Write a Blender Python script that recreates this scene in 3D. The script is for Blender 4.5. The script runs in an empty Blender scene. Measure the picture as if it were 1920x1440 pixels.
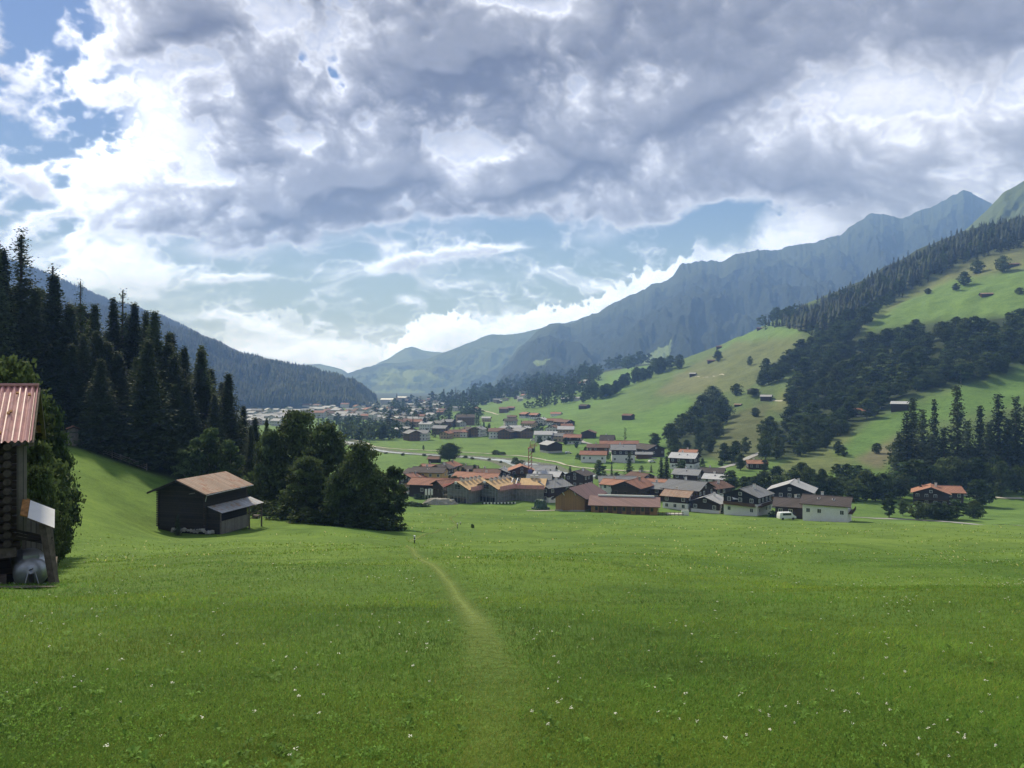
import bpy, math, random
import numpy as np
from mathutils import Vector, Matrix
R = math.radians
rng = np.random.default_rng(11)
random.seed(5)
SC = bpy.context.scene
COL = SC.collection

# ---------------------------------------------------------------- camera, light, exposure
F = 1430.0                      # focal length in photo pixels (photo 1920 x 1440)
cam_d = bpy.data.cameras.new("camera")
cam = bpy.data.objects.new("camera", cam_d); COL.objects.link(cam)
cam.location = (0, 0, 0); cam.rotation_euler = (R(90), 0, 0)
cam_d.sensor_width = 36; cam_d.lens = 36 * F / 1920.0
cam_d.clip_start = 0.1; cam_d.clip_end = 40000
SC.camera = cam
SUN_AZ, SUN_EL = -34.0, 44.0
sun_d = bpy.data.lights.new("sun", 'SUN'); sun_d.energy = 4.4; sun_d.angle = R(4.0); sun_d.color = (1.0, 0.985, 0.96)
sun = bpy.data.objects.new("sun", sun_d); COL.objects.link(sun)
sdir = Vector((math.sin(R(SUN_AZ)) * math.cos(R(SUN_EL)), math.cos(R(SUN_AZ)) * math.cos(R(SUN_EL)), math.sin(R(SUN_EL))))
sun.rotation_euler = sdir.to_track_quat('Z', 'Y').to_euler()
sun.location = (0, 0, 50)
SKY_STRENGTH = 0.055
CLOUD_GAIN = 0.66
HAZE_DENSITY = 1.9e-4
HAZE_RGB = (0.26, 0.46, 1.0)
HAZE_TOP = 1500.0
SC.view_settings.view_transform = 'Standard'; SC.view_settings.look = 'None'
SC.view_settings.gamma = 1.0; SC.view_settings.exposure = 0.25
SC.render.engine = 'CYCLES'
cy = SC.cycles
cy.use_denoising = True
try: cy.denoiser = 'OPENIMAGEDENOISE'; cy.denoising_prefilter = 'ACCURATE'
except Exception: pass
cy.max_bounces = 5; cy.diffuse_bounces = 2; cy.glossy_bounces = 2; cy.transmission_bounces = 3
cy.transparent_max_bounces = 8; cy.volume_bounces = 1
cy.sample_clamp_indirect = 4.0

# ---------------------------------------------------------------- noise
def _hash(ix, iy, s):
    h = (ix.astype(np.int64) * 374761393 + iy.astype(np.int64) * 668265263 + s * 1442695041) & 0x7fffffff
    h = ((h ^ (h >> 13)) * 1274126177) & 0x7fffffff
    h = (h ^ (h >> 16)) & 0xffffff
    return h.astype(np.float32) / 0xffffff
def vnoise(x, y, s=0):
    xi = np.floor(x); yi = np.floor(y); fx = (x - xi).astype(np.float32); fy = (y - yi).astype(np.float32)
    fx = fx * fx * fx * (fx * (fx * 6 - 15) + 10); fy = fy * fy * fy * (fy * (fy * 6 - 15) + 10)
    a = _hash(xi, yi, s); b = _hash(xi + 1, yi, s); c = _hash(xi, yi + 1, s); d = _hash(xi + 1, yi + 1, s)
    return (a * (1 - fx) + b * fx) * (1 - fy) + (c * (1 - fx) + d * fx) * fy
def fbm(x, y, o=4, s=0, g=0.5):
    x = np.asarray(x, dtype=np.float64); y = np.asarray(y, dtype=np.float64)
    t = 0; a = 1; n = 0
    for k in range(o):
        t = t + a * (vnoise(x, y, s + k * 17) * 2 - 1); n += a; a *= g
        x, y = (x * 0.8 - y * 0.6) * 2.03 + 11.3, (x * 0.6 + y * 0.8) * 2.03 + 5.7
    return t / n
def sstep(a, b, x):
    t = np.clip((x - a) / (b - a), 0, 1); return t * t * (3 - 2 * t)
def gblur(a, sg, axis):
    n = int(sg * 3) + 1; k = np.exp(-0.5 * (np.arange(-n, n + 1) / sg) ** 2); k /= k.sum()
    p = [(0, 0)] * a.ndim; p[axis] = (n, n); b = np.pad(a, p, mode='edge')
    return np.apply_along_axis(lambda v: np.convolve(v, k, mode='valid'), axis, b)

# ---------------------------------------------------------------- sky (clouds by direction, over a Sky Texture)
DARKS = [(875, 115, 150, 80, -34, .62), (1210, 235, 360, 62, -29, .60), (1000, 350, 130, 40, -22, .25), (430, 405, 250, 40, 1, .62), (650, 350, 150, 34, -6, .60), (560, 300, 90, 34, 0, .3),
         (1270, 340, 340, 44, 0, .42), (430, 175, 120, 50, -20, .50), (330, 62, 130, 34, -18, .60), (350, 5, 70, 16, 0, .3), (490, 285, 80, 34, -10, .4), (700, 225, 120, 50, -30, .30), (1130, 70, 260, 80, -18, .25), (1720, 290, 240, 60, 0, .35), (1850, 60, 200, 60, 0, .2), (1450, 30, 220, 50, -12, .25),
         (620, 70, 110, 34, -35, -.38), (560, 238, 42, 36, 0, -.45), (888, 278, 80, 36, -8, -.50), (1085, 215, 30, 60, 20, -.25), (1310, 255, 300, 30, -27, -.42), (1690, 170, 130, 66, -10, -.42), (1880, 150, 60, 60, 0, -.25), (700, 300, 120, 22, -12, -.3), (380, 130, 70, 22, -10, -.35), (340, 250, 80, 26, -15, -.35), (800, 350, 70, 20, -25, -.3), (1010, 10, 80, 26, 0, -.5), (520, 40, 60, 22, 0, -.3), (450, 330, 120, 16, 0, -.25)]
def cloud_fields(az, el, hires, only=None):
    """cloud thickness for directions given by azimuth and elevation (radians)."""
    tz = np.tan(np.clip(el, -0.2, 1.45)) / np.maximum(np.cos(az), 0.2)
    px = 960 + F * np.tan(np.clip(az, -1.2, 1.2)); py = 720 - F * tz
    T = np.array([
     [.30,.30,.95,.55,.70,.85,.60,1.10,1.20,1.25,1.15,1.05,1.10],
     [.12,.22,.62,.72,.62,.80,1.25,1.00,1.15,1.20,1.00,.90,1.00],
     [.10,.16,.50,1.00,.55,1.15,1.40,.95,1.20,1.25,.62,.60,.90],
     [.26,.22,.75,1.00,.85,1.30,.75,.72,1.35,.80,.62,.38,.70],
     [.22,.18,.95,1.20,1.30,.90,.45,1.20,.95,.85,1.00,.85,.90],
     [.30,.34,1.10,1.05,.60,.42,.40,.30,.30,.50,.85,.80,.85],
     [.34,.42,.34,.24,.16,.14,.14,.16,.30,.5,.6,.6,.6],
     [.36,.36,.32,.30,.24,.24,.26,.30,.36,.4,.4,.4,.4],
     [.34,.34,.32,.32,.30,.30,.30,.32,.36,.4,.4,.4,.4]])
    wx = az * 6; wy = el * 9
    ddx = fbm(wx * 1.6, wy * 1.6, 4, 3) * 90; ddy = fbm(wx * 1.6 + 40, wy * 1.6, 4, 4) * 60
    qx = np.clip((px + ddx) / 160.0, 0, 11.999); qy = np.clip((py + ddy) / 90.0, 0, 7.999)
    ix = qx.astype(int); iy = qy.astype(int); fx = qx - ix; fy = qy - iy
    fx = fx * fx * (3 - 2 * fx); fy = fy * fy * (3 - 2 * fy)
    base = (T[iy, ix] * (1 - fx) + T[iy, ix + 1] * fx) * (1 - fy) + (T[iy + 1, ix] * (1 - fx) + T[iy + 1, ix + 1] * fx) * fy
    win = np.exp(-(np.maximum(np.abs(az) - 0.62, 0) / 0.35) ** 2) * np.exp(-(np.maximum(el - 0.5, 0) / 0.25) ** 2)
    base = base * win + (0.62 + 0.35 * fbm(wx * 0.7 + 3, wy * 0.7, 3, 21)) * (1 - win)
    base = base * (1 - 0.42 * win) + 0.06 * win - 0.02 * np.exp(-((px - 60) / 130) ** 2) * win
    q1 = fbm(wx * 2.2 + 7, wy * 2.2, 4, 23) * 34; q2 = fbm(wx * 2.2 + 70, wy * 2.2, 4, 24) * 26
    for (sx, sy, lx, ly, an, am) in DARKS:
        an = an * math.pi / 180; X_ = px + q1 - sx; Y_ = py + q2 - sy
        u = (X_ * math.cos(an) + Y_ * math.sin(an)) / lx; v = (-X_ * math.sin(an) + Y_ * math.cos(an)) / ly
        v = np.where(v > 0, v * 1.5, v * .8) if am > 0 else v     # flat, sharper undersides
        base = base + am * np.exp(-np.abs(u) ** 2.4 - np.abs(v) ** 2.2) * win
    st = 1.0 + 1.2 * np.exp(-np.maximum(el, 0) / 0.12)
    bx = az * 13 / np.sqrt(st); by = el * 17 * np.sqrt(st)
    rx, ry = bx * 0.95 - by * 0.32, bx * 0.32 + by * 0.95          # bands rise to the right
    w1 = fbm(rx * 0.8, ry * 0.8, 4, 31); w2 = fbm(rx * 0.8 + 20, ry * 0.8, 4, 32)
    oc = 7 if hires else 4
    n = fbm(rx * .75 + .55 * w1, ry * 1.15 + .55 * w2, oc, 41, 0.56)
    puff = 1 - np.abs(fbm(rx * 1.9 + 0.5 * w2, ry * 2.1 + 0.5 * w1, oc - 1, 51, 0.55)) * 2.4
    fine = fbm(rx * 7 + w1 * 2, ry * 8, 4, 61, 0.6) if hires else 0
    dk = np.interp(px, [0, 200, 350, 560, 700, 900, 1000, 1200, 1350, 1450, 1920], [455, 432, 448, 446, 410, 398, 404, 400, 388, 360, 330])
    dk = dk + 30 * fbm(px / 110, py / 200, 4, 71) + 10 * w1
    below = sstep(-16, 22, py - dk) * win * (1 - sstep(1440, 1600, px))
    calm = sstep(900, 1250, px) * 0.30 * win                      # the right half of the deck is smoother
    th = base + (0.95 * n + 0.46 * (puff - 0.5) + 0.16 * fine) * (1 - calm) * (0.6 + 0.4 * base)
    flo = .24 * sstep(120, 300, px) * win; th = np.where(th < flo, flo + (flo - th) * .25, th)
    low = 0.05 + 0.10 * n + 0.40 * np.maximum(n - 0.05, 0) + 0.30 * np.maximum(puff - 0.66, 0) + 0.25 * (base - 0.30) + 0.16 * sstep(540, 720, py) + 0.12 * sstep(380, 60, px) + .03 * fine
    th = th * (1 - below) + low * below
    top = np.interp(px, [0, 250, 420, 560, 650, 730, 790, 860, 900, 960, 1040, 1120, 1200, 1330, 1440, 1560, 1700, 1920],
                        [700, 650, 612, 596, 650, 655, 604, 580, 612, 590, 566, 548, 508, 440, 384, 372, 385, 400])
    cup = np.abs(fbm(px / 24, py / 24, 4, 82, .6))
    top = top + 30 * fbm(px / 60, py / 80, 3, 81) + 36 * (cup - 0.22)
    bank = sstep(-2, 4, py - top) * win
    bth = 0.29 + 0.9 * (cup - .12) * 0.14 + 0.10 * fbm(px / 50, py / 30, 4, 85) + 0.05 * sstep(0, 60, py - top)
    bw = (0.45 + 0.5 * sstep(640, 780, px) - 0.75 * sstep(1430, 1640, px)) * bank
    th = th * (1 - bw) + bth * bw
    for (sx, sy, lx, ly, an, am) in ((830, 480, 140, 10, -0.17, .42), (445, 524, 70, 8, -0.03, .5), (950, 465, 50, 5, -.1, .25), (770, 563, 30, 10, 0, .25), (1245, 414, 30, 9, 0, .3), (1120, 440, 70, 26, -.3, .14), (420, 465, 80, 16, 0, .3), (560, 500, 90, 10, .1, .1), (900, 520, 120, 14, -.1, .08)):
        u = (px - sx) * math.cos(an) + (py - sy) * math.sin(an); v = -(px - sx) * math.sin(an) + (py - sy) * math.cos(an) + 5 * fine + 8 * w1
        th = th + am * np.exp(-(u / lx) ** 4 - (v / ly) ** 2) * win * np.clip(.8 + 1.1 * n, 0, 2)
    for (sx, sy, rr, am) in ((50, 60, 46, .75), (115, 108, 44, .45), (626, 122, 22, .5), (648, 156, 18, .45), (566, 114, 14, .35), (175, 220, 46, .25), (1385, 402, 74, .25), (1330, 412, 60, .2)):
        th = th - am * np.exp(-(((px - sx + 14 * n) / rr) ** 2 + ((py - sy + 14 * puff - 7) / rr) ** 2)) * win
    rim = np.exp(-((below - .45) / .28) ** 2) * (1 - bank) * sstep(1250, 1050, px) * sstep(150, 330, px)
    return np.maximum(th, 0), n, puff, fine, bank, win, px, py, rim
def cloud_map(W, H):
    out = np.zeros((H, W, 4), np.float32)
    def shade(az, el, hires):
        th, n, puff, fine, bank, win, px, py, rim = cloud_fields(az, el, hires)
        sig = 2.0 if hires else 1.0
        s1 = gblur(gblur(th, sig, 0), sig, 1); s2 = gblur(gblur(th, sig * 4, 0), sig * 4, 1)
        k1, k2 = (3, 10) if hires else (1, 3)
        # thickness falls towards the sun (up and left): that side is lit
        def lit(s, k):
            a = np.roll(np.roll(s, -k, 0), int(k * .6), 1); return np.clip(s - a, -.4, .4)
        L = lit(s1, k1) * 1.0 + lit(s2, k2) * 1.1
        alpha = sstep(0.02, 0.36, th)
        sp = np.exp(-(((px - 215) / 130) ** 2 + ((py - 240) / 240) ** 2)) * win
        sp2 = np.exp(-(((px - 1690) / 210) ** 2 + ((py - 190) / 110) ** 2)) * win
        tt = np.maximum(th - 0.30, 0)
        br = 0.225 + 0.68 * np.exp(-tt * 3.3) - .03 * bank * win
        br = br + 0.75 * sp * np.exp(-tt * 2.0) + 0.14 * sp2
        br = br * (1 + np.clip(L * (1.5 - .5 * sstep(900, 1300, px)), -.26, .45))
        br = br * (1 + 0.09 * fine) * (1 - .30 * rim * win)
        br = br + .05 * bank * win
        warm = 0.5 + 0.5 * np.clip(bank * 0.5 * win + sp2 * 0.8, -1, 1)
        haze = np.exp(-np.maximum(el, 0) / 0.05) * 0.30; alpha = alpha * (1 - haze) + haze
        d = np.clip((br - .42) / .5, 0, 1)[..., None]; wp = np.clip(warm * 2 - 1, 0, 1)[..., None]
        tint = np.array([.985, .98, .955]) * (1 - d) + d * np.array([1.0, .99, .975]); tint = tint * (1 - wp) + np.array([1.03, 1.0, .94]) * wp
        c = tint * br[..., None]
        L = np.minimum(HAZE_TOP / np.maximum(np.sin(np.maximum(el, 0.0)), .02), 11000)[..., None]
        t = np.exp(-HAZE_DENSITY * L * np.array(HAZE_RGB)); S = np.array([.36, .38, .40])
        c = (c - S * (1 - t) * np.array([.85, .72, .52])) / t
        c = np.clip(c, .05, np.array([2.5, 3.5, 9.0]))
        return c[..., 0], c[..., 1], c[..., 2], alpha
    h2, w2 = H // 4, W // 4
    az = (np.arange(w2) + .5) / w2 * 2 * np.pi - np.pi; el = (np.arange(h2) + .5) / h2 * np.pi - np.pi / 2
    A, E = np.meshgrid(az, el); Am = np.where(np.abs(A) > 2.2, np.sign(A) * (4.4 - np.abs(A)), A)
    lo = np.stack(shade(np.where(np.abs(A) > 1.3, np.abs(Am), Am), E, False), -1).astype(np.float32)
    lo[E < -0.1] = (0.14, 0.16, 0.10, 1)
    out[:] = np.repeat(np.repeat(lo, 4, 0), 4, 1)
    x0, x1 = int(W * (0.5 - 48 / 360)), int(W * (0.5 + 48 / 360)); y0, y1 = int(H * (0.5 - 4 / 180)), int(H * (0.5 + 40 / 180))
    az = (np.arange(x0, x1) + .5) / W * 2 * np.pi - np.pi; el = (np.arange(y0, y1) + .5) / H * np.pi - np.pi / 2
    A, E = np.meshgrid(az, el); out[y0:y1, x0:x1] = np.stack(shade(A, E, True), -1).astype(np.float32)
    return out
def build_sky():
    W, H = 4096, 2048; c = cloud_map(W, H); imgs = []
    for name, px in (("cloud_colour", c[..., :3]), ("cloud_cover", np.repeat(c[..., 3:], 3, -1))):
        o = np.ones((H, W, 4), np.float32); o[..., :3] = px
        img = bpy.data.images.new(name, W, H, alpha=False, float_buffer=True); img.colorspace_settings.name = 'Non-Color'
        img.pixels.foreach_set(o.ravel()); img.update(); img.pack(); imgs.append(img)
    return imgs
world = bpy.data.worlds.new("World"); SC.world = world; world.use_nodes = True
def build_world():
    nt = world.node_tree; N = nt.nodes; Lk = nt.links; N.clear()
    o = N.new('ShaderNodeOutputWorld'); bg = N.new('ShaderNodeBackground')
    sky = N.new('ShaderNodeTexSky'); sky.sky_type = 'NISHITA'; sky.sun_disc = False
    sky.sun_elevation = R(SUN_EL); sky.sun_rotation = R(SUN_AZ % 360); sky.altitude = 1200; sky.air_density = 1.2; sky.dust_density = 0.6; sky.ozone_density = 1.6
    tc = N.new('ShaderNodeTexCoord'); mp = N.new('ShaderNodeMapping'); mp.inputs['Rotation'].default_value = (0, 0, R(-90))
    Lk.new(tc.outputs['Generated'], mp.inputs['Vector']); envs = []
    for img in build_sky():
        env = N.new('ShaderNodeTexEnvironment'); env.image = img; env.interpolation = 'Linear'; Lk.new(mp.outputs[0], env.inputs['Vector']); envs.append(env)
    gain = N.new('ShaderNodeVectorMath'); gain.operation = 'SCALE'; gain.inputs['Scale'].default_value = CLOUD_GAIN / SKY_STRENGTH
    Lk.new(envs[0].outputs['Color'], gain.inputs[0])
    mul = N.new('ShaderNodeMix'); mul.data_type = 'RGBA'
    Lk.new(envs[1].outputs['Color'], mul.inputs['Factor']); skt = N.new('ShaderNodeMix'); skt.data_type = 'RGBA'; skt.blend_type = 'MULTIPLY'; skt.inputs['Factor'].default_value = 1.0
    skt.inputs['B'].default_value = (0.62, 0.76, 1.25, 1); Lk.new(sky.outputs[0], skt.inputs['A']); Lk.new(skt.outputs['Result'], mul.inputs['A']); Lk.new(gain.outputs[0], mul.inputs['B'])
    Lk.new(mul.outputs['Result'], bg.inputs['Color']); bg.inputs['Strength'].default_value = SKY_STRENGTH
    Lk.new(bg.outputs[0], o.inputs['Surface'])
build_world()

# ---------------------------------------------------------------- materials
MATS = {}
def new_mat(name):
    m = bpy.data.materials.new(name); m.use_nodes = True; MATS[name] = m
    return m, m.node_tree, m.node_tree.nodes['Principled BSDF']
def ramp(nt, fac, stops):
    r = nt.nodes.new('ShaderNodeValToRGB'); e = r.color_ramp.elements
    while len(e) < len(stops): e.new(0.5)
    for k, (p, c) in enumerate(stops): e[k].position = p; e[k].color = (*c, 1)
    nt.links.new(fac, r.inputs[0]); return r.outputs[0]
def noise(nt, scale, detail=4, rough=0.55, coord='Object', vec=None, stretch=None):
    n = nt.nodes.new('ShaderNodeTexNoise'); n.inputs['Scale'].default_value = scale
    n.inputs['Detail'].default_value = detail; n.inputs['Roughness'].default_value = rough
    if vec is None:
        tc = nt.nodes.new('ShaderNodeTexCoord'); vec = tc.outputs[coord]
    if stretch:
        mp = nt.nodes.new('ShaderNodeMapping'); mp.inputs['Scale'].default_value = stretch
        nt.links.new(vec, mp.inputs['Vector']); vec = mp.outputs[0]
    nt.links.new(vec, n.inputs['Vector']); return n.outputs['Fac']
def mathn(nt, op, a, b=None, c=None):
    n = nt.nodes.new('ShaderNodeMath'); n.operation = op
    for k, v in enumerate((a, b, c)):
        if v is None: continue
        if isinstance(v, (int, float)): n.inputs[k].default_value = v
        else: nt.links.new(v, n.inputs[k])
    return n.outputs[0]
def mixc(nt, f, a, b, mode='MIX'):
    n = nt.nodes.new('ShaderNodeMix'); n.data_type = 'RGBA'; n.blend_type = mode
    for s, v in (('Factor', f), ('A', a), ('B', b)):
        if isinstance(v, (int, float)): n.inputs[s].default_value = v
        elif isinstance(v, tuple): n.inputs[s].default_value = (*v, 1)
        else: nt.links.new(v, n.inputs[s])
    return n.outputs['Result']
def bump(nt, bs, h, strength=0.4, dist=0.02):
    b = nt.nodes.new('ShaderNodeBump'); b.inputs['Strength'].default_value = strength; b.inputs['Distance'].default_value = dist
    nt.links.new(h, b.inputs['Height']); nt.links.new(b.outputs[0], bs.inputs['Normal'])
def simple(name, c, rough=0.8, var=0.25, scale=2.0, metal=0.0, rnd=0.0, stretch=None, bmp=0.0, spec=0.3):
    m, nt, bs = new_mat(name)
    f = noise(nt, scale, 5, 0.6, stretch=stretch)
    lo = tuple(x * (1 - var) for x in c); hi = tuple(min(1, x * (1 + var)) for x in c)
    col = ramp(nt, f, [(0.3, lo), (0.7, hi)])
    if rnd > 0:
        oi = nt.nodes.new('ShaderNodeObjectInfo')
        hs = nt.nodes.new('ShaderNodeHueSaturation')
        v = mathn(nt, 'MULTIPLY_ADD', oi.outputs['Random'], 2 * rnd, 1 - rnd)
        nt.links.new(v, hs.inputs['Value']); nt.links.new(col, hs.inputs['Color'])
        h = mathn(nt, 'MULTIPLY_ADD', oi.outputs['Random'], 0.03, 0.485); nt.links.new(h, hs.inputs['Hue'])
        col = hs.outputs[0]
    nt.links.new(col, bs.inputs['Base Color']); bs.inputs['Roughness'].default_value = rough
    bs.inputs['Metallic'].default_value = metal; bs.inputs['Specular IOR Level'].default_value = spec
    if bmp > 0: bump(nt, bs, f, bmp, 0.05)
    return m
def striped(name, c1, c2, axis='Z', period=0.25, rough=0.85, duty=0.12, var=0.3, rnd=0.0, metal=0.0, bmp=0.5, wear=None):
    """boards, courses or roof battens: dark gaps every `period` metres along an axis of the object."""
    m, nt, bs = new_mat(name)
    tc = nt.nodes.new('ShaderNodeTexCoord'); sp = nt.nodes.new('ShaderNodeSeparateXYZ'); nt.links.new(tc.outputs['Object'], sp.inputs[0])
    ax = {'X': 0, 'Y': 1, 'Z': 2}.get(axis)
    v = sp.outputs[ax] if ax is not None else mathn(nt, 'ADD', sp.outputs[0], sp.outputs[1])
    q = mathn(nt, 'DIVIDE', v, period); fr = mathn(nt, 'FRACT', q); fl = mathn(nt, 'FLOOR', q)
    wn = nt.nodes.new('ShaderNodeTexWhiteNoise'); wn.noise_dimensions = '1D'; nt.links.new(fl, wn.inputs['W'])
    gap = mathn(nt, 'GREATER_THAN', fr, duty)
    n = noise(nt, 3.0, 6, 0.65, stretch=(1, 1, 1))
    base = ramp(nt, mathn(nt, 'ADD', mathn(nt, 'MULTIPLY', n, 0.7), mathn(nt, 'MULTIPLY', wn.outputs[0], 0.35)),
                [(0.25, tuple(x * (1 - var) for x in c1)), (0.8, tuple(min(1, x * (1 + var)) for x in c1))])
    if wear: base = mixc(nt, ramp(nt, noise(nt, 0.9, 6, 0.7), [(0.52, (0, 0, 0)), (0.62, (1, 1, 1))]), base, wear)
    col = mixc(nt, gap, c2, base)
    if rnd > 0:
        oi = nt.nodes.new('ShaderNodeObjectInfo'); hs = nt.nodes.new('ShaderNodeHueSaturation')
        nt.links.new(mathn(nt, 'MULTIPLY_ADD', oi.outputs['Random'], 2 * rnd, 1 - rnd), hs.inputs['Value'])
        nt.links.new(col, hs.inputs['Color']); col = hs.outputs[0]
    nt.links.new(col, bs.inputs['Base Color']); bs.inputs['Roughness'].default_value = rough; bs.inputs['Metallic'].default_value = metal
    bs.inputs['Specular IOR Level'].default_value = 0.25
    bump(nt, bs, mathn(nt, 'ADD', mathn(nt, 'MULTIPLY', gap, 0.7), mathn(nt, 'MULTIPLY', n, 0.3)), bmp, 0.04)
    return m
def leafy(name, c, trans=0.35, rnd=0.38, attr=True):
    m, nt, bs = new_mat(name)
    oi = nt.nodes.new('ShaderNodeObjectInfo'); hs = nt.nodes.new('ShaderNodeHueSaturation')
    col = None
    if attr:
        at = nt.nodes.new('ShaderNodeAttribute'); at.attribute_name = 'tint'
        col = mixc(nt, 1.0, tuple(c), at.outputs['Color'], 'MULTIPLY')
        nt.links.new(col, hs.inputs['Color'])
    else: hs.inputs['Color'].default_value = (*c, 1)
    nt.links.new(mathn(nt, 'MULTIPLY_ADD', oi.outputs['Random'], 2 * rnd, 1 - rnd), hs.inputs['Value'])
    if rnd > 0: nt.links.new(mathn(nt, 'MULTIPLY_ADD', oi.outputs['Random'], -0.045, 0.508), hs.inputs['Hue'])
    nt.links.new(hs.outputs[0], bs.inputs['Base Color']); bs.inputs['Roughness'].default_value = 0.75; bs.inputs['Specular IOR Level'].default_value = 0.15
    tr = nt.nodes.new('ShaderNodeBsdfTranslucent'); nt.links.new(hs.outputs[0], tr.inputs['Color'])
    mx = nt.nodes.new('ShaderNodeMixShader'); mx.inputs[0].default_value = trans
    nt.links.new(bs.outputs[0], mx.inputs[1]); nt.links.new(tr.outputs[0], mx.inputs[2])
    nt.links.new(mx.outputs[0], nt.nodes['Material Output'].inputs['Surface'])
    return m

leafy('leaf_dark', (0.050, 0.086, 0.032)); leafy('leaf_mid', (0.066, 0.115, 0.045)); leafy('leaf_light', (0.065, 0.115, 0.036))
leafy('needle_dark', (0.046, 0.072, 0.038), 0.3); leafy('needle_larch', (0.062, 0.098, 0.042), 0.35); leafy('needle_far', (0.024, 0.040, 0.024), 0.15)
leafy('grass_blade', (0.158, 0.262, 0.038), 0.45, 0.0); leafy('flower_white', (0.78, 0.78, 0.66), 0.2, 0.0)
simple('bark', (0.09, 0.07, 0.055), 0.9, 0.4, 6, bmp=0.5); simple('bark_pale', (0.22, 0.2, 0.17), 0.9, 0.3, 5)
simple('plaster_white', (0.72, 0.71, 0.67), 0.85, 0.06, 1.5, rnd=0.06); simple('plaster_yellow', (0.62, 0.42, 0.17), 0.85, 0.1, 1.5)
simple('plaster_tan', (0.42, 0.30, 0.20), 0.85, 0.15, 1.5, rnd=0.1); simple('plaster_pink', (0.42, 0.26, 0.2), 0.85, 0.1, 1.5)
simple('concrete', (0.42, 0.41, 0.38), 0.9, 0.15, 1.2); simple('stone_grey', (0.3, 0.29, 0.27), 0.95, 0.4, 1.5, bmp=0.6)
striped('wood_dark', (0.050, 0.033, 0.024), (0.012, 0.009, 0.007), 'Z', 0.24, rnd=0.2)
striped('wood_brown', (0.13, 0.07, 0.04), (0.03, 0.02, 0.015), 'Z', 0.22, rnd=0.15)
striped('wood_new', (0.36, 0.20, 0.085), (0.17, 0.09, 0.04), 'XY', 0.28, var=0.22, bmp=0.3, duty=0.1)
striped('wood_old_boards', (0.17, 0.155, 0.14), (0.03, 0.03, 0.03), 'XY', 0.22, var=0.35)
striped('wood_black', (0.026, 0.021, 0.018), (0.006, 0.005, 0.005), 'Z', 0.30, var=0.45)
simple('log_wood', (0.040, 0.031, 0.026), 0.9, 0.5, 3, bmp=0.6); simple('log_end', (0.06, 0.05, 0.042), 0.9, 0.4, 8); simple('beam_wood', (0.11, 0.09, 0.075), 0.9, 0.4, 5, bmp=0.4)
striped('tile_terracotta', (0.25, 0.12, 0.085), (0.13, 0.07, 0.055), 'XY', 0.45, var=0.35, rnd=0.15, duty=0.15)
striped('tile_orange', (0.33, 0.165, 0.11), (0.2, 0.10, 0.07), 'XY', 0.45, var=0.3, rnd=0.12, duty=0.15)
striped('tile_brown', (0.15, 0.085, 0.065), (0.08, 0.05, 0.04), 'XY', 0.5, var=0.3, rnd=0.15, duty=0.12)
striped('tile_dark', (0.075, 0.062, 0.06), (0.035, 0.03, 0.03), 'XY', 0.5, var=0.35, rnd=0.12, duty=0.15)
striped('slate_grey', (0.21, 0.22, 0.235), (0.13, 0.135, 0.145), 'XY', 0.5, var=0.25, rnd=0.2, duty=0.12)
striped('slate_light', (0.40, 0.41, 0.43), (0.28, 0.29, 0.30), 'XY', 0.6, var=0.15, rnd=0.12, duty=0.08)
striped('sheet_maroon', (0.21, 0.13, 0.12), (0.33, 0.22, 0.20), 'XY', 2.4, var=0.12, duty=0.05, rough=0.6)
striped('sheet_rust', (0.30, 0.215, 0.165), (0.16, 0.10, 0.07), 'Y', 0.45, var=0.25, duty=0.14, wear=(0.27, 0.13, 0.075), rough=0.7)
striped('sheet_zinc', (0.38, 0.39, 0.41), (0.16, 0.155, 0.15), 'Y', 0.75, var=0.25, duty=0.08, wear=(0.30, 0.22, 0.16), rough=0.55)
simple('sheet_red', (0.44, 0.225, 0.22), 0.5, 0.28, 2.2, spec=0.5); simple('sheet_silver', (0.62, 0.62, 0.61), 0.4, 0.1, 1.0, metal=0.2)
simple('rust', (0.28, 0.14, 0.05), 0.9, 0.5, 5)
simple('zinc_tank', (0.30, 0.32, 0.34), 0.38, 0.3, 2.2, metal=0.65, spec=0.5)
simple('black_iron', (0.02, 0.02, 0.022), 0.6, 0.3, 3); simple('glass_dark', (0.02, 0.024, 0.03), 0.15, 0.2, 1, spec=0.6)
simple('paint_white', (0.78, 0.78, 0.77), 0.6, 0.04, 2); simple('crane_red', (0.27, 0.06, 0.05), 0.5, 0.1, 2); simple('crane_blue', (0.10, 0.10, 0.28), 0.6, 0.1, 2)
simple('sheathing', (0.52, 0.36, 0.19), 0.8, 0.15, 1.2); simple('net_pink', (0.62, 0.30, 0.29), 0.8, 0.15, 1.5); simple('tarp_green', (0.045, 0.085, 0.06), 0.6, 0.25, 1.0)
simple('net_grey', (0.21, 0.225, 0.22), 0.8, 0.3, 1.0); simple('steel', (0.35, 0.36, 0.38), 0.5, 0.1, 2, metal=0.5)
simple('gravel', (0.30, 0.285, 0.25), 0.95, 0.35, 3.0, bmp=0.8); simple('rock', (0.33, 0.32, 0.30), 0.95, 0.35, 1.0, bmp=0.8)
simple('asphalt', (0.30, 0.30, 0.295), 0.9, 0.12, 0.4); simple('track_earth', (0.36, 0.34, 0.27), 0.95, 0.2, 0.5)
simple('car_white', (0.7, 0.71, 0.72), 0.3, 0.03, 1, spec=0.5); simple('car_dark', (0.03, 0.035, 0.05), 0.3, 0.03, 1, spec=0.5); simple('tyre', (0.02, 0.02, 0.02), 0.9, 0.1, 1)
simple('shutter_red', (0.33, 0.06, 0.04), 0.7, 0.1, 2); simple('soil', (0.11, 0.09, 0.07), 0.95, 0.4, 2.0, bmp=0.6)
simple('fence_wood', (0.19, 0.17, 0.145), 0.9, 0.3, 3)

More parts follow.
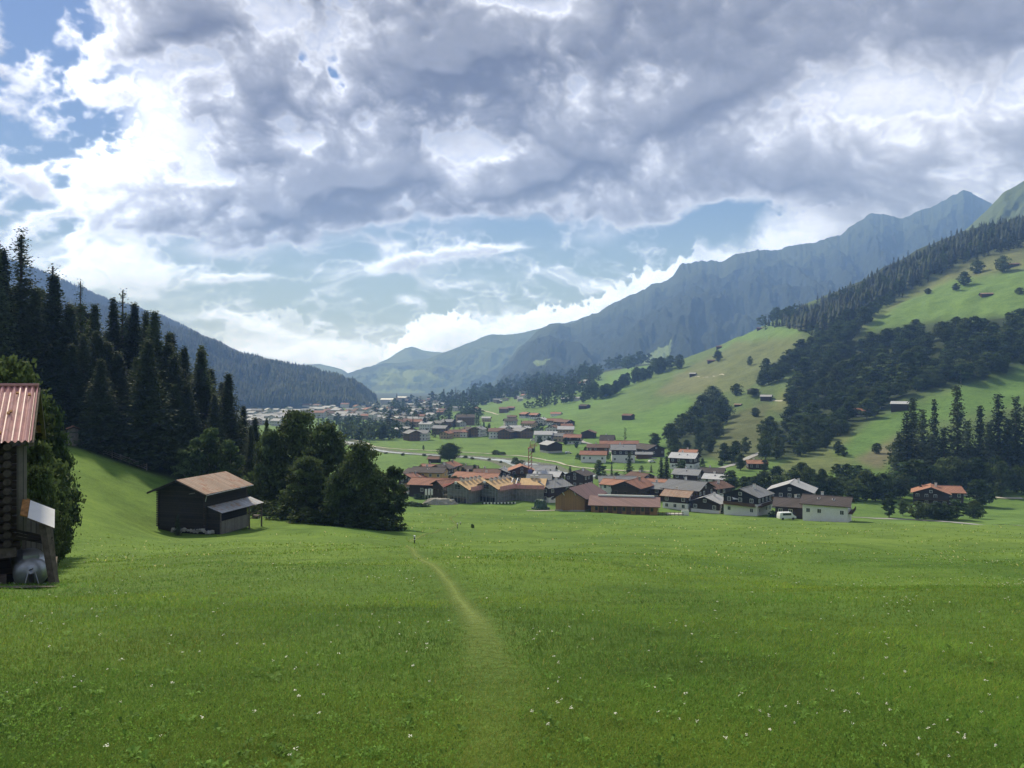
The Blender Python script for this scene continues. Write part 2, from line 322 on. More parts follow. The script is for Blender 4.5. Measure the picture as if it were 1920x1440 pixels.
def mk_house_far(name, c, win=(0.05, 0.05, 0.06)):
    m, nt, bs = new_mat(name)
    tc = nt.nodes.new('ShaderNodeTexCoord'); sp = nt.nodes.new('ShaderNodeSeparateXYZ'); nt.links.new(tc.outputs['Object'], sp.inputs[0])
    hx = mathn(nt, 'ADD', sp.outputs[0], sp.outputs[1])
    a = mathn(nt, 'FRACT', mathn(nt, 'DIVIDE', hx, 2.7)); b = mathn(nt, 'FRACT', mathn(nt, 'DIVIDE', sp.outputs[2], 2.7))
    ina = mathn(nt, 'LESS_THAN', mathn(nt, 'ABSOLUTE', mathn(nt, 'SUBTRACT', a, 0.5)), 0.20)
    inb = mathn(nt, 'LESS_THAN', mathn(nt, 'ABSOLUTE', mathn(nt, 'SUBTRACT', b, 0.55)), 0.22)
    w = mathn(nt, 'MULTIPLY', ina, inb)
    oi = nt.nodes.new('ShaderNodeObjectInfo')
    cc = ramp(nt, oi.outputs['Random'], [(0, tuple(x * 0.72 for x in c)), (1, tuple(min(x * 1.1, .85) for x in c))])
    nt.links.new(mixc(nt, w, cc, win), bs.inputs['Base Color']); bs.inputs['Roughness'].default_value = 0.85
mk_house_far('far_white', (0.62, 0.60, 0.56)); mk_house_far('far_brown', (0.15, 0.095, 0.065)); mk_house_far('far_tan', (0.44, 0.33, 0.22))

# ---------------------------------------------------------------- mesh helpers
def mesh_np(name, V, Q, mats, midx=None, tint=None, smooth=False):
    """V (n,3), Q (m,k) one face size, or list of arrays of different size."""
    if not isinstance(Q, list): Q = [Q]
    Q = [q for q in Q if len(q)]
    me = bpy.data.meshes.new(name)
    V = np.asarray(V, np.float32); me.vertices.add(len(V)); me.vertices.foreach_set('co', V.ravel())
    tot = sum(q.size for q in Q); nf = sum(len(q) for q in Q)
    me.loops.add(tot); me.polygons.add(nf)
    me.loops.foreach_set('vertex_index', np.concatenate([q.ravel() for q in Q]).astype(np.int32))
    sizes = np.concatenate([np.full(len(q), q.shape[1]) for q in Q]); st = np.concatenate([[0], np.cumsum(sizes)[:-1]])
    me.polygons.foreach_set('loop_start', st.astype(np.int32)); me.polygons.foreach_set('loop_total', sizes.astype(np.int32))
    for m in (mats if isinstance(mats, (list, tuple)) else [mats]): me.materials.append(MATS[m] if isinstance(m, str) else m)
    if midx is not None: me.polygons.foreach_set('material_index', np.asarray(midx, np.int32))
    me.update(calc_edges=True)
    if smooth: me.polygons.foreach_set('use_smooth', np.ones(nf, bool))
    if tint is not None:
        at = me.attributes.new('tint', 'FLOAT_COLOR', 'POINT')
        t = np.ones((len(V), 4), np.float32); t[:, :3] = tint if tint.ndim == 2 else tint[:, None]
        at.data.foreach_set('color', t.ravel())
    return me
class MB:
    def __init__(s): s.v = []; s.f = []; s.m = []; s.mats = []
    def mi(s, m):
        if m not in s.mats: s.mats.append(m)
        return s.mats.index(m)
    def add(s, vs, fs, m):
        o = len(s.v); s.v += [tuple(v) for v in vs]; s.f += [tuple(i + o for i in f) for f in fs]; s.m += [s.mi(m)] * len(fs); return s
    def box(s, c, d, m, rz=0.0, rx=0.0, ry=0.0):
        M = Matrix.Translation(c) @ Matrix.Rotation(rz, 4, 'Z') @ Matrix.Rotation(ry, 4, 'Y') @ Matrix.Rotation(rx, 4, 'X')
        hx, hy, hz = d[0] / 2, d[1] / 2, d[2] / 2
        vs = [M @ Vector((x * hx, y * hy, z * hz)) for z in (-1, 1) for y in (-1, 1) for x in (-1, 1)]
        return s.add(vs, [(0, 2, 3, 1), (4, 5, 7, 6), (0, 1, 5, 4), (2, 6, 7, 3), (0, 4, 6, 2), (1, 3, 7, 5)], m)
    def bar(s, a, b, w, m, w2=None, n=4):
        a = Vector(a); b = Vector(b); d = (b - a).normalized(); w2 = w if w2 is None else w2
        up = Vector((0, 0, 1)) if abs(d.z) < 0.95 else Vector((1, 0, 0))
        x = d.cross(up).normalized(); y = d.cross(x).normalized()
        vs = []
        for p, r in ((a, w / 2), (b, w2 / 2)):
            for k in range(n):
                t = 2 * math.pi * (k + .5) / n; rr = r * (1.414 if n == 4 else 1)
                vs.append(p + (x * math.cos(t) + y * math.sin(t)) * rr)
        fs = [(k, (k + 1) % n, n + (k + 1) % n, n + k) for k in range(n)] + [tuple(range(n))[::-1], tuple(range(n, 2 * n))]
        return s.add(vs, fs, m)
    def slab(s, quad, th, m, m2=None):
        """a sheet with thickness th below a quad (list of 4 points)."""
        q = [Vector(p) for p in quad]; n = (q[1] - q[0]).cross(q[3] - q[0]).normalized()
        if n.z < 0: n = -n; q = [q[0], q[3], q[2], q[1]]
        lo = [p - n * th for p in q]
        s.add(q, [(0, 1, 2, 3)], m)
        s.add(q + lo, [(7, 6, 5, 4), (0, 4, 5, 1), (1, 5, 6, 2), (2, 6, 7, 3), (3, 7, 4, 0)], m2 or m)
        return s
    def mesh(s, name):
        me = bpy.data.meshes.new(name); me.from_pydata(s.v, [], s.f)
        for m in s.mats: me.materials.append(MATS[m])
        me.polygons.foreach_set('material_index', s.m); me.update(); return me
    def build(s, name, parent=None, loc=None):
        return link(name, s.mesh(name), parent, loc)
def link(name, me, parent=None, loc=None, rz=None, sc=None):
    o = bpy.data.objects.new(name, me); COL.objects.link(o)
    if parent: o.parent = parent
    if loc is not None: o.location = loc
    if rz is not None: o.rotation_euler = (0, 0, rz)
    if sc is not None: o.scale = sc if isinstance(sc, (tuple, list)) else (sc, sc, sc)
    return o
def tag(o, label=None, cat=None, group=None, kind=None):
    if label: o['label'] = label
    if cat: o['category'] = cat
    if group: o['group'] = group
    if kind: o['kind'] = kind
    return o
def empty(name, loc, rz=0.0, sc=1.0):
    o = bpy.data.objects.new(name, None); COL.objects.link(o); o.location = loc; o.rotation_euler = (0, 0, rz)
    o.scale = (sc, sc, sc) if not isinstance(sc, (tuple, list)) else sc
    o.empty_display_size = 0.5
    return o

# ---------------------------------------------------------------- terrain
YK = np.array([3, 8, 15, 30, 60, 80, 100, 125, 160, 200, 250, 320, 400, 550, 750, 1000, 1400, 2000, 3000, 5000, 9000, 14000], float)
near = lambda s, Y: 720 + 2431 / Y + 1430 * s
def row(px, s, vals):
    return px, [near(s, 3), near(s, 8), near(s, 15)] + vals
TAB = [
 row(-1500, .14, [1060, 1010, 930, 870, 820, 780, 720, 660, 600, 560, 520, 480, 470, 480, 520, 580, 640, 680, 700]),
 row(-500, .165, [1085, 1030, 940, 870, 822, 785, 730, 680, 630, 590, 550, 520, 510, 520, 560, 620, 660, 690, 705]),
 row(0,   .175, [1098, 1046, 958, 888, 838, 806, 760, 715, 672, 640, 610, 590, 600, 640, 680, 705, 716, 718, 719]),
 row(130, .178, [1094, 1043, 978, 905, 838, 812, 775, 740, 710, 690, 670, 670, 690, 720, 740, 738, 733, 730, 725]),
 row(300, .182, [1078, 1040, 1020, 1004, 915, 850, 838, 830, 820, 810, 810, 800, 790, 780, 765, 750, 740, 732, 726]),
 row(450, .185, [1073, 1033, 1012, 1002, 955, 915, 893, 895, 895, 880, 845, 815, 797, 780, 765, 750, 741, 732, 726]),
 row(600, .187, [1070, 1030, 1010, 992, 962, 950, 950, 950, 917, 882, 841, 813, 796, 778, 763, 750, 741, 732, 726]),
 row(750, .188, [1069, 1030, 1016, 1006, 990, 979, 966, 957, 918, 880, 838, 810, 791, 773, 760, 748, 740, 731, 726]),
 row(900, .188, [1069, 1030, 1017, 1008, 994, 978, 966, 958, 916, 880, 838, 808, 787, 766, 748, 742, 738, 731, 726]),
 row(1000, .189, [1070, 1031, 1018, 1008, 996, 982, 970, 960, 917, 880, 837, 806, 780, 748, 728, 722, 724, 724, 724]),
 row(1100, .190, [1073, 1034, 1019, 1008, 996, 984, 972, 961, 920, 880, 836, 800, 766, 725, 700, 700, 712, 718, 720]),
 row(1200, .191, [1076, 1038, 1021, 1008, 997, 986, 976, 966, 922, 880, 832, 792, 744, 700, 680, 692, 712, 718, 720]),
 row(1300, .192, [1080, 1042, 1023, 1009, 998, 988, 979, 969, 925, 880, 830, 772, 716, 668, 678, 705, 715, 719, 720]),
 row(1400, .193, [1084, 1046, 1025, 1010, 999, 990, 981, 972, 922, 878, 812, 742, 680, 622, 650, 690, 712, 719, 720]),
 row(1500, .194, [1088, 1050, 1027, 1011, 1000, 991, 984, 976, 925, 876, 796, 708, 632, 574, 610, 680, 710, 719, 720]),
 row(1600, .195, [1092, 1055, 1030, 1012, 1001, 993, 986, 978, 930, 876, 775, 670, 588, 532, 580, 670, 708, 719, 720]),
 row(1700, .196, [1096, 1060, 1033, 1014, 1002, 994, 987, 979, 940, 872, 748, 640, 548, 474, 540, 650, 706, 719, 720]),
 row(1800, .197, [1098, 1064, 1036, 1016, 1003, 995, 989, 980, 943, 862, 724, 608, 508, 430, 510, 640, 705, 719, 720]),
 row(1920, .198, [1100, 1068, 1040, 1018, 1004, 997, 990, 982, 940, 850, 700, 576, 472, 396, 480, 630, 704, 719, 720]),
 row(2300, .2, [1105, 1080, 1050, 1020, 1005, 998, 985, 970, 900, 780, 620, 490, 385, 300, 400, 600, 700, 719, 720]),
 row(3400, .2, [1110, 1085, 1055, 1020, 1000, 975, 940, 880, 780, 660, 520, 400, 300, 220, 320, 560, 690, 719, 720]),
]
PXK = np.array([t[0] for t in TAB], float)
QK = np.array([[(-(v - 720) / F * y + 1.7) / y for v, y in zip(t[1], YK)] for t in TAB])
LY = np.linspace(math.log(3), math.log(14000), 640); PXG = np.linspace(-1500, 3400, 491)
_t = np.array([np.interp(LY, np.log(YK), r) for r in QK])                  # (ncol, nLY)
QG = np.array([np.interp(PXG, PXK, _t[:, j]) for j in range(len(LY))])      # (nLY, npx)
QG = gblur(QG, 5.0, 0); QG = gblur(QG, 3.0, 1)
def H(x, y):
    x = np.asarray(x, float); y = np.asarray(y, float)
    r = np.hypot(x, y); az = np.arctan2(x, y)
    a = np.clip(az, -R(59), R(59)); Y = np.maximum(r * np.cos(a), 0.01); px = 960 + F * np.tan(a)
    cx = np.clip((px - PXG[0]) / (PXG[1] - PXG[0]), 0, len(PXG) - 1.001); cy_ = np.clip((np.log(np.maximum(Y, 3)) - LY[0]) / (LY[1] - LY[0]), 0, len(LY) - 1.001)
    ix = cx.astype(int); iy = cy_.astype(int); fx = cx - ix; fy = cy_ - iy
    q = (QG[iy, ix] * (1 - fx) + QG[iy, ix + 1] * fx) * (1 - fy) + (QG[iy + 1, ix] * (1 - fx) + QG[iy + 1, ix + 1] * fx) * fy
    z = -1.7 + q * Y
    back = sstep(R(62), R(120), np.abs(az)); z = z * (1 - back) + (-1.7 + np.minimum(r, 600) * 0.16) * back
    z = z + fbm(x / 7, y / 7, 3, 201) * 0.18 * sstep(2, 14, r) + fbm(x / 17, y / 17, 2, 213) * 0.55 * sstep(8, 30, r) * sstep(-16, -12, x)
    z = z + fbm(x / 34, y / 34, 3, 203) * 0.75 * sstep(20, 110, r) * (1 - sstep(230, 300, r) * (1 - sstep(500, 620, r)) * (x < 330))
    hill = sstep(380, 760, r) * sstep(0.05, 0.42, x / np.maximum(y, 1))
    z = z + hill * (fbm(x / 85, y / 85, 4, 207) * 10 + fbm(x / 30, y / 30, 3, 211) * 3.2 + (1 - np.abs(fbm(x / 160, y / 160, 3, 209)) * 2) * 6 - 3)
    return z
_SY = np.exp(np.linspace(math.log(4), math.log(9000), 900))
def ground_at(px, py, ymin=0, ymax=9000):
    """the first point of the ground seen at this pixel."""
    Y = _SY[(_SY >= ymin) & (_SY <= ymax)]; X = (px - 960) / F * Y; Z = H(X, Y); pp = 720 - F * Z / Y
    k = np.nonzero(pp <= py)[0]
    if len(k) == 0: k = len(Y) - 1
    else: k = max(int(k[0]), 1)
    a, b = pp[k - 1], pp[k]; t = 0 if a == b else min(max((a - py) / (a - b), 0), 1)
    y = Y[k - 1] * (1 - t) + Y[k] * t; x = (px - 960) / F * y
    return float(x), float(y), float(H(x, y))
def at_dist(px, Y):
    x = (px - 960) / F * Y; return x, Y, float(H(x, Y))
def in_poly(px, py, poly):
    px = np.asarray(px, float); py = np.asarray(py, float); c = np.zeros(px.shape, bool); n = len(poly); j = n - 1
    for i in range(n):
        xi, yi = poly[i]; xj, yj = poly[j]
        c ^= ((yi > py) != (yj > py)) & (px < (xj - xi) * (py - yi) / ((yj - yi) or 1e-9) + xi); j = i
    return c
# woodland and field outlines on the slopes (as seen; each is put on the terrain where it lies)
WOOD = {
 'band': [(1490, 700), (1560, 645), (1640, 618), (1760, 602), (1925, 590), (1925, 690), (1800, 722), (1700, 748), (1625, 790), (1545, 835), (1480, 862), (1425, 860), (1440, 800), (1480, 780), (1475, 730)],
 'clump': [(1255, 800), (1290, 765), (1340, 738), (1372, 770), (1352, 800), (1332, 860), (1255, 868)],
 'gully': [(1415, 705), (1480, 660), (1530, 625), (1620, 590), (1640, 590), (1570, 640), (1500, 680), (1430, 725)],
 'ridge': [(1420, 612), (1500, 578), (1600, 533), (1700, 476), (1800, 428), (1925, 398), (1925, 455), (1850, 480), (1780, 502), (1690, 556), (1640, 582), (1560, 620), (1512, 622), (1500, 592)],
}
FIELDS = [  # colour, outline
 ((.125, .205, .055), [(1590, 640), (1660, 585), (1780, 528), (1925, 505), (1925, 590), (1760, 600), (1640, 620)]),
 ((.15, .165, .068), [(1440, 770), (1530, 668), (1640, 590), (1790, 503), (1925, 455), (1925, 502), (1780, 528), (1660, 585), (1590, 640), (1500, 720), (1470, 775)]),
 ((.125, .205, .06), [(1330, 668), (1395, 622), (1510, 572), (1520, 625), (1440, 640)]),
 ((.125, .15, .06), [(1235, 735), (1290, 690), (1380, 642), (1510, 628), (1470, 690), (1380, 735), (1290, 740)]),
 ((.15, .165, .075), [(1225, 742), (1270, 700), (1330, 692), (1362, 700), (1305, 738)]),
 ((.115, .205, .05), [(1080, 812), (1180, 780), (1290, 745), (1300, 760), (1250, 800), (1250, 860), (1090, 860)]),
 ((.10, .115, .05), [(1330, 860), (1370, 780), (1440, 750), (1440, 850), (1400, 880)]),
 ((.13, .16, .06), [(1480, 862), (1545, 838), (1600, 800), (1600, 870), (1500, 905), (1420, 900)]),
 ((.105, .185, .05), [(1560, 850), (1640, 790), (1700, 760), (1925, 690), (1925, 760), (1700, 800), (1600, 860)]),
 ((.16, .15, .09), [(1600, 862), (1680, 820), (1720, 830), (1650, 880)]),
 ((.12, .21, .055), [(960, 790), (1060, 755), (1190, 680), (1250, 672), (1160, 740), (1060, 790)]),
]
def build_ground():
    m, nt, bs = new_mat('meadow')
    at = nt.nodes.new('ShaderNodeAttribute'); at.attribute_name = 'tint'
    n1 = noise(nt, 0.35, 6, 0.62); n2 = noise(nt, 3.5, 6, 0.7); n3 = noise(nt, 0.03, 6, 0.6); n4 = noise(nt, 0.07, 7, 0.72)
    f = mathn(nt, 'ADD', mathn(nt, 'MULTIPLY', n1, 0.5), mathn(nt, 'ADD', mathn(nt, 'MULTIPLY', n2, 0.55), mathn(nt, 'ADD', mathn(nt, 'MULTIPLY', n3, 0.30), mathn(nt, 'MULTIPLY', mathn(nt, 'SUBTRACT', n4, .42), 0.55))))
    v = ramp(nt, f, [(0.52, (0.55, 0.60, 0.55)), (0.72, (0.95, 0.97, 0.95)), (0.95, (1.35, 1.3, 1.3))])
    col = mixc(nt, 1.0, at.outputs['Color'], v, 'MULTIPLY')
    nt.links.new(col, bs.inputs['Base Color']); bs.inputs['Roughness'].default_value = 0.9; bs.inputs['Specular IOR Level'].default_value = 0.1
    bump(nt, bs, mathn(nt, 'ADD', n2, mathn(nt, 'MULTIPLY', noise(nt, 12, 4, 0.7), 0.5)), 0.7, 0.25)
    # rings and rays
    azf = np.arctan((np.arange(-260, 2181, 4.5) - 960) / F)
    azl = np.concatenate([np.linspace(-math.pi, -1.2, 60, endpoint=False), np.linspace(-1.2, azf[0], 60, endpoint=False)])
    azr = np.concatenate([np.linspace(azf[-1], 1.2, 60)[1:], np.linspace(1.2, math.pi, 60)[1:]])
    az = np.concatenate([azl, azf, azr]); rr = np.concatenate([[0.3, 0.8, 1.5], np.exp(np.linspace(math.log(2.2), math.log(9800), 560))])
    A, Rr = np.meshgrid(az, rr); lim = np.where(np.abs(A) > 1.4, 2500, 9800); Re = np.minimum(Rr, lim * (0.5 + 0.5 * Rr / 9800))
    X = Re * np.sin(A); Y = Re * np.cos(A); Z = H(X, Y)
    nr, na = X.shape; V = np.stack([X, Y, Z], -1).reshape(-1, 3)
    i = np.arange(nr * na).reshape(nr, na); Q = np.stack([i[:-1, :-1], i[:-1, 1:], i[1:, 1:], i[1:, :-1]], -1).reshape(-1, 4)
    # colours of the land itself
    Yp = np.maximum(Y, 1.0); px = np.where(Y > 1, 960 + F * X / Yp, -9999); py = np.where(Y > 1, 720 - F * Z / Yp, 9999)
    px = px + fbm(X / 25, Y / 25, 3, 301) * 9; py = py + fbm(X / 25, Y / 25, 3, 302) * 4
    c = np.zeros(X.shape + (3,)); g = np.clip((fbm(X / 18, Y / 18, 4, 305) + .5 * fbm(X / 4, Y / 4, 3, 306))[..., None] * 0.75 + 0.5, 0, 1)
    c[:] = np.array([.080, .155, .028]) * (1 - g) + np.array([.148, .232, .040]) * g
    dd = np.hypot(X, Y)
    flo = sstep(230, 300, dd)[..., None]; c = c * (1 - flo) + (np.array([.115, .195, .048]) * (0.9 + 0.2 * g)) * flo
    yl = (sstep(60, 130, dd) * (1 - sstep(230, 300, dd)) * sstep(0.1, 0.5, X / Yp))[..., None]; c = c * (1 - .5 * yl) + np.array([.15, .22, .05]) * .5 * yl
    hill = (sstep(400, 560, dd) * sstep(0.06, 0.3, X / Yp))[..., None]; c = c * (1 - hill) + (np.array([.10, .145, .052]) * (0.85 + 0.3 * g)) * hill
    far = (dd > 380)
    for colr, poly in FIELDS:
        mk = (in_poly(px, py, poly) & far)[..., None]; c = np.where(mk, np.array(colr) * (0.9 + 0.2 * g), c)
    for k, poly in WOOD.items():
        mk = (in_poly(px, py, poly) & far)[..., None]; c = np.where(mk, np.array((.035, .05, .02)), c)
    farwood = (dd > 1900)[..., None]; c = np.where(farwood, np.array((.03, .045, .025)), c)
    lw = ((dd > 150) & (X / Yp < -0.34))[..., None]; c = np.where(lw, np.array((.03, .04, .02)), c)
    ter = (0.03 * np.sin(Z * 0.9 + 3 * fbm(X / 60, Y / 60, 2, 311)))[..., None] * hill; c = c * (1 + 3 * ter)
    c = np.clip(gblur(gblur(c, 1.0, 0), 1.0, 1), 0, 1)
    me = mesh_np('ground', V, Q, 'meadow', tint=c.reshape(-1, 3), smooth=True)
    tag(link('ground', me), kind='structure')
build_ground()

# strips laid on the ground: path, roads, river
def strip(name, pts, widths, mat, lift=0.02, kind='structure', step=None, world=False, fade=0.0):
    P = [(p[0], p[1]) if world else ground_at(p[0], p[1])[:2] for p in pts]
    P = np.array(P, float); d = np.concatenate([[0], np.cumsum(np.hypot(*np.diff(P, axis=0).T))])
    step = step or max(0.4, d[-1] / 400); s = np.arange(0, d[-1], step)
    t = np.linspace(0, 1, 4); X = np.interp(s, d, P[:, 0]); Y = np.interp(s, d, P[:, 1])
    k = max(1, int(len(s) / (len(P) * 3))); 
    if len(s) > 20: X = gblur(X, k, 0); Y = gblur(Y, k, 0)
    W = np.interp(s, d, widths) if not isinstance(widths, (int, float)) else np.full(len(s), float(widths))
    T = np.stack([np.gradient(X), np.gradient(Y)], 1); T /= np.linalg.norm(T, axis=1)[:, None] + 1e-9; Nn = np.stack([-T[:, 1], T[:, 0]], 1)
    nc = 9; V = []; tint = []
    for j in range(nc):
        u = j / (nc - 1) * 2 - 1; x = X + Nn[:, 0] * W / 2 * u; y = Y + Nn[:, 1] * W / 2 * u
        V.append(np.stack([x, y, H(x, y) + lift], 1)); ef = np.clip(1 - np.minimum(np.arange(len(s)), np.arange(len(s))[::-1]) / max(3.0, len(s) * fade), 0, 1) * (fade > 0); tint.append(np.repeat(np.maximum(abs(u), ef)[:, None], 3, 1))
    V = np.stack(V, 1).reshape(-1, 3); tint = np.stack(tint, 1).reshape(-1, 3)
    i = np.arange(len(s) * nc).reshape(len(s), nc); Q = np.stack([i[:-1, :-1], i[:-1, 1:], i[1:, 1:], i[1:, :-1]], -1).reshape(-1, 4)
    me = mesh_np(name, V, Q, mat, tint=tint, smooth=True)
    return tag(link(name, me), kind=kind), (X, Y, W)
def edge_mat(name, c, c2, scale, soft=0.55, dens=1.0):
    m, nt, bs = new_mat(name)
    nt.links.new(ramp(nt, noise(nt, scale, 5, 0.65), [(0.3, c), (0.7, c2)]), bs.inputs['Base Color']); bs.inputs['Roughness'].default_value = 0.95
    bs.inputs['Specular IOR Level'].default_value = 0.1
    at = nt.nodes.new('ShaderNodeAttribute'); at.attribute_name = 'tint'
    n = noise(nt, scale * 2, 4, 0.7)
    a = mathn(nt, 'SUBTRACT', mathn(nt, 'MULTIPLY', mathn(nt, 'SUBTRACT', 1.0, at.outputs['Fac']), 1.6 * dens), mathn(nt, 'MULTIPLY', mathn(nt, 'SUBTRACT', n, 0.35), 1.3))
    cl = mathn(nt, 'MINIMUM', mathn(nt, 'MAXIMUM', a, 0.0), 1.0)
    nt.links.new(cl, bs.inputs['Alpha'])
edge_mat('path_worn', (0.15, 0.215, 0.05), (0.20, 0.255, 0.075), 3.0, dens=.6)
edge_mat('track_pale', (0.40, 0.38, 0.30), (0.5, 0.48, 0.40), 0.5, dens=1.6)
PATH_PTS = [(925, 1400), (938, 1320), (930, 1250), (912, 1200), (888, 1158), (862, 1120), (835, 1085), (800, 1055), (775, 1035), (765, 1022)]
path_o, PATH = strip('path', PATH_PTS, [0.5, 0.95, 0.85, 0.8, 0.8, 0.75, 0.75, 0.8, 0.9, 1.1], 'path_worn', 0.015, step=0.1, fade=0.12)
strip('path', [(765, 1020), (790, 1003), (850, 990), (862, 984), (846, 976), (844, 970), (868, 961), (915, 953)], 1.3, 'path_worn', 0.04)
# river and banks
m, nt, bs = new_mat('river_water')
nt.links.new(ramp(nt, noise(nt, 0.22, 6, 0.7), [(0.42, (0.20, 0.24, 0.25)), (0.56, (0.42, 0.45, 0.45)), (0.7, (0.66, 0.67, 0.66))]), bs.inputs['Base Color']); bs.inputs['Roughness'].default_value = 0.35
bump(nt, bs, noise(nt, 0.8, 5, 0.7), 0.6, 0.2)
m, nt, bs = new_mat('bank_stones')
nt.links.new(ramp(nt, noise(nt, 0.9, 7, 0.8), [(0.40, (0.05, 0.075, 0.03)), (0.52, (0.11, 0.12, 0.08)), (0.66, (0.25, 0.245, 0.22))]), bs.inputs['Base Color']); bs.inputs['Roughness'].default_value = 0.95
bump(nt, bs, noise(nt, 1.2, 4, 0.6), 1.0, 0.6)
def dy(pts, d): return [(x, y + d) for x, y in pts]
RIV = [(640, 826), (668, 832), (690, 840), (720, 846), (760, 850), (800, 852), (850, 855), (900, 858), (940, 862), (970, 867), (1000, 877), (1035, 886), (1075, 891), (1130, 893), (1210, 896), (1260, 900)]
strip('river_bank', RIV, [16, 16, 16, 15, 15, 15, 16, 18, 20, 26, 32, 26, 22, 20, 18, 18], 'bank_stones', 0.10)
strip('river', dy(RIV, 1.0), [6, 6, 6, 5, 5, 4, 4, 5, 6, 11, 18, 12, 8, 6, 6, 6], 'river_water', 0.22)
strip('riverside_track', [(655, 823), (680, 828), (700, 838), (735, 842), (800, 845), (860, 848), (920, 851), (965, 855), (1000, 858), (1040, 866), (1070, 875), (1110, 880), (1170, 884), (1240, 886)], 3.2, 'track_pale', 0.3)
strip('riverside_track', [(975, 872), (990, 879), (1010, 884), (1040, 889)], 2.5, 'track_pale', 0.3)
strip('road', [(1082, 826), (1098, 830), (1120, 838), (1150, 848), (1200, 858), (1240, 862)], 4.5, 'asphalt', 0.25)
strip('road', [(1040, 800), (1055, 812), (1075, 822), (1100, 832)], 4.0, 'asphalt', 0.25)
strip('road', [(1320, 888), (1345, 880), (1375, 872), (1405, 858), (1430, 848)], 4.0, 'asphalt', 0.25)
strip('road', [(1590, 970), (1640, 972), (1680, 973), (1720, 975), (1800, 980), (1925, 987)], 2.6, 'asphalt', 0.12)
strip('road', [(1800, 928), (1860, 934), (1925, 935)], 4.0, 'track_pale', 0.25)
strip('farm_road', [(898, 768), (915, 772), (937, 778)], 4.5, 'track_pale', 0.3)
strip('farm_track', [(1300, 706), (1330, 707), (1360, 706)], 2.5, 'track_pale', 0.3)
strip('farm_track', [(1447, 750), (1480, 751), (1500, 753)], 2.5, 'track_pale', 0.3)
strip('forecourt', [(985, 958), (1010, 958), (1045, 957)], 2.5, 'gravel', 0.1)

# ---------------------------------------------------------------- mountains
def mountain_mat(name, forest, alp, rock, tree_y, patches=0.0):
    m, nt, bs = new_mat(name)
    at = nt.nodes.new('ShaderNodeAttribute'); at.attribute_name = 'tint'
    n1 = noise(nt, 0.006, 9, 0.72); n2 = noise(nt, 0.0016, 6, 0.6)
    sp = nt.nodes.new('ShaderNodeSeparateColor'); nt.links.new(at.outputs['Color'], sp.inputs[0])
    e = mathn(nt, 'ADD', sp.outputs[0], mathn(nt, 'MULTIPLY', mathn(nt, 'SUBTRACT', n1, 0.5), 0.28))
    c = ramp(nt, e, [(tree_y - 0.02, forest), (tree_y + 0.02, alp)])
    n3 = noise(nt, 0.03, 8, 0.8)
    fo = ramp(nt, n3, [(0.38, tuple(x * 0.6 for x in forest)), (0.62, tuple(x * 2.2 for x in forest))])
    c = mixc(nt, ramp(nt, e, [(tree_y - 0.02, (0, 0, 0)), (tree_y + 0.02, (1, 1, 1))]), fo, c)
    rk = ramp(nt, mathn(nt, 'ADD', mathn(nt, 'MULTIPLY', n1, 0.6), mathn(nt, 'MULTIPLY', sp.outputs[1], 0.6)), [(0.74, (0, 0, 0)), (0.84, (1, 1, 1))])
    c = mixc(nt, rk, c, rock)
    if patches > 0:
        pm = ramp(nt, mathn(nt, 'ADD', n2, mathn(nt, 'MULTIPLY', mathn(nt, 'SUBTRACT', n1, 0.5), 0.3)), [(0.56 - patches, (0, 0, 0)), (0.585 - patches, (1, 1, 1))])
        c = mixc(nt, pm, c, (0.065, 0.095, 0.045))
    pk = mathn(nt, 'GREATER_THAN', sp.outputs[2], 0.5); c = mixc(nt, pk, c, (0.15, 0.21, 0.09))
    nt.links.new(c, bs.inputs['Base Color']); bs.inputs['Roughness'].default_value = 0.95; bs.inputs['Specular IOR Level'].default_value = 0.05
    bump(nt, bs, n1, 0.8, 25)
